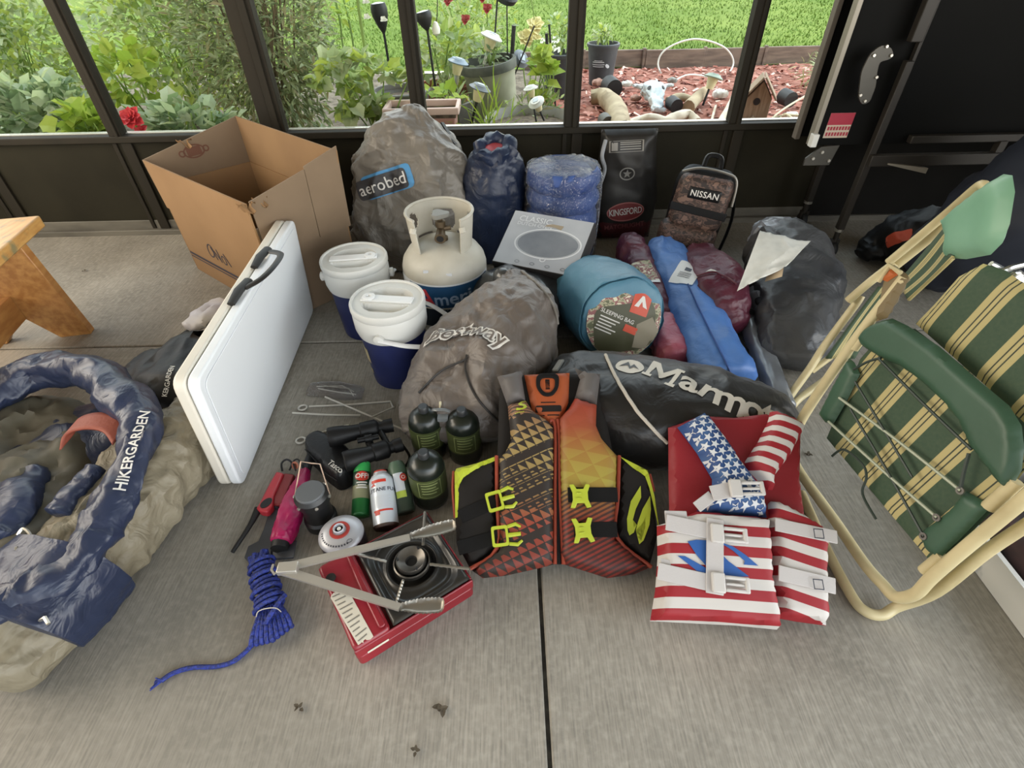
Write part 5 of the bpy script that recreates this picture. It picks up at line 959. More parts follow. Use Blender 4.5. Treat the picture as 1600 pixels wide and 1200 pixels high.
# ================================================================== NEOPRENE LIFE VEST
pv=Plane((.10,.652,.022),(1,0,0),(0,.47,.235)); nv_=pv.n if pv.n[2]>0 else -pv.n
def V1(zx,zy): return (690+zx/3.3333,570+zy/3.3333)
def uvv(*pts): return [pv.uv(*V1(*p)) for p in pts]
def vmap(dz): return lambda x,y,z:np.array(pv.o)+x[:,None]*pv.ex+y[:,None]*pv.ey+(z+dz+.0)[:,None]*nv_
vmin=min(v for u,v in uvv((860,1110),(215,1110)))
def vest_left(N,L,bs,tc):
    n=NB(N,L); s=n.sep(tc.outputs['UV']); u,v=s[0],s[1]
    col=n.ramp(n.m('ADD',n.m('MULTIPLY',v,1/.5),n.m('MULTIPLY',u,.25)),[(.0,'#6e2a1e'),(.22,'#8a3a28'),(.38,'#836a3e'),(.62,'#97824e'),(.8,'#865e44'),(1,'#785036')])
    ca,sa=math.cos(.42),math.sin(.42); a=n.m('ADD',n.m('MULTIPLY',u,ca),n.m('MULTIPLY',v,sa)); b=n.m('SUBTRACT',n.m('MULTIPLY',v,ca),n.m('MULTIPLY',u,sa))
    fa=n.m('FRACT',n.m('MULTIPLY',a,46.)); fb=n.m('FRACT',n.m('MULTIPLY',b,40.)); tri=n.m('GREATER_THAN',n.m('ADD',fa,fb),1.22)
    grid=n.m('MAXIMUM',n.m('LESS_THAN',fa,.10),n.m('LESS_THAN',fb,.10)); band=n.m('LESS_THAN',n.m('FRACT',n.m('MULTIPLY',b,10.7)),.2); band2=n.m('GREATER_THAN',n.m('FRACT',n.m('MULTIPLY',b,120.)),.45)
    up=n.m('GREATER_THAN',v,.40); mid=n.m('MULTIPLY',n.m('GREATER_THAN',v,.15),n.m('LESS_THAN',v,.25)); st=n.m('GREATER_THAN',n.m('FRACT',n.m('MULTIPLY',n.m('ADD',n.m('MULTIPLY',v,1.),n.m('MULTIPLY',n.noise(tc.outputs['UV'],30),.02)),110.)),.55)
    k=n.m('MAXIMUM',n.m('MAXIMUM',tri,grid),band); k=n.m('MAXIMUM',k,n.m('MULTIPLY',mid,band2)); 
    k=n.m('ADD',n.m('MULTIPLY',k,n.m('SUBTRACT',1.,up)),n.m('MULTIPLY',up,n.m('MULTIPLY',st,.85))); return n.mix(k,col,'#241b16')
def vest_right(N,L,bs,tc):
    n=NB(N,L); s=n.sep(tc.outputs['UV']); u,v=s[0],s[1]
    col=n.ramp(n.m('MULTIPLY',v,1/.5),[(.0,'#701e16'),(.24,'#842a1a'),(.34,'#8a5f2c'),(.43,'#9c8f3c'),(.56,'#998038'),(.72,'#93472c'),(.9,'#923222'),(1,'#842f22')])
    col2=n.ramp(n.m('MULTIPLY',v,1/.5),[(.0,'#4a1510'),(.3,'#6f3618'),(.45,'#8f6c28'),(.62,'#8d4c24'),(.8,'#8a3a22'),(1,'#7a2a1e')])
    a=n.m('ADD',n.m('MULTIPLY',u,.91),n.m('MULTIPLY',v,.42)); b=n.m('SUBTRACT',n.m('MULTIPLY',v,.91),n.m('MULTIPLY',u,.42)); fa=n.m('FRACT',n.m('MULTIPLY',a,20.)); fb=n.m('FRACT',n.m('MULTIPLY',b,26.))
    c1=n.mix(n.m('MULTIPLY',n.m('GREATER_THAN',n.m('ADD',fa,fb),1.),.5),col,col2); st=n.m('GREATER_THAN',n.m('FRACT',n.m('MULTIPLY',b,95.)),.5); lo=n.m('LESS_THAN',v,.195); return n.mix(n.m('MULTIPLY',n.m('MULTIPLY',st,lo),.85),c1,'#231512')
m_vl=nodemat('vest_pattern_black_gold',vest_left,.6); m_vr=nodemat('vest_pattern_red_yellow',vest_right,.6); m_neo=mat('black_neoprene','#1f1c1a',.75,spec=.2,b=(150,.1)); m_neog=mat('grey_neoprene','#5b5654',.6,b=(150,.1)); m_or=mat('orange_fabric',(.33,.068,.016),.6,b=(120,.12)); m_orp=mat('orange_piping','#8e3822',.6); m_yel=mat('acid_yellow',(.40,.46,.03),.5); m_web=mat('black_webbing','#100f0f',.7,spec=.2,b=(200,.2))
def rebase(poly): return [(x,y) for x,y in poly]
tv=thing('life_vest','orange and yellow patterned neoprene life vest with yellow buckles, laid open-fronted on the floor','life vest',(.1,.85,0)); 
def vpad(name,pts,m,T=.028,w=.03,dz=0.,L=.012,bot=.012,par=None,lab=None,off=True):
    poly=[pv.uv(*V1(*p)) for p in pts]; g=G(); g.pad(poly,T,w,L,vmap(dz),bottom=bot); 
    o=put(name,g,m,par or tv,lab=lab)
    return o
# back (inside) of the vest
vpad('back_panel',[(300,120),(425,45),(700,40),(825,70),(900,480),(1080,600),(1090,1000),(150,1000),(90,600),(290,480)],m_neo,.012,.02,-.012)
b0_=vpad('collar_lining',[(430,56),(665,46),(660,200),(610,330),(560,330),(470,240)],m_or,.014,.02,.004)
pl1=vpad('front_panel',[(345,218),(436,190),(472,242),(560,300),(588,335),(588,1040),(500,1062),(330,1100),(215,1112),(150,1066),(290,962),(290,500),(332,460),(362,400),(352,300)],m_vl,.034,.03,.006,.010)
pr1=vpad('front_panel',[(602,292),(662,232),(692,180),(806,214),(802,320),(832,392),(915,482),(905,905),(1082,1056),(1000,1092),(860,1112),(640,1042),(612,1000)],m_vr,.034,.03,.006,.010)
ps1=vpad('side_panel',[(288,482),(180,525),(82,552),(66,570),(72,780),(78,930),(150,1064),(288,960)],m_neo,.024,.02,.0); ps2=vpad('side_panel',[(917,484),(985,520),(1062,562),(1096,680),(1126,880),(1082,1052),(907,902)],m_neo,.024,.02,.0)
vpad('shoulder',[(290,66),(395,40),(428,34),(418,70),(436,188),(345,220)],m_neog,.032,.03,.004); vpad('shoulder',[(690,18),(735,38),(826,52),(806,214),(692,180),(720,80)],m_neog,.032,.03,.004)
vpad('trim',[(282,488),(180,525),(82,550),(72,570),(76,805),(88,800),(96,640),(120,600),(200,545),(280,510)],m_yel,.014,.01,.021,.01); vpad('trim',[(918,486),(985,520),(1064,560),(1098,690),(1126,886),(1112,820),(1072,650),(1050,590),(985,545)],m_yel,.014,.01,.021,.01)
def vtube(name,pts,r,m,dz,k=4,par=None): 
    g=G(); q=spline([(x,y,0) for x,y in [pv.uv(*V1(*p)) for p in pts]],k); g.tube([np.array(pv.o)+a[0]*pv.ex+a[1]*pv.ey+nv_*dz for a in q],r,7); return put(name,g,m,par or tv)
vtube('piping',[(562,302),(588,340),(588,700),(588,1040)],.005,m_orp,.018); vtube('piping',[(602,295),(610,400),(614,700),(632,1042)],.005,m_orp,.018); vtube('piping',[(288,485),(290,700),(290,960),(150,1066)],.005,m_orp,.022); vtube('piping',[(917,484),(910,700),(905,905),(1082,1056)],.005,m_orp,.022)
vtube('zip',[(575,330),(600,420),(602,700),(606,1040)],.009,m_web,.012)
vtube('piping',[(66,560),(62,660),(74,800)],.004,m_orp,.012); vtube('piping',[(1078,575),(1100,665)],.004,m_orp,.012)
# collar tab + buckles
tl_=bvh(b0_); T0=pv.mat() if pv.n[2]>0 else pv.mat()@Matrix.Rotation(math.pi,4,'X')
def VT(zx,zy,a=0): 
    u,v=pv.uv(*V1(zx,zy)); o=np.array(pv.o)+u*pv.ex+v*pv.ey; q=fr(o,nv_,pv.ex); return q@Matrix.Rotation(a,4,'Z')
g=G(); 
def ringslab(poly,k,z0,z1,T):
    v,f=frame2(poly,k); n=len(poly); 
    A=np.column_stack([v,np.full(2*n,z0)]); B=np.column_stack([v,np.full(2*n,z1)]); ff=[tuple(2*n+i for i in q) for q in f]+[q[::-1] for q in f]+[(i,(i+1)%n,2*n+(i+1)%n,2*n+i) for i in range(n)]+[(n+(i+1)%n,n+i,3*n+i,3*n+(i+1)%n) for i in range(n)]; g.add(np.vstack([A,B]),ff,T=T)
ringslab(rpoly([(-.03,.034),(.034,.034),(.03,-.01),(.012,-.034),(-.014,-.034),(-.032,-.008)],.02),.36,.012,.022,VT(550,118)); put('hang_loop',g,m_web,tv,bev=.002)
g=G(); g.box((0,0,.016),(.012,.03,.004),VT(550,115)); put('loop_tab',g,m_neo,tv)
decal('lining_print',shapes(rpoly(rect(-.035,-.009,.035,.009),.006),rect(-.02,.016,.02,.019),rect(-.028,-.02,.028,-.017)),VT(555,240),tl_,m_neo,tv)
def strap_(p0,p1,wd,dz,th=.004,m=m_web,name='strap'):
    a=np.array(pv.uv(*V1(*p0))); b=np.array(pv.uv(*V1(*p1))); d=(b-a)/np.linalg.norm(b-a); nn=np.array([-d[1],d[0]])*wd/2; q=[a-nn,b-nn,b+nn,a+nn]; g=G(); g.hexa([np.array(pv.o)+x*pv.ex+y*pv.ey+nv_*dz for x,y in q],[np.array(pv.o)+x*pv.ex+y*pv.ey+nv_*(dz+th) for x,y in q]); put(name,g,m,tv,bev=.001)
strap_((100,800),(285,715),.034,.022); strap_((90,960),(300,900),.034,.022); strap_((650,692),(902,692),.036,.038); strap_((680,870),(900,868),.036,.038)
def buckle_f(zx,zy,a):
    g=G(); T=VT(zx,zy,a)
    nonlocal_g=g
    v,f=frame2(rpoly(rect(-.03,-.024,.01,.024),.006),.30); n=len(v)//2; A=np.column_stack([v,np.full(2*n,.036)]); B=np.column_stack([v,np.full(2*n,.046)]); ff=[tuple(2*n+i for i in q) for q in f]+[q[::-1] for q in f]+[(i,(i+1)%n,2*n+(i+1)%n,2*n+i) for i in range(n)]+[(n+(i+1)%n,n+i,3*n+i,3*n+(i+1)%n) for i in range(n)]; g.add(np.vstack([A,B]),ff,T=T)
    g.tube([(T@Vector(q))[:] for q in ((.01,.02,.041),(.03,.024,.041),(.042,.016,.041))],[.0045,.005,.003],7); g.tube([(T@Vector(q))[:] for q in ((.01,-.02,.041),(.03,-.024,.041),(.042,-.016,.041))],[.0045,.005,.003],7); g.tube([(T@Vector(q))[:] for q in ((.008,0,.041),(.04,0,.041))],[.006,.005],7); put('buckle',g,m_yel,tv,lab='acid yellow plastic buckle')
buckle_f(300,720,.25); buckle_f(328,900,.1)
def buckle_m(zx,zy,a):
    g=G(); T=VT(zx,zy,a); g.prism([(-.024,.028),(-.013,.029),(-.007,.017),(.010,.017),(.016,.029),(.027,.027),(.020,.009),(.020,-.009),(.027,-.027),(.016,-.029),(.010,-.017),(-.007,-.017),(-.013,-.029),(-.024,-.028),(-.017,-.009),(-.017,.009)],.043,.053,T); g.box((-.002,.006,.055),(.012,.003,.003),T); g.box((-.002,-.006,.055),(.012,.003,.003),T); put('buckle',g,m_yel,tv,bev=.0015,lab='acid yellow plastic buckle')
buckle_m(708,702,0); buckle_m(722,875,.05)
ts2=bvh(ps2); 
S_=[pv.uv(*V1(*p)) for p in [(1022,640),(1030,720),(1000,760),(985,800),(1000,830),(1040,770),(1068,690),(1078,760),(1070,850),(1030,940),(1020,930),(1050,850),(1050,800),(1020,850),(985,890),(965,895),(955,850),(965,790),(985,720)]]
cu=np.mean(np.array(S_),0)
def logoS():
    a=[(1025,640),(975,720),(955,810),(958,870),(968,895),(990,880),(1005,840),(990,855),(985,815),(1000,760),(1028,700)]; b=[(1075,690),(1035,760),(1010,830),(1000,870),(1035,830),(1050,800),(1048,850),(1035,900),(1018,940),(1040,920),(1070,840),(1078,760)]
    r=[]
    for q in (a,b):
        v=np.array([pv.uv(*V1(*p)) for p in q])-cu; r.append((v,[tuple(range(len(v)))]))
    return shapes(*r)
o_=np.array(pv.o)+cu[0]*pv.ex+cu[1]*pv.ey; decal('printed_emblem',logoS(),fr(o_,nv_,pv.ex),ts2,m_yel,tv,off=.002,L=.012)
tl2=bvh(pl1); decal('printed_emblem',off2(textpoly('S',.045,.02,shear=.3),0,0,0,1.5,.8),VT(408,240,.2),tl2,m_yel,tv,off=.002); decal('printed_emblem',textpoly('-----',.016,.01),VT(405,272,.2),tl2,m_yel,tv,off=.002)
# ================================================================== FLAG LIFE VEST
pf=Plane((.49,.515,.02),(1,0,0),(0,.50,.215)); nf_=pf.n if pf.n[2]>0 else -pf.n
def V2(zx,zy): return (990+zx/3.158,620+zy/3.158)
def fmap(dz,wob=0): return lambda x,y,z:np.array(pf.o)+x[:,None]*pf.ex+y[:,None]*pf.ey+(z+dz+wob*fbm(np.stack([x,y,0*x],1),9,7,2))[:,None]*nf_
def stripes(ph,per,slope,curve):
    def f(N,L,bs,tc):
        n=NB(N,L); s=n.sep(tc.outputs['UV']); y=n.m('ADD',s[1],n.m('ADD',n.m('MULTIPLY',s[0],slope),n.m('MULTIPLY',n.m('SINE',n.m('MULTIPLY',s[0],14.)),curve))); return n.mix(n.m('GREATER_THAN',n.m('FRACT',n.m('ADD',n.m('MULTIPLY',y,1/per),ph)),.5),'#c9c4bf','#941a24')
    return f
PER=abs(pf.uv(*V2(300,985))[1]-pf.uv(*V2(300,880))[1])
m_st1=nodemat('flag_stripes',stripes(.30,PER,.05,.003),.6); m_st2=nodemat('flag_stripes_slanted',stripes(.2,PER,.40,.004),.6); m_st3=nodemat('flag_stripes_strap',stripes(.35,PER*.78,.45,.0),.6); m_blue_f=nodemat('flag_blue',lambda N,L,bs,tc:NB(N,L).ramp(NB(N,L).voro(tc.outputs['UV'],30,out='Distance'),[(.1,'#3f6291'),(.6,'#27477c')]),.6); m_redf=mat('flag_red_lining','#86151f',.6,b=(100,.1)); m_wstar=mat('star_white','#cdd0d4',.55); m_wweb=mat('white_webbing','#bdb8b6',.55,b=(200,.15)); m_wbk=mat('white_buckle','#c4c0bc',.4); m_fin=mat('emblem_blue','#2a5aa0',.5)
tf=thing('life_vest','stars and stripes life vest with white straps and buckles, lying beside the front lawn chair','life vest',(.5,.75,0))
def fpad(name,pts,m,T=.03,w=.03,dz=0.,L=.012,bot=.014,wob=.003):
    poly=[pf.uv(*V2(*p)) for p in pts]; g=G(); g.pad(poly,T,w,L,fmap(dz,wob),bottom=bot); return put(name,g,m,tf)
fpad('back_panel',[(172,150),(330,92),(500,100),(660,82),(828,178),(822,400),(850,612),(640,640),(180,620)],m_redf,.02,.02,-.005)
lo1=fpad('front_panel',[(110,640),(225,604),(300,572),(470,590),(642,606),(655,750),(662,905),(696,1095),(694,1150),(500,1130),(75,1108),(100,960),(112,800)],m_st1,.05,.022,.012,.011,.02); lo2=fpad('front_panel',[(642,512),(705,524),(850,606),(915,650),(940,705),(936,950),(946,1130),(800,1110),(698,1092),(664,905),(655,700)],m_st2,.042,.022,.004,.011,.02)
ss=fpad('shoulder_strap',[(206,165),(340,92),(400,180),(480,290),(560,400),(620,490),(642,604),(470,590),(300,572),(372,480),(372,420),(300,290)],m_blue_f,.042,.03,.018); s3=fpad('shoulder_strap',[(662,84),(745,110),(830,160),(762,290),(690,390),(672,490),(608,430),(525,345),(600,230),(645,140)],m_st3,.042,.03,.012)
tS=bvh(ss); sh=[]; poly=[pf.uv(*V2(*p)) for p in [(206,165),(340,92),(400,180),(480,290),(560,400),(620,490),(642,604),(470,590),(300,572),(372,480),(372,420),(300,290)]]
cs_=np.mean(np.array(poly),0); ca,sa=math.cos(-.9),math.sin(-.9); r=0
for i in range(-18,19):
    for j in range(-18,19):
        a=(i+.5*(j%2))*.0225; b=j*.0195; q=np.array([ca*a-sa*b,sa*a+ca*b]); 
        if inside(poly,(q+cs_)[None])[0] and edist(poly,(q+cs_)[None])[0]>.004: sh.append(star(.0118,q[0],q[1],.5))
decal('printed_stars',shapes(*sh),fr(np.array(pf.o)+cs_[0]*pf.ex+cs_[1]*pf.ey,nf_,pf.ex),tS,m_wstar,tf,off=.002,L=.012)
tL=bvh(lo1); 
def FT(zx,zy,a=0):
    u,v=pf.uv(*V2(zx,zy)); return fr(np.array(pf.o)+u*pf.ex+v*pf.ey,nf_,pf.ex)@Matrix.Rotation(a,4,'Z')
def emb(pts,name='printed_emblem'):
    v=np.array([pf.uv(*V2(*p)) for p in pts]); ce_=v.mean(0); decal(name,(v-ce_,[tuple(range(len(v)))]),fr(np.array(pf.o)+ce_[0]*pf.ex+ce_[1]*pf.ey,nf_,pf.ex),tL,m_fin,tf,off=.002,L=.012)
emb([(228,735),(270,727),(325,730),(420,830),(515,900),(420,905),(330,870),(270,800)]); emb([(370,735),(440,760),(500,800),(560,850),(490,845),(495,828),(440,780)]); emb([(180,803),(215,805),(330,870),(430,905),(370,900),(270,875)])
def fstrap(p0,p1,wd,dz,m=m_wweb,name='strap',th=.004,par=None):
    a=np.array(pf.uv(*V2(*p0))); b=np.array(pf.uv(*V2(*p1))); d=(b-a)/np.linalg.norm(b-a); nn=np.array([-d[1],d[0]])*wd/2; q=[a-nn,b-nn,b+nn,a+nn]; g=G(); g.hexa([np.array(pf.o)+x*pf.ex+y*pf.ey+nf_*dz for x,y in q],[np.array(pf.o)+x*pf.ex+y*pf.ey+nf_*(dz+th) for x,y in q]); put(name,g,m,tf,bev=.0015)
fstrap((125,645),(345,690),.036,.064); fstrap((125,622),(230,625),.034,.056); fstrap((85,875),(350,935),.036,.064); fstrap((100,850),(220,875),.034,.056); fstrap((355,630),(350,985),.038,.066); fstrap((340,510),(470,485),.036,.064); fstrap((275,572),(350,515),.026,.055)
fstrap((650,650),(945,712),.03,.05); fstrap((665,880),(935,945),.034,.05)
def wbuckle(zx,zy,a):
    T=FT(zx,zy,a); g=G(); g.box((-.026,0,.074),(.028,.042,.012),T); g.box((.012,.013,.074),(.05,.008,.008),T); g.box((.012,-.013,.074),(.05,.008,.008),T); g.box((.012,0,.072),(.045,.007,.006),T); g.box((.036,0,.074),(.010,.034,.009),T); put('buckle',g,m_wbk,tf,bev=.003,lab='white plastic side release buckle')
wbuckle(415,707,-.12); wbuckle(420,938,-.12); wbuckle(500,490,-.02)
for q in ((850,697),(847,937)):
    T=FT(q[0],q[1],-.1); g=G(); v,f=frame2(rect(-.011,-.011,.011,.011),.2); decal('stitching',(v,f),T,bvh(lo2),m_lk,tf,off=.014)
# ================================================================== LAWN CHAIRS
m_ctube=mat('cream_tube','#cdbf95',.4,n=(9,'#b5a67d',.4,.65)); m_vinyl=mat('green_vinyl','#33503d',.45,n=(6,'#3c5a46',.35,.65),b=(40,.12)); m_vinl=mat('pale_green_vinyl','#6d9c80',.45,n=(5,'#84b095',.35,.65)); m_cordd=mat('dark_elastic','#2f3a33',.5); m_cordl=mat('pale_elastic','#a9ae98',.5); m_arm=mat('brown_arm_channel','#7a6a4b',.5); m_armo=mat('orange_inside','#b4602f',.6)
def webbing(per,ph):
    def f(N,L,bs,tc):
        n=NB(N,L); s=n.sep(tc.outputs['UV']); x=n.m('FRACT',n.m('ADD',n.m('MULTIPLY',s[0],1/per),ph)); nz=n.noise(tc.outputs['UV'],120,2)
        return n.mix(n.m('MULTIPLY',nz,.15),n.ramp(x,[(0,'#2a4533'),(.50,'#b9ab77'),(.635,'#26302a'),(.665,'#b9ab77'),(.80-.055,'#26302a'),(.775,'#b9ab77'),(.92,'#2a4533')],True),'#8d8a66')
    return f
m_webb=nodemat('green_cream_webbing',webbing(.094,.30),.7); m_webb2=nodemat('green_cream_webbing_fine',webbing(.04,.1),.7)
b=np.array(P(1385,930,.05)); al=math.radians(76); pc=Plane(b,(-.12,.993,0),(.993*math.cos(al),.12*math.cos(al),math.sin(al))); nc_=pc.n if pc.n@(CAMP-pc.o)>0 else -pc.n
tc1=thing('lawn_chair','folded lawn chair with green and cream striped webbing leaning at the right edge','lawn chair',(.9,.8,0))
def cpts(pts,dz=0.): 
    o=[]
    for p in pts:
        u,v=pc.uv(p[0],p[1]); o.append(np.array(pc.o)+u*pc.ex+v*pc.ey+nc_*dz)
    return o
g=G(); g.tube(cpts([(1413,432),(1330,540),(1265,635),(1243,676),(1236,705),(1250,738),(1304,813),(1350,880),(1379,913),(1400,933),(1430,928),(1455,903),(1510,855),(1600,780),(1680,712)]),.0130,12,smooth=5); put('frame_loop',g,m_ctube,tc1)
g=G(); q=[P(1252,770,.014),P(1290,855,.014),P(1330,930,.014),P(1352,955,.014),P(1378,961,.016),P(1402,948,.03)]+[x-nc_*.04 for x in cpts([(1440,925),(1520,860),(1610,800)])]; g.tube(q,.012,12,smooth=5); put('foot_loop',g,m_ctube,tc1)
def cpad(name,pts,m,T,w,dz,L=.012,bot=.004,uvk=1):
    poly=[pc.uv(*p) for p in pts]; g=G(); g.pad(poly,T,w,L,lambda x,y,z:np.array(pc.o)+x[:,None]*pc.ex+y[:,None]*pc.ey+(z+dz)[:,None]*nc_,bottom=bot); return put(name,g,m,tc1)
seat=cpad('seat_webbing',[(1283,684),(1446,880),(1478,862),(1548,790),(1590,735),(1590,660),(1500,575),(1420,512),(1370,520),(1335,560)],m_webb,.004,.01,-.018)
cpad('back_webbing',[(1392,500),(1420,470),(1458,425),(1495,404),(1530,415),(1570,445),(1640,500),(1720,600),(1690,720),(1600,720),(1500,600)],m_webb,.012,.05,-.075,.014,.012)
put_s=[]
for pts,T_2 in (([(1325,559),(1333,566),(1342,584),(1322,625),(1300,663),(1288,660),(1279,647),(1300,605)],.014),([(1342,530),(1352,515),(1367,505),(1392,497),(1417,509),(1467,542),(1520,588),(1575,634),(1594,665),(1598,700),(1594,735),(1575,767),(1562,755),(1540,728),(1517,697),(1500,659),(1478,632),(1450,605),(1408,572),(1379,561),(1350,543)],.022),([(1508,767),(1530,780),(1546,792),(1508,832),(1467,872),(1450,863),(1433,834),(1460,815),(1483,797)],.016)):
    cpad('vinyl_sleeve',pts,m_vinyl,T_2,.018,-.004,.007,.012)
for pts,m,r in (([(1379,561),(1450,632),(1525,703)],m_cordd,.0032),([(1383,560),(1362,566),(1340,578)],m_cordd,.0035),([(1317,622),(1410,690),(1508,767)],m_cordl,.0032),([(1300,659),(1385,735),(1471,809)],m_cordl,.0032),([(1342,597),(1385,668),(1432,746)],m_cordd,.003),([(1335,640),(1392,735),(1450,838)],m_cordd,.0032),([(1306,713),(1325,703),(1354,726),(1360,747),(1354,772),(1375,811)],m_cordd,.0032),([(1521,709),(1514,735),(1508,763)],m_cordd,.004)):
    g=G(); g.tube(cpts(pts,.012),r,6,smooth=6); put('lacing_cord',g,m,tc1)
g=G(); g.tube(cpts([(1440,893),(1470,868)],-.006),.013,10); put('inner_tube_end',g,m_ctube,tc1); g=G(); g.tube(cpts([(1540,793),(1585,752)],-.006),.013,10); put('inner_tube_end',g,m_ctube,tc1)
g=G(); g.tube(cpts([(1332,545),(1345,528)],-.004),.011,10); put('inner_tube_end',g,m_ctube,tc1)
for p in ((1508,767),(1471,809),(1450,838)):
    g=G(); T=fr(cpts([p],.012)[0],nc_); g.lathe([(.008,0),(.008,.003),(.004,.003),(.004,0)],14,T); put('eyelet',g,m_metal_bead,tc1)
def Z3(x,y): return (1200+x/3,250+y/3)
arm=[Z3(*p) for p in ((590,490),(652,535),(660,560),(610,650),(560,740),(505,758),(540,575))]
cpad('arm_channel',arm,m_arm,.012,.008,.0,.010,.014); cpad('arm_channel_inside',[Z3(*p) for p in ((542,562),(600,512),(636,538),(580,574))],m_armo,.006,.006,.013,.008,.001)
g=G(); g.tube(cpts([Z3(545,575),Z3(600,500),Z3(650,535)],.018),.006,8); put('arm_edge',g,m_ctube,tc1)
# second chair
tc2=thing('lawn_chair','second folded lawn chair, seen nearly edge-on behind the front one, with pale green vinyl top','lawn chair',tuple(P(1240,630,0)))
def zt(name,pts,r,m,k=4,n=10): 
    g=G(); g.tube([P(*p) for p in pts],r,n,smooth=k); return put(name,g,m,tc2)
zt('leg_loop',[(1345,462,.34),(1335,478,.31),(1290,538,.19),(1266,575,.12),(1235,618,.04),(1224,636,.014),(1232,640,.014),(1250,622,.02),(1283,598,.06),(1300,585,.08)],.012,m_ctube)
zt('rail',[(1325,470,.33),(1360,440,.40),(1398,411,.46)],.012,m_ctube); zt('rail',[(1388,410,.46),(1430,375,.54),(1480,333,.63),(1524,295,.72),(1536,289,.74),(1541,295,.735)],.011,m_ctube); zt('rail',[(1395,418,.44),(1440,382,.52),(1480,347,.60)],.013,m_ctube)
zt('strut',[(1268,580,.10),(1300,556,.15),(1335,533,.20)],.010,m_ctube)
def quadsheet(name,q,m,par,nu=14,nv=8,sag=.01,th=.006):
    q=[np.array(P(*a)) for a in q]; nn=np.cross(q[1]-q[0],q[3]-q[0]); nn/=np.linalg.norm(nn); g=G()
    lu=np.linalg.norm(q[1]-q[0]); lv=np.linalg.norm(q[3]-q[0])
    g.grid(lambda U,V:np.outer((1-U)*(1-V),q[0])+np.outer(U*(1-V),q[1])+np.outer(U*V,q[2])+np.outer((1-U)*V,q[3])+nn*(sag*np.sin(U*math.pi)*np.sin(V*math.pi))[:,None],nu,nv,uvf=lambda U,V:np.stack([V*lv,U*lu],1)); return put(name,g,m,par,solid=th)
quadsheet('back_webbing',[(1405,440,.44),(1482,350,.62),(1490,404,.62),(1420,470,.44)],m_webb2,tc2); quadsheet('seat_webbing',[(1290,560,.16),(1372,448,.40),(1400,452,.40),(1335,560,.16)],m_webb2,tc2)
po=Plane(P(1480,375,.62),P(1545,300,.76)-P(1480,375,.62),P(1530,395,.66)-P(1480,375,.62)); npo=po.n if po.n@(CAMP-po.o)>0 else -po.n; g=G()
g.pad([po.uv(*p) for p in ((1474,345),(1500,322),(1540,290),(1568,272),(1582,274),(1586,300),(1578,350),(1566,380),(1548,398),(1510,405),(1478,403),(1484,375))],.025,.05,.014,lambda x,y,z:np.array(po.o)+x[:,None]*po.ex+y[:,None]*po.ey+z[:,None]*npo,bottom=.01); put('vinyl_headrest',g,m_vinl,tc2)
# ================================================================== FOLDED TABLE-TENNIS TABLE
m_board=mat('dark_table_board','#0c0c0b',.75,spec=.12,n=(3,'#10100f',.3,.7)); m_trimm=mat('table_edge_metal','#8e887c',.45,metal=.3); m_trimd=mat('table_edge_dull','#6c655c',.5); m_leg=mat('dark_steel_leg','#2c2823',.55,metal=.2); m_plate=mat('bracket_steel','#4c4a45',.4,metal=.5); m_redsign=mat('warning_red','#a3243a',.5); m_signw=mat('warning_cream','#c8b8a4',.6); m_bolt=mat('bolt_zinc','#c0bdb4',.3,metal=.8)
tt_=thing('table_tennis_table','dark folded table tennis table with a red warning label by the right window','table',(1.9,2.37,0))
g=G(); g.box((2.03,2.315,1.13),(1.5,.022,1.28)); bd_=put('table_half',g,m_board,tt_); g=G(); g.box((2.03,2.44,1.14),(1.5,.022,1.30)); put('table_half',g,m_board,tt_)
g=G(); g.box((1.275,2.312,1.13),(.02,.034,1.28)); put('edge_strip',g,m_trimm,tt_,bev=.002); g=G(); g.box((1.272,2.44,1.14),(.02,.036,1.32)); put('edge_strip',g,m_trimd,tt_,bev=.002)
g=G(); g.box((1.272,2.29,.515),(.026,.03,.05)); put('corner_clip',g,m_lampw,tt_,bev=.003)
g=G(); g.prism([(0,0),(.11,0),(.125,.08),(.05,.075),(.0,.03)],-.004,.004,fr((1.26,2.285,.415),(0,-1,0),(1,0,0))); put('bracket',g,m_plate,tt_,bev=.001)
for q in ((.03,.03),(.06,.055),(.1,.02)): g=G(); g.lathe([(.007,0),(.006,.006),(.0001,.006)],10,fr((1.26+q[0],2.28,.415+q[1]),(0,-1,0))); put('bolt',g,m_bolt,tt_)
def caster(x,y):
    g=G(); g.lathe([(.02,-.013),(.034,-.012),(.037,-.006),(.037,.006),(.034,.012),(.02,.013)],24,fr((x,y,.0375),(1,0,0))); w_=put('caster',g,m_blk,tt_); g=G(); g.box((x,y,.065),(.04,.02,.04)); g.tube([(x,y,.07),(x,y,.13)],.012,10); put('caster_fork',g,m_leg,w_); g=G(); g.tube([(x,y,.125),(x,y,.137)],.02,14); put('ferrule',g,m_bolt,w_)
for x,y,zt_ in ((1.516,2.262,.80),(1.516,2.585,.6)):
    caster(x,y); g=G(); g.box((x,y,(zt_+.13)/2),(.03,.03,zt_-.13)); put('leg',g,m_leg,tt_,bev=.003)
g=G(); g.box((1.505,2.262,1.35),(.045,.03,.98)); put('leg_upper',g,m_leg,tt_,bev=.003); g=G(); g.box((1.545,2.29,.95),(.012,.02,1.1)); put('leg_rail',g,m_leg,tt_)
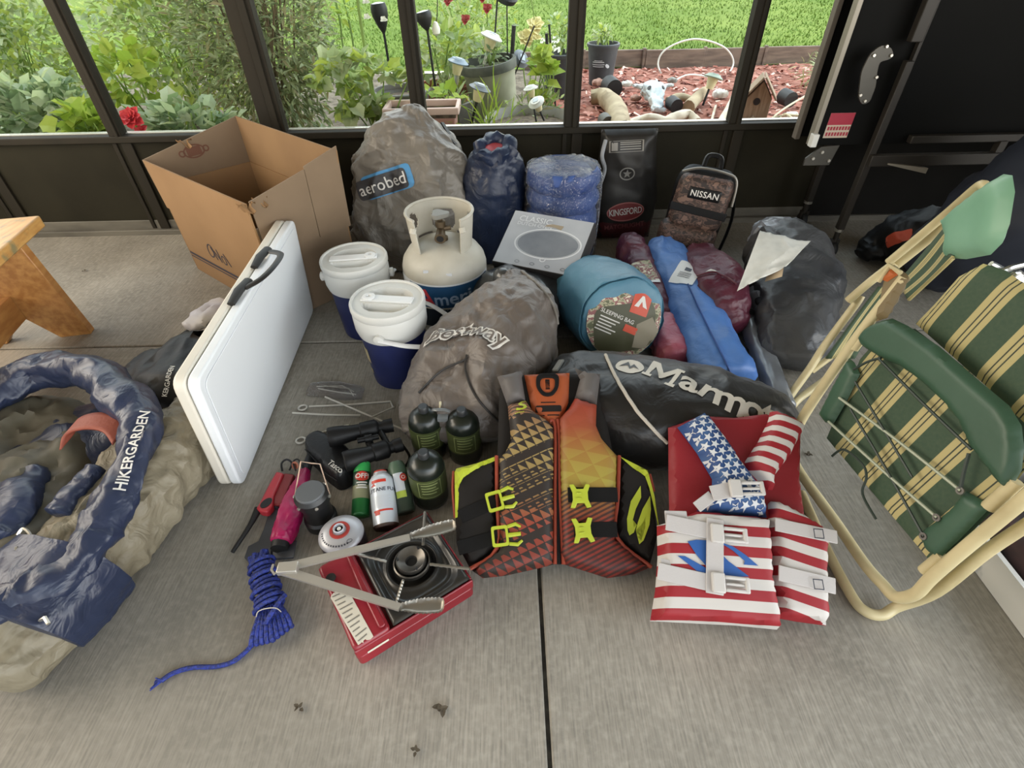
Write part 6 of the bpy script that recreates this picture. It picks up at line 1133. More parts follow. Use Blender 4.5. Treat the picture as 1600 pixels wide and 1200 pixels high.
pp_=Plane((1.5,2.238,.7),(1,0,0),(0,0,1)); npp=np.array([0,-1.,0]); g=G(); pts=[pp_.uv(*p) for p in ((1340,152),(1345,112),(1360,82),(1378,69),(1393,74),(1396,88),(1386,94),(1374,96),(1370,112),(1368,135),(1358,160),(1346,164))]; g.prism(rpoly(pts,.015,2),-.004,.004,fr((1.5,2.238,.7),(0,-1,0),(1,0,0)) if False else Matrix(((1,0,0,1.5),(0,0,-1,2.238),(0,1,0,.7),(0,0,0,1)))); put('latch_plate',g,m_plate,tt_,bev=.001)
for p in ((1350,157),(1343,148),(1364,86),(1384,72),(1391,86),(1368,120)):
    u,v=pp_.uv(*p); g=G(); g.lathe([(.006,0),(.005,.006),(.0001,.006)],10,fr((1.5+u,2.233,.7+v),(0,-1,0))); put('bolt',g,m_bolt,tt_)
l0=PY(1325,250,2.25); z_=l0[2]; g=G(); g.box((1.98,2.24,z_),(.95,.03,.045)); put('cross_bar',g,m_leg,tt_,bev=.003); g=G(); g.box((2.05,2.26,z_+.075),(.8,.03,.03)); put('cross_bar',g,m_leg,tt_,bev=.003); g=G(); g.box((2.03,2.25,z_+.03),(.03,.03,.07)); put('bar_joint',g,m_leg,tt_)
tq=bvh(bd_); T_=fr(PY(1311,195,2.304),(0,-1,0),(1,0,0)); decal('warning_label',(np.array(rect(-.05,-.05,.05,.045)),[(0,1,2,3)]),T_,tq,m_signw,tt_,off=.0015); decal('warning_label_red',shapes(rect(-.05,.0,.05,.045),*[rect(-.044+i*.012,-.02,-.036+i*.012,-.006) for i in range(8)],*[rect(-.044+i*.012,-.042,-.036+i*.012,-.028) for i in range(8)]),T_,tq,m_redsign,tt_,off=.0025)
g=G(); a=PY(1388,256,2.22); b2_=PY(1449,266,2.2); g.hexa([a+(0,0,-.004),b2_+(0,0,-.014),b2_+(0,.012,-.014),a+(0,.012,-.004)],[a+(0,0,.002),b2_+(0,0,.008),b2_+(0,.012,.008),a+(0,.012,.002)]); put('metal_strip',g,m_trimm,lab='bright perforated metal strip resting on the table tennis table crossbar',cat='bar')
# things in the dark right corner
m_navyd=mat('dark_navy_cloth','#1c2230',.7); m_redp=mat('orange_red_cloth','#a2402a',.6)
t=thing('tool_bag','black bag with an orange red patch on the floor under the table tennis table','bag',tuple(P(1400,400,0))); g=G(); soft(g,sp((1345,398,.03,.05,.03),(1375,385,.07,.09,.07),(1420,375,.12,.14,.12),(1470,380,.14,.15,.14)),36,40,wr=(.02,8),seed=91); b_=put('body',g,m_bkb,t); tq=bvh(b_); T_,W_=dpix(tq,(1385,378),(1425,366)); decal('patch',(np.array(rpoly(rect(-W_*.5,-W_*.22,W_*.5,W_*.22),.01)),[tuple(range(20))]),T_,tq,m_redp,t,off=.003)
g=G(); soft(g,[(1.75,1.95,.1,.14,.1),(1.85,1.85,.3,.2,.2),(1.95,1.75,.55,.22,.22),(2.0,1.75,.75,.16,.16)],30,40,up=(0,1,0),wr=(.02,6),seed=92); put('coat_bundle',g,m_navyd,lab='dark navy bundle of cloth in the right corner behind the lawn chairs',cat='cloth')
m_chrome=mat('chrome','#c9c9c6',.2,metal=.9); t=thing('folding_rack','tangle of shiny chrome bars behind the front lawn chair','rack',tuple(P(1570,440,0)))
for pts in (((1548,412,.58),(1580,428,.56),(1612,440,.54)),((1552,432,.58),(1575,420,.60),(1598,414,.60)),((1562,440,.55),(1585,436,.56),(1610,452,.52)),((1572,440,.55),(1590,425,.58),(1600,440,.5)),((1565,422,.57),(1568,455,.35),(1570,470,.02))):
    g=G(); g.tube([P(*p) for p in pts],.007,8,smooth=4); put('bar',g,m_chrome,t)
m_foam=mat('printed_white_card','#c9c7c1',.6,n=(7,'#8f9296',.58,.64)); m_foamin=mat('box_inside_dark','#3a332f',.8)
t=thing('carton','white carton with faint grey printing at the lower right edge','box',(1.25,.6,0))
def wall4(x0,y0,x1,y1,h,ms):
    for a,b_ in (((x0,y0),(x0+.012,y1)),((x1-.012,y0),(x1,y1)),((x0+.012,y0),(x1-.012,y0+.012)),((x0+.012,y1-.012),(x1-.012,y1))):
        g=G(); g.box(((a[0]+b_[0])/2,(a[1]+b_[1])/2,h/2+.002),(abs(b_[0]-a[0]),abs(b_[1]-a[1]),h)); put('side_wall',g,ms,t)
wall4(1.115,.30,1.46,.92,.085,m_foam); g=G(); g.box((1.2875,.61,.004),(.33,.6,.006)); put('bottom',g,m_foamin,t)
g=G(); soft(g,[(1.28,.38,.05,.11,.04),(1.29,.6,.055,.12,.045),(1.29,.82,.05,.11,.04)],24,30,wr=(.015,12),seed=95,floor=.008); put('packed_gear',g,mat('dark_red_brown','#4a2f2c',.7,n=(8,'#2a2220',.4,.6)),lab='dark red brown gear packed inside the white carton',cat='gear')
# ================================================================== TENT GEAR AT THE LEFT
m_tan=mat('tan_tent_cloth','#857d6a',.55,n=(4,'#736b59',.35,.65),b=(16,.8,None,.016,1.)); m_tand=mat('olive_tent_cloth','#5f5a4b',.6,n=(4,'#4d493d',.35,.65),b=(60,.2)); m_tnavy=mat('navy_ripstop','#2a334c',.38,n=(4,'#222a40',.35,.65),b=(15,.6,None,.014,.9)); m_rust=mat('rust_webbing','#8e4736',.6,b=(90,.3)); m_letw=mat('letters_white','#d6d4cf',.5)
t=thing('tent_roll','rolled grey tan tent with navy end panel left of the white folding table','tent',(-1.0,.8,0)); g=G()
soft(g,[(-.915,1.24,.07,.08,.065),(-.945,1.05,.095,.105,.095),(-.99,.83,.10,.115,.10),(-1.035,.62,.09,.11,.09),(-1.075,.45,.075,.095,.075)],130,110,wr=(.017,8),seed=101,dirs=(1,.8,1),big=(.014,4)); put('body',g,m_tan,t)
g=G(); soft(g,[(-1.03,.665,.094,.138,.117),(-1.05,.57,.09,.134,.113),(-1.062,.525,.084,.128,.107)],26,64,wr=(.008,10),seed=102,endk=.05); nvp=put('end_panel',g,m_tnavy,t)
g=G(); g.tube([P(62,970,.16),P(70,965,.17),P(76,975,.165)],.004,6); put('hook',g,m_bolt,t)
t=thing('tent_bag','open navy drawstring tent bag with white lettering, grey cloth and rust band inside','bag',(-1.2,.85,0))
g=G(); soft(g,[(-1.12,1.17,.08,.09,.08),(-1.24,1.02,.08,.17,.08),(-1.37,.8,.075,.2,.075),(-1.45,.6,.07,.18,.07)],50,64,wr=(.015,6),seed=104); put('body',g,m_tnavy,t)
rp=[(-60,655,.19),(10,612,.22),(65,580,.24),(140,582,.25),(198,628,.25),(216,668,.24),(205,715,.23),(186,760,.21),(150,825,.19),(110,885,.17),(50,925,.16),(-10,950,.15),(-80,980,.14)]
q=spline([P(*p) for p in rp],14); rr=np.interp(np.linspace(0,1,len(q)),[0,.1,.25,.4,.55,.7,.85,1],[.045,.05,.055,.05,.042,.045,.05,.05]); g=G(); g.tube(q,rr,44,flat=.85); V=g.v[0]; g.v[0]=V+.015*np.stack([folds(V,6.5,1),folds(V,6.5,2),folds(V,6.5,3)],1)+.004*np.stack([folds(V,17,4),folds(V,17,5),folds(V,17,6)],1); rim_=put('rolled_rim',g,m_tnavy,t); tq=bvh(rim_)
T_,W_=dpix(tq,(191,757),(226,652)); v,f=textpoly('HIKERGARDEN',W_*.175,.016,sp=1.0)
decal('printed_letters',(v,f),T_,tq,m_letw,t,off=.004,L=.012)
g=G(); g.pad([tuple(P(x,y,.14)[:2]) for x,y in ((-70,690),(10,640),(75,612),(125,618),(150,655),(155,695),(140,745),(112,800),(98,850),(45,890),(-20,915),(-80,935))],.075,.09,.014,lambda x,y,z:np.column_stack([x,y,z+.10]),fn=lambda x,y:.035*folds(np.stack([x,y,0*x],1),6,7)+.012*folds(np.stack([x,y,0*x],1),14,8),bottom=.05)
V=g.v[0]; put('inner_cloth',g,m_tand,t)
q=spline([P(*p) for p in ((105,690,.215),(112,668,.235),(140,658,.245),(170,662,.24),(186,682,.225))],6); g=G()
rows=[]; 
for k_,(dx,dz) in enumerate(((0,0),(.006,.012),(.01,.028))): rows.append(q+np.array([0,-.02+.05*k_*.5,0.]))
g.grid(lambda U,V:np.array([q[int(round(u*(len(q)-1)))] for u in U])+np.outer(V-.5,np.array([.005,.055,.004])),len(q)-1,5); put('rust_band',g,m_rust,t,solid=.006)
g=G(); soft(g,[tuple(P(40,745,.16))+(.05,.03),tuple(P(15,790,.18))+(.06,.035),tuple(P(-20,840,.18))+(.06,.03)],24,28,wr=(.014,12),seed=107); put('inner_flap',g,m_tnavy,t)
for i,(pts) in enumerate((((28,836,.2),(36,826,.205),(46,834,.2),(52,850,.19)),((14,858,.19),(22,868,.19),(26,855,.2),(24,880,.185)))):
    g=G(); g.tube([P(*p) for p in pts],.0035,6,smooth=5); put('hook',g,m_bolt,t)
g=G(); soft(g,[tuple(P(96,800,.185))+(.03,.022),tuple(P(118,770,.195))+(.028,.022),tuple(P(150,735,.2))+(.02,.018)],24,24,wr=(.008,18),seed=108); put('drawcord_bundle',g,m_tnavy,t)
t=thing('tent_bag','black bag with white lettering lying behind the tent roll, next to the white folding table','bag',tuple(P(250,570,0))); g=G()
soft(g,[(-1.25,1.40,.06,.09,.06),(-1.15,1.35,.09,.19,.095),(-1.04,1.32,.105,.20,.11),(-.97,1.36,.09,.14,.09)],40,52,up=(0,0,1),wr=(.02,7),seed=109); b_=put('body',g,m_bkb,t); tq=bvh(b_)
T_,W_=dpix(tq,(258,618),(270,574)); decal('printed_letters',textpoly('KERGARDEN',W_*.19,.01),T_,tq,m_letw,t,off=.003,L=.01)
g=G(); g.tube([(-1.2,1.55,.10),(-1.12,1.60,.125),(-1.02,1.60,.13),(-.95,1.56,.12)],.018,8,smooth=5,flat=.5); put('carry_strap',g,m_web,t)
g=G(); soft(g,[(-1.06,1.10,.07,.06,.06),(-1.10,1.17,.10,.08,.08),(-1.14,1.23,.08,.05,.05)],28,36,wr=(.018,10),seed=110); put('folded_cloth',g,m_tand,lab='dark olive folded cloth between the black bag and the tent roll',cat='cloth')
m_lav=mat('pale_lavender_cloth','#a9a7b4',.6,n=(6,'#bdb7b0',.35,.65)); g=G(); soft(g,[tuple(P(296,512,.13))+(.03,.016),tuple(P(318,494,.14))+(.05,.022),tuple(P(345,474,.13))+(.045,.02)],20,24,wr=(.01,14),seed=111,floor=.1); V=g.v[0]; put('folded_cloth',g,m_lav,lab='pale lavender cloth tucked behind the upper edge of the folding table',cat='cloth')
# ================================================================== BLUE ROPE
m_rope=mat('blue_rope','#24358c',.6,n=(160,'#16245f',.42,.58),b=(220,.8))
t=thing('rope_hank','hank of blue braided rope with a loose tail on the concrete','rope',tuple(P(418,950,0)))
A0=P(406,872,.034); A1=P(424,960,.034); A2=P(427,1002,.018); ax=(A1-A0)/np.linalg.norm(A1-A0); sd=np.array([ax[1],-ax[0],0]); sd/=np.linalg.norm(sd); L1=np.linalg.norm(A1-A0)
g=G(); 
for k_ in range(7):
    o=(k_-3)*.0075; g.tube([A0+ax*.03+sd*o*.7,A0-ax*.006+sd*o*.9+np.array([0,0,.012+.006*math.sin(k_*2)]),A0+ax*.02+sd*(o*.6+.004)+np.array([0,0,.018])],.0046,8,smooth=5)
put('top_loops',g,m_rope,t)
g=G(); pts=[]; n=150
for i in range(n):
    s=i/(n-1); th=s*10*2*math.pi; rr_=.026+.004*math.sin(th*.37)+.004*s; pts.append(A0+ax*(.014+s*(L1*.84))+sd*rr_*math.cos(th)+np.array([0,0,.82*rr_*math.sin(th)])+ax*.006*math.sin(th+1))
pts=np.array(pts); pts[:,2]=np.maximum(pts[:,2],.006); g.tube(pts,.0052,8); put('wraps',g,m_rope,t)
for k_ in range(9):
    o=(k_-4)*.0085; g=G(); e=A2+sd*o*1.25+ax*(-.003*abs(k_-4)); z0=.03-.002*abs(k_-4); g.tube([A1-ax*.02+sd*o*.55+np.array([0,0,.004]),(A1+A2)/2+sd*o*1.1+np.array([0,0,.012]),e+np.array([0,0,z0*.35]),e-ax*.006+np.array([0,0,-.006])],.0052,8,smooth=6); V=g.v[0]; V[:,2]=np.maximum(V[:,2],.0045); put('loop',g,m_rope,t)
g=G(); g.tube([P(446,930,.05),P(438,938,.055),P(420,965,.05),P(400,1000,.01),P(370,1030,.006),P(340,1041,.006),P(300,1043,.006),P(270,1052,.006),P(252,1064,.006)],.0052,9,smooth=7); put('tail',g,m_rope,t)
g=G(); 
for k_ in range(8): e=P(252,1064,.006); d=np.array([-.014+.003*random.random(),-.008+.012*(k_/7-.5)*2,.006*random.random()]); g.tube([e,e+d],[.003,.0012],5)
put('frayed_end',g,m_rope,t)
g=G(); g.tube(spline([P(400,972,.03),P(404,955,.055),P(430,950,.06),P(442,962,.03),P(438,978,.01)],6),.0012,5); put('wire_tie',g,m_cordw,t)
# ================================================================== GAS STOVE AND TONGS
m_sred=mat('stove_red','#8c1c29',.38,n=(7,'#7a1823',.4,.6),coat=.2); m_sblk=mat('stove_black_enamel','#1d1c1b',.36,n=(6,'#302d29',.45,.62),coat=.3); m_bur=mat('burner_steel','#6f6b65',.35,metal=.8,n=(14,'#4f4b46',.4,.6)); m_wire=mat('support_wire','#9a958c',.3,metal=.8); m_slab=mat('stove_label_cream','#cfc8b8',.5); m_stx=mat('label_grey_text','#6f6a63',.5)
so_=np.array([-.337,.458,0]); sx_=np.array([.836,.549,0]); sy_=np.array([-.603,.798,0]); sy_=sy_-sx_*(sy_@sx_); sy_/=np.linalg.norm(sy_); SW,SD,SH=.285,.232,.078
St=Matrix(((sx_[0],sy_[0],0,so_[0]),(sx_[1],sy_[1],0,so_[1]),(0,0,1,0),(0,0,0,1)))
t=thing('camp_stove','red and black single burner gas stove under the open steel tongs','camp stove',tuple(so_+sx_*SW/2+sy_*SD/2))
def sT(x,y,z=0): return St@Matrix.Translation((x,y,z))
g=G(); g.prism(rpoly([(0,0),(SW,0),(SW,SD),(0,SD)],.012,3),.006,SH-.036,St)
for bx in (rect(0,0,SW,.006),rect(0,SD-.006,SW,SD),rect(SW-.006,.006,SW,SD-.006)): g.prism(bx,SH-.037,SH-.006,St)
bd_=put('body',g,m_sred,t,bev=.003)
g=G(); g.prism(rpoly([(0,.002),(.083,.002),(.083,SD-.002),(0,SD-.002)],.012,3),SH-.014,SH+.004,St); cov=put('cartridge_cover',g,m_sred,t,bev=.006)
g=G(); g.prism(rpoly([(.062,.012),(.078,.012),(.078,SD-.015),(.066,SD-.015),(.062,.12)],.008,3),SH+.003,SH+.009,St); put('cover_ridge',g,m_sred,t,bev=.003)
for x,y in ((.02,.02),(SW-.02,.02),(.02,SD-.02),(SW-.02,SD-.02)): g=G(); g.lathe([(.008,.001),(.009,.008),(.0001,.008)],12,sT(x,y)); put('foot',g,m_blk,t)
cx_,cy_=.188,.118
def tray(U,V):
    x=.09+(SW-.095)*U; y=.006+(SD-.012)*V; ex=np.minimum(np.minimum(x-.09,SW-.005-x),np.minimum(y-.006,SD-.006-y)); r=np.hypot(x-cx_,y-cy_)
    sq=(np.abs((x-cx_)/.088)**4+np.abs((y-cy_)/.104)**4)**.25
    z=SH+.0-.004*np.clip(1-ex/.006,0,1)-.012*np.clip((1-sq)/.16,0,1)-.008*np.clip((.056-r)/.01,0,1)+.006*np.exp(-((r-.06)/.006)**2)+.0025*np.exp(-((sq-.80)/.03)**2)
    return np.stack([x,y,z],1)
g=G(); g.grid(tray,72,72,T=St); put('drip_tray',g,m_sblk,t,ang=80)
g=G(); g.lathe([(.034,SH-.016),(.042,SH-.01),(.043,SH+.002),(.04,SH+.004)],40,sT(cx_,cy_),cap=False); put('burner_ring',g,m_bur,t)
g=G(); g.lathe([(.022,SH-.018),(.034,SH+.0),(.0355,SH+.012),(.033,SH+.016),(.024,SH+.010),(.014,SH+.006),(.012,SH-.004),(.0001,SH-.006)],40,sT(cx_,cy_)); bu=put('burner',g,m_bur,t)
g=G(); g.lathe([(.0125,SH-.001),(.0001,SH-.002)],24,sT(cx_,cy_)); put('burner_hole',g,m_blk,bu)
for a in (30,150,270):
    g=G(); g.tube([(sT(cx_,cy_)@Vector((.031*math.cos(math.radians(a)),.031*math.sin(math.radians(a)),SH+.01)))[:],(sT(cx_,cy_)@Vector((.031*math.cos(math.radians(a)),.031*math.sin(math.radians(a)),SH+.02)))[:]],.003,7); put('burner_pin',g,m_blk,bu)
for px0,py0,px1,py1 in ((604,878,546,863),(661,852,664,800),(672,882,733,889),(630,907,619,943)):
    a=P(px0,py0,SH+.016); b_=P(px1,py1,SH+.014); g=G(); n=14; pts=[a+(b_-a)*i/n+np.array([0,0,.0018*(i%2)]) for i in range(n+1)]; g.tube(pts,.0036,7); g.tube([b_,b_-np.array([0,0,.022])],.0036,7); put('pot_support',g,m_wire,t)
g=G(); g.lathe([(.0115,0),(.011,.002),(.0001,.001)],20,fr(P(518,905,SH+.0042)+np.array([0,0,.006]))); put('gas_port',g,m_blk,t)
cq=bvh(cov,[o for o in t.children if o.name.startswith('cover_ridge')][0]); lp=[P(513,928,SH+.01),P(541,916,SH+.01),P(583,993,SH+.01),P(562,1012,SH+.01)]; lc=np.mean(lp,0)
inv=fr(lc,(0,0,1),lp[1]-lp[0]).inverted(); v=np.array([(inv@Vector(p))[:2] for p in lp]); decal('instruction_label',(v,[(0,1,2,3)]),fr(lc,(0,0,1),lp[1]-lp[0]),cq,m_slab,t,off=.0012,L=.01)
x0,y0=v.min(0); x1,y1=v.max(0); lines=[]
for k_ in range(11):
    f_=(k_+.8)/12; l_=v[0]+(v[3]-v[0])*f_; r_=v[1]+(v[2]-v[1])*f_; d=(r_-l_); a_=l_+d*.1; b_=l_+d*(.88-.15*(k_%3)); h_=np.array([0,.0022]); lines.append([tuple(a_),tuple(b_),tuple(b_+h_),tuple(a_+h_)])
decal('label_text',shapes(*lines),fr(lc,(0,0,1),lp[1]-lp[0]),cq,m_stx,t,off=.002,L=.01)
T_=fr(np.array((St@Vector((.045,-.0002,.045)))[:]),-sy_,sx_); decal('front_stripe',(np.array(rect(-.022,-.003,.026,.005)),[(0,1,2,3)]),T_,bvh(bd_),m_slab,t,off=.001,up=.05)
m_tong=mat('tong_steel',(.52,.49,.44),.3,metal=.6); m_tongd=mat('tong_head_steel','#8f897f',.35,metal=.75)
hz=P(434,888,.118); t=thing('serving_tongs','pair of open stainless steel tongs resting across the red gas stove','tongs',tuple(P(560,880,0)))
def arm(p1,p2,zend):
    a=hz; b_=P(p1[0],p1[1],zend); e=P(p2[0],p2[1],zend+.004); d=(b_-a)/np.linalg.norm(b_-a); s=np.cross(d,np.array([0,0,1.])); s/=np.linalg.norm(s); u=np.cross(s,d); w0,w1,hh=.009,.0065,.006
    g=G()
    for sx2,sy2,ww,h0 in ((0,.003,1,.0025),(-1,-.002,.16,.010),(1,-.002,.16,.010)):
        g.hexa([a+s*(sx2*w0-ww*w0)*1-u*.004 if sx2==0 else a+s*(sx2*w0-.0015)-u*.007, a+s*(sx2*w0+ww*w0) -u*.004 if sx2==0 else a+s*(sx2*w0+.0015)-u*.007, b_+s*(sx2*w1+ww*w1)-u*.004 if sx2==0 else b_+s*(sx2*w1+.0015)-u*.007, b_+s*(sx2*w1-ww*w1)-u*.004 if sx2==0 else b_+s*(sx2*w1-.0015)-u*.007],
               [a+s*(sx2*w0-ww*w0) if sx2==0 else a+s*(sx2*w0-.0015)-u*.0005, a+s*(sx2*w0+ww*w0) if sx2==0 else a+s*(sx2*w0+.0015)-u*.0005, b_+s*(sx2*w1+ww*w1) if sx2==0 else b_+s*(sx2*w1+.0015)-u*.0005, b_+s*(sx2*w1-ww*w1) if sx2==0 else b_+s*(sx2*w1-.0015)-u*.0005])
    ar=put('arm',g,m_tong,t)
    L=np.linalg.norm(e-b_); d2=(e-b_)/L; s2=np.cross(d2,np.array([0,0,1.])); s2/=np.linalg.norm(s2); u2=np.cross(s2,d2); poly=[]
    for i in range(25):
        x=i/24; wv=.007+.010*math.sin(min(1,x*1.25)*math.pi*.62)*(1 if x<.85 else math.sqrt(max(.0,1-((x-.85)/.15)**2))*.9+.1)+(.0022 if i%2 else 0); poly.append((x*L,wv))
    pts=poly+[(x,-y) for x,y in poly[::-1]]; TT=Matrix(((d2[0],s2[0],u2[0],b_[0]),(d2[1],s2[1],u2[1],b_[1]),(d2[2],s2[2],u2[2],b_[2]),(0,0,0,1))); g=G(); g.pad(pts,-.007,.012,.005,lambda x,y,z:np.column_stack([x,y,z])@np.array(TT)[:3,:3].T+np.array(TT)[:3,3],bottom=.008); put('head',g,m_tongd,ar)
arm((640,838),(712,819),.112); arm((625,948),(694,945),.100)
g=G(); g.box((0,0,0),(.045,.026,.016),fr(P(450,888,.118),(0,0,1),P(520,885,.11)-hz)); put('hinge',g,m_tong,t,bev=.002); g=G(); g.tube([P(427,882,.12),P(424,890,.12),P(429,897,.12)],.003,6); put('lock_loop',g,m_tong,t)
# ================================================================== LIGHTER, UMBRELLA, FLAT TOOL, LANTERN, CANISTER
m_lgr=mat('lighter_red','#b8323c',.35); m_lgd=mat('lighter_dark_red','#8a2a2c',.4)
t=thing('utility_lighter','red long nosed utility lighter pointing to the lower left beside the folding table corner','lighter',tuple(P(430,770,0)))
fp_=lambda pts,z:[tuple(P(x,y,z)[:2]) for x,y in pts]
g=G(); g.prism(fp_([(432,737),(444,740),(428,775),(426,792),(418,801),(408,800),(400,796),(405,788),(418,762)],.03),.008,.034); q0=put('handle',g,m_lgr,t,bev=.005)
g=G(); g.prism(fp_([(444,740),(461,742),(448,772),(441,789),(427,790),(428,775)],.022),.006,.026); put('holster',g,m_lgd,t,bev=.004)
g=G(); g.tube([P(404,795,.022),P(390,822,.018),P(363,863,.010)],[.011,.0065,.005],10,smooth=4); put('nozzle',g,m_blk,t)
g=G(); g.lathe([(.0125,0),(.0126,.001),(.0001,.001)],20,Matrix.Translation(Vector(P(416,786,.0345)))@Matrix.Rotation(-.5,4,'Z')@Matrix.Scale(1.4,4,(0,1,0))); put('trigger_opening',g,m_blk,t)
g=G(); g.tube([P(*p) for p in ((441,736,.02),(440,724,.03),(448,718,.04),(456,724,.03),(452,735,.02))],.003,6,smooth=5); put('hang_loop',g,m_blk,t)
m_mag=mat('magenta_nylon','#b01a58',.4,n=(8,'#8f1248',.35,.65),b=(60,.2))
t=thing('umbrella','folded magenta pocket umbrella lying between the red lighter and the black lantern','umbrella',tuple(P(455,800,0))); g=G()
soft(g,sp((476,738,.032,.016,.016),(467,765,.034,.022,.022),(455,800,.036,.028,.027),(444,832,.034,.029,.028),(440,846,.032,.026,.026)),46,48,wr=(.006,26),seed=121,dirs=(1,.5,1),endk=.3); put('canopy',g,m_mag,t)
g=G(); g.tube([P(440,842,.034),P(436,858,.032)],[.023,.021],16); put('handle',g,m_blk,t); g=G(); g.tube([P(477,740,.03),P(482,722,.03),P(486,712,.03)],[.014,.012],12); put('tip',g,m_blk,t); g=G(); g.tube([P(*p) for p in ((474,733,.045),(466,718,.05),(458,722,.05),(462,735,.045))],.0025,6,smooth=4); put('wrist_loop',g,m_blk,t); g=G(); g.lathe([(.010,0),(.012,.003),(.007,.004),(.006,.0)],16,fr(P(462,727,.045),(-.3,-.8,.6))); put('ring',g,mat('copper_ring','#a8644c',.4),t)
m_tool=mat('grey_black_plastic','#33353a',.45,n=(8,'#3d4046',.4,.6)); t=thing('camp_trowel','flat grey black tool with a flared end lying partly under the magenta umbrella','trowel',tuple(P(420,850,0)))
g=G(); g.prism(fp_([(438,790),(424,790),(412,828),(404,846),(388,854),(382,872),(389,878),(424,866)],.01),.003,.013); put('blade',g,m_tool,t,bev=.002); g=G(); g.hexa([P(424,852,.003),P(427,876,.003),P(459,873,.003),P(464,846,.003)],[P(424,850,.012),P(427,873,.012),P(459,871,.024),P(464,844,.026)]); put('blade_wing',g,m_tool,t,bev=.002); g=G(); g.tube([P(431,795,.012),P(448,750,.012)],.009,10); put('handle',g,m_tool,t)
m_lan=mat('lantern_black','#1c1c1d',.4); m_lant=mat('lantern_lid','#55585b',.5)
lc0=(-.517,.83,0); T=fr(lc0); t=thing('lantern','small black camp lantern with a wire bail handle beside the silver topped gas canister','lantern',lc0)
g=G(); g.lathe([(.040,.0),(.042,.004),(.042,.028),(.036,.034),(.035,.09),(.042,.096),(.043,.118),(.038,.125),(.036,.128)],40,T); put('body',g,m_lan,t,ang=30); g=G(); g.lathe([(.036,.126),(.0365,.132),(.034,.135),(.0001,.1355)],36,T); put('lid',g,m_lant,t)
for a in range(0,360,60): g=G(); g.lathe([(.004,0),(.0045,.004),(.0001,.005)],10,fr((lc0[0]+.043*math.cos(math.radians(a)),lc0[1]+.043*math.sin(math.radians(a)),.112),(math.cos(math.radians(a)),math.sin(math.radians(a)),.1))); put('stud',g,m_bolt,t)
g=G(); g.tube([(lc0[0]-.044,lc0[1],.112),P(470,721,.175),P(487,724,.18),P(500,725,.175),(lc0[0]+.044,lc0[1]+.006,.112)],.0018,6); put('bail',g,mat('copper_wire','#b39a86',.35,metal=.6),t)
m_candark=mat('canister_dark_label','#2f2c30',.4); m_cansil=mat('canister_silver','#b4b5bb',.35,metal=.25); m_canred=mat('canister_red','#a5342c',.45)
cc=(-.432,.745,0); T=fr(cc); t=thing('gas_canister','squat fuel canister with a silver top and red ring, in front of the spray cans','gas canister',cc); g=G(); g.lathe([(.048,.0),(.054,.006),(.055,.012),(.055,.062),(.053,.068)],48,T); put('body',g,m_candark,t); g=G(); g.lathe([(.0535,.067),(.0555,.069),(.0545,.073),(.05,.079),(.036,.086),(.022,.088)],48,T); tp_=put('top',g,m_cansil,t,ang=60)
g=G(); g.lathe([(.025,.0875),(.024,.0905),(.017,.0905),(.0165,.086)],32,T); put('red_ring',g,m_canred,t); g=G(); g.lathe([(.0145,.085),(.0145,.097),(.0125,.099),(.0105,.097),(.0100,.091),(.0001,.090)],28,T); vv=put('valve',g,m_cansil,t); g=G(); g.lathe([(.0055,.0905),(.005,.095),(.0001,.095)],16,T); put('valve_pin',g,m_lett,vv); g=G(); g.lathe([(.0095,.0912),(.0056,.0912)],24,T); put('valve_well',g,m_blk,vv)
tq=bvh(tp_); T_=fr((cc[0],cc[1],.09)); sh=[]
for k_ in range(14): a=math.radians(190+k_*9); sh.append(off2((np.array(rect(-.0018,-.002,.0018,.002)),[(0,1,2,3)]),.043*math.cos(a),.043*math.sin(a),a+1.57))
sh.append(off2(ring2(.007,.004,.0012,14),.03,-.028,.6)); decal('printed_marks',shapes(*sh),T_,tq,m_lk,t,off=.001)
# ================================================================== SPRAY CANS
m_og=mat('can_green','#1f6a33',.35,metal=.2); m_ocap=mat('cap_green','#2f9a4c',.4); m_odark=mat('can_dark_green','#24402c',.35,metal=.2); m_olab=mat('can_olive_label','#8a8a6a',.45); m_ored=mat('can_red','#c0392b',.4); m_cwhite=mat('can_white','#cfd5dc',.3,metal=.2); m_crim=mat('can_rim_brown','#4a3a32',.4,metal=.3); m_gdk=mat('can_grey_green','#3b473c',.35,metal=.2); m_ykl=mat('yellow_green_print','#a9b84a',.45)
def can_thing(name,lab,cat,pb_,pt_,z0,z1,length=None):
    a=P(pb_[0],pb_[1],z0); b_=P(pt_[0],pt_[1],z1); return a,b_,np.linalg.norm(b_-a),thing(name,lab,cat,(a[0],a[1],0))
a,b_,L,t=can_thing('spray_can','green insect repellent spray can with a red oval, leftmost of the three cans','spray can',(563,808),(567,716),.024,.085); f_=Vector(b_-a); T=fr(a,f_,(1,0,0)); R=.0235
g=G(); g.lathe([(R*.8,.0),(R,.003),(R,L*.28)],36,T); g.lathe([(R*1.02,.002),(R*1.05,.005),(R*1.0,.007)],36,T); put('body',g,m_og,t); g=G(); g.lathe([(R,L*.28),(R,L*.46),(R,L*.50)],36,T); put('label_band',g,m_olab,t); g=G(); g.lathe([(R,L*.5),(R,L*.73),(R*.97,L*.74)],36,T); bd2=put('label_band',g,m_odark,t)
g=G(); g.lathe([(R*.98,L*.735),(R*1.0,L*.76),(R*.95,L*.85),(R*.8,L*.96),(R*.72,L*.995),(R*.6,L),(.0001,L)],36,T); cp=put('cap',g,m_ocap,t,ang=50)
tq=bvh(bd2,[o for o in t.children if o.name.startswith('label_band')][0]); fz=Vector(ray(565,760)).normalized()*-1; 
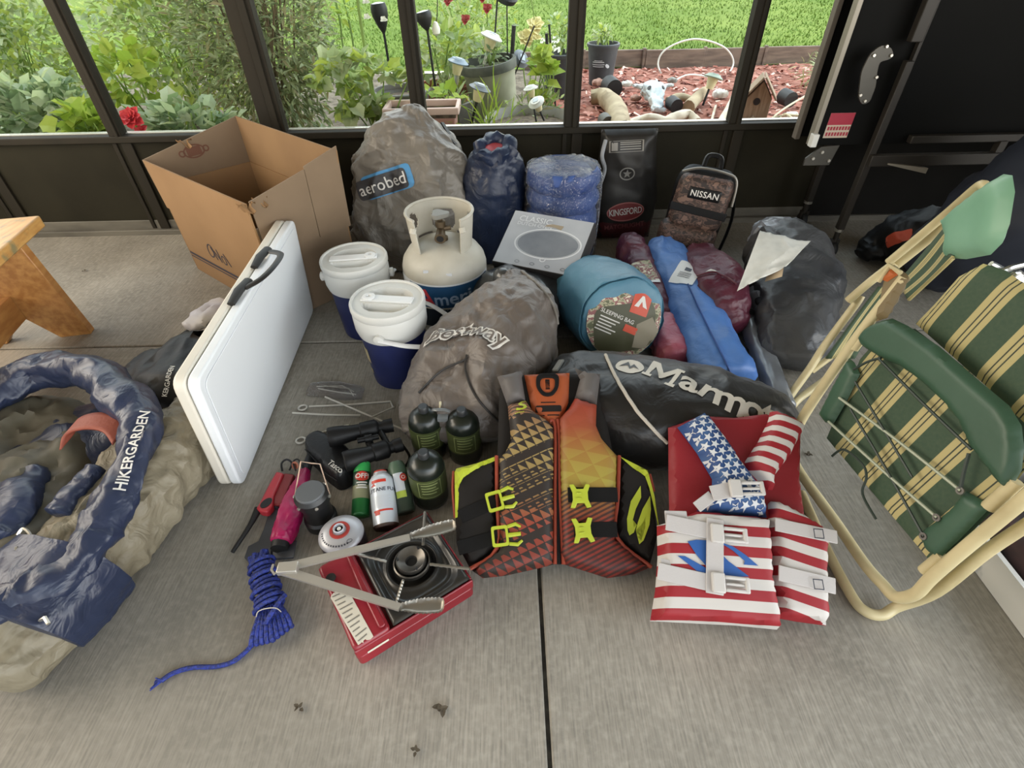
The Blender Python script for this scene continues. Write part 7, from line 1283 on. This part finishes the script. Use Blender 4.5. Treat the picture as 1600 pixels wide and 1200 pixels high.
def canT(s,side=0.,a_=None,b2_=None):
    a_=a if a_ is None else a_; b2_=b_ if b2_ is None else b2_; p=a_+(b2_-a_)*s; up=Vector(b2_-a_).normalized(); n_=Vector(CAMP-p); n_=(n_-up*n_.dot(up)).normalized(); x=up.cross(n_); return fr(p,n_,x)@Matrix.Translation((side,0,0))
g=G(); g.box((0,0,0),(.008,.016,.006),canT(.93)@Matrix.Translation((.006,0,R*.72))); put('nozzle_slot',g,m_blk,t)
decal('logo_oval',(np.array(ellipse(.0185,.0135)),[tuple(range(32))]),canT(.645),tq,m_ored,t,off=.0008,L=.006,up=.1); decal('logo_letters',textpoly('OFF!',.018,.02),canT(.645),tq,m_lett,t,off=.0016,L=.006,up=.1); decal('label_text',shapes(*[rect(-.014+.003*(i%2),-.001-.007*i,.014-.003*(i%2),.003-.007*i) for i in range(3)]),canT(.53),tq,m_lett,t,off=.001,L=.006,up=.1)
a,b_,L,t=can_thing('fuel_can','white stove fuel can with red bands, between the two green spray cans','fuel can',(604,826),(594,737),.033,.09); T=fr(a,b_-a,(1,0,0)); R=.0325
g=G(); g.lathe([(R*.75,.002),(R*.9,.0),(R*1.0,.004),(R*1.0,.008)],40,T); put('base_rim',g,m_crim,t); g=G(); g.lathe([(R*.99,.006),(R,.01),(R,L*.80),(R*.93,L*.86),(R*.75,L*.90)],40,T); bd2=put('body',g,m_cwhite,t); g=G(); g.lathe([(R*.76,L*.895),(R*.78,L*.91),(R*.6,L*.93),(R*.58,L*.97),(R*.5,L*.975)],36,T); put('shoulder',g,m_cansil,t); g=G(); g.lathe([(R*.56,L*.965),(R*.52,L),(R*.2,L*1.01),(.0001,L*1.01)],30,T); put('cap',g,m_ored,t)
tq=bvh(bd2); decal('printed_letters',textpoly('BUTANE FUEL',.0135,.02),canT(.62),tq,m_lk,t,off=.001,L=.006,up=.1); decal('printed_band',shapes(rect(-.025,-.004,.012,.004),[(-.028,-.012),(-.016,-.012),(-.02,-.004)]),canT(.77),tq,m_ored,t,off=.001,L=.006,up=.1); decal('printed_band',shapes(rect(-.026,-.002,.022,.003),rect(-.024,-.010,-.012,-.002)),canT(.26),tq,m_ored,t,off=.001,L=.006,up=.1); decal('printed_lines',shapes(*[rect(-.02,-.004*i,.018-.004*(i%2),.0016-.004*i) for i in range(8)]),canT(.50),tq,m_lblue if False else m_white_p,t,off=.0012,L=.006,up=.1)
a,b_,L,t=can_thing('spray_can','dark green spray can with a pale label, rightmost of the three cans','spray can',(634,802),(618,722),.026,.09); T=fr(a,b_-a,(1,0,0)); R=.026
g=G(); g.lathe([(R*.75,.002),(R*.9,.0),(R*1.03,.003),(R,.007),(R,L*.74)],36,T); bd2=put('body',g,m_gdk,t); g=G(); g.lathe([(R*.99,L*.735),(R,L*.75),(R*.92,L*.9),(R*.7,L*.99),(.0001,L)],36,T); put('cap',g,mat('cap_grey_green','#4f6552',.4),t); tq=bvh(bd2)
decal('label',(np.array(rect(-.014,-.034,.012,.044)),[(0,1,2,3)]),canT(.5),tq,m_cwhite,t,off=.0008,L=.006,up=.1); decal('label_print',(np.array(rect(-.014,-.034,.012,-.016)),[(0,1,2,3)]),canT(.5),tq,m_ykl,t,off=.0014,L=.006,up=.1); decal('logo_oval',(np.array(ellipse(.009,.011,20,.012,.02)),[tuple(range(20))]),canT(.5),tq,m_ored,t,off=.0014,L=.006,up=.1); decal('logo_letter',off2(textpoly('O',.014,.02),.012,.02),canT(.5),tq,m_lett,t,off=.002,L=.006,up=.1)
# ================================================================== PROPANE CYLINDERS
m_pcy=mat('cylinder_dark_green','#151b15',.3,coat=.15); m_plab=mat('cylinder_olive_label','#47502a',.5,n=(20,'#3b4325',.4,.6)); m_pcap=mat('cylinder_cap','#26282a',.4)
def cyl(lab,x,y,h=1.):
    c_=(x,y,0); T=fr(c_); t=thing('propane_cylinder',lab,'propane cylinder',c_,'dark green propane cylinders'); g=G(); g.lathe([(.03,.004),(.042,.0),(.048,.006),(.0495,.02),(.0495,.125),(.048,.138),(.044,.152),(.034,.164),(.022,.170),(.014,.172)],44,T); b2=put('body',g,m_pcy,t); g=G(); g.lathe([(.0502,.055),(.0502,.128)],44,T); lb2=put('label',g,m_plab,t)
    g=G(); g.lathe([(.0145,.168),(.0145,.188),(.012,.191),(.0001,.191)],24,T); put('cap',g,m_pcap,t); tq=bvh(lb2); decal('label_text',shapes(*[rect(-.022,.018-.011*i,.022-.006*(i%2),.0215-.011*i) for i in range(4)],frame2(rect(-.03,-.03,.03,.03),.05)),canT2(c_,.092),tq,mat('label_pale_olive','#8b9462',.5),t,off=.0008,L=.008,up=.1); return t
def canT2(c_,z): 
    p=Vector((c_[0],c_[1],z)); n_=Vector((CAMP[0]-c_[0],CAMP[1]-c_[1],0)).normalized(); return fr(p,n_,Vector((0,0,1)).cross(n_))
t=cyl('single dark green propane cylinder behind the spray cans, its label facing the camera',-.232,.905); g=G(); T_=fr((-.214,.887,.160),(.45,-.45,.8),(1,0,0)); v,f=ring2(.009,.009,.0025,20); g.add(np.column_stack([v,np.zeros(len(v))]),f,T=T_); v,f=ring2(.004,.004,.0015,16); g.add(np.column_stack([v,np.zeros(len(v))]),f,T=T_); put('ring_sticker',g,m_letw,t)
cyl('left one of two dark green cylinders side by side against the grey bag',-.252,1.075); cyl('right one of two dark green cylinders side by side against the grey bag',-.143,1.060)
m_lcream=mat('cream_plastic','#d9cfae',.45); t=thing('lighter_wand','thin cream lighter wand standing between the two propane cylinders','lighter',(-.198,1.04,0)); g=G(); g.tube([P(688,700,.0)+np.array([0,0,.004]),P(687,662,.10)],.008,10); put('handle',g,m_blk,t); g=G(); g.box((0,0,0),(.014,.012,.028),fr(P(687,664,.115),(0,.1,1))); put('trigger_block',g,m_lcream,t,bev=.003); g=G(); g.tube([P(687,658,.125),P(688,628,.19)],.0035,8); put('wand',g,m_lcream,t)
g=G(); g.tube(spline([P(676,640,.178),P(684,640,.185),P(694,640,.185),P(703,643,.178)],5),.007,8,flat=.5); g.box((-.1975,1.062,.155),(.03,.02,.012)); put('carry_clip',g,mat('clear_grey_plastic','#6c6f70',.25),lab='grey plastic carry clip joining the two propane cylinders',cat='clip')
# ================================================================== BINOCULARS, CASE, STAKES
m_leath=mat('black_leatherette','#18181a',.45,spec=.35,b=(120,.25),coat=.2); t=thing('binocular_case','black leatherette binocular case with a silver word on its lid, under the binoculars','case',tuple(P(520,715,0)))
g=G(); poly=fp_([(474,694),(482,684),(501,676),(535,690),(560,715),(556,738),(541,752),(527,756),(507,741),(492,722),(478,712)],.035); g.pad(rpoly(poly,.015,3),.062,.018,.008,lambda x,y,z:np.column_stack([x,y,z+.003]),bottom=.0); b_=put('body',g,m_leath,t); tq=bvh(b_)
g=G(); g.tube(trace(tq,[(478,702),(493,718),(508,737),(527,750)],.002),.002,6); put('piping',g,m_blk,t)
T_,W_=dpix(tq,(514,722),(535,738),n=(0,0,1)); decal('printed_word',textpoly('Tasco',W_*.42,.015),T_,tq,m_lett,t,off=.0015,L=.008)
m_bin=mat('binocular_black','#101011',.5,spec=.3,b=(150,.15)); m_lens=mat('dark_lens','#0d0f12',.08,coat=.8); t=thing('binoculars','black binoculars lying on their case behind the spray cans','binoculars',tuple(P(560,690,0)))
def barrel(p0,p1,z0,z1):
    a=P(p0[0],p0[1],z0); b2=P(p1[0],p1[1],z1); T=fr(a,b2-a); L=np.linalg.norm(b2-a); g=G(); g.lathe([(.024,.004),(.027,.0),(.029,.003),(.0295,.02),(.027,.045),(.024,.06),(.022,L*.5)],32,T); g.lathe([(.022,L*.48),(.026,L*.5),(.027,L*.72),(.022,L*.76),(.017,L*.78),(.017,L*.84),(.020,L*.86),(.021,L),(.015,L),(.014,L*.97)],32,T); br=put('barrel',g,m_bin,t); g=G(); g.lathe([(.0245,.006),(.012,.004),(.0001,.0035)],28,T); put('lens',g,m_lens,br); return a,b2,L
a1,b1_,L1_=barrel((513,684),(614,664),.098,.090); a2,b2_,L2_=barrel((538,722),(628,694),.095,.085)
mA=a1+(b1_-a1)*.55; mB=a2+(b2_-a2)*.5; g=G(); g.tube([mA,mB],.011,10); g.tube([mA+(b1_-mA)*.5,mB+(b2_-mB)*.55],.009,10); put('bridge',g,m_bin,t); g=G(); c_=(mA+mB)/2+np.array([0,0,.012]); d=(b1_-a1)/L1_; g.tube([c_-d*.03,c_+d*.03],.008,10); g.tube([c_-d*.008,c_+d*.012],.012,18); put('focus_wheel',g,m_bin,t)
g=G(); g.tube([b2_,P(640,715,.02),P(625,735,.008),P(600,735,.02),P(585,742,.06)],.004,7,smooth=6); put('neck_strap',g,m_web,t)
m_stk=mat('stake_steel','#cfcbc1',.3,metal=.35)
def stake(lab,pts,ringc=None,rr=.0125):
    t=thing('tent_stake',lab,'tent stake',tuple(P(pts[0][0],pts[0][1],0)),'wire tent stakes'); g=G(); g.tube([P(x,y,z) for x,y,z in pts],.0032,8); put('shaft',g,m_stk,t)
    if ringc: c_=P(*ringc); g=G(); g.tube([c_+np.array([rr*math.cos(a)*1.1,rr*math.sin(a),0]) for a in np.linspace(0,2*math.pi,26,endpoint=False)],.0032,8,closed=True); put('eye',g,m_stk,t)
stake('wire tent stake with round eye, topmost of the stakes below the plastic pouch',[(483,635,.006),(550,632,.006),(610,627,.006),(614,636,.005)],(473,637,.0045))
stake('straight wire tent stake lying just above the binoculars',[(457,645,.011),(510,648,.011),(563,649,.011)]); stake('long wire tent stake slanting from the plastic pouch down behind the binoculars',[(508,620,.018),(578,650,.018),(642,676,.006)]); stake('short wire tent stake crossing the slanting one at its middle',[(580,652,.025),(600,643,.016),(616,636,.012)]); stake('wire tent stake with round eye poking out from under the binocular case',[(480,684,.004),(505,675,.004),(545,664,.004)],(470,688,.0045))
t=thing('peg_pouch','small clear plastic pouch of wire pegs between folding table and front jug','pouch',tuple(P(524,612,0))); poly=fp_([(476,616),(484,602),(500,598),(532,598),(570,605),(564,622),(540,624),(500,619)],.008)
for i,(p,q_,r_) in enumerate((((495,604),(535,603),(553,612)),((497,607),(530,613),(556,616)),((506,603),(545,607),(552,618)))):
    g=G(); g.tube([P(p[0],p[1],.007+.004*i),P(q_[0],q_[1],.008+.004*i),P(r_[0],r_[1],.007+.004*i)],.0022,6); put('peg',g,m_stk,t)
g=G(); g.pad(poly,.022,.02,.008,lambda x,y,z:np.column_stack([x,y,z+.003]),fn=lambda x,y:.006*folds(np.stack([x,y,0*x],1),22,4)); put('plastic_sleeve',g,m_clear,t)
# ================================================================== CRUMBS ON THE FLOOR
m_crumb=mat('dry_leaf','#4f4638',.9); 
for px,py,s,lab in ((469,1107,.009,'small dry leaf crumb on the concrete below the rope'),(688,1111,.014,'largest dry leaf crumb on the concrete below the red stove'),(1262,712,.010,'dry leaf crumb between the flag vest and the lawn chair'),(650,1174,.008,'tiny leaf crumb near the bottom of the concrete floor'),(133,424,.008,'tiny leaf crumb on the concrete behind the bench')):
    q=P(px,py,0); g=G(); 
    for k_ in range(4): leafmesh(g,(q[0]+random.uniform(-s,s)*.4,q[1]+random.uniform(-s,s)*.4,.004),(random.uniform(-.4,.4),random.uniform(-.4,.4),1),(math.cos(k_*1.7+px),math.sin(k_*1.7+px),.3),s*1.3,s*.9,0,0,.1)
    V=g.v; g.v=[np.column_stack([x[:,:2],np.maximum(x[:,2],.001)]) for x in V]; put('leaf_crumb',g,m_crumb,lab=lab,cat='leaf',flat=True)
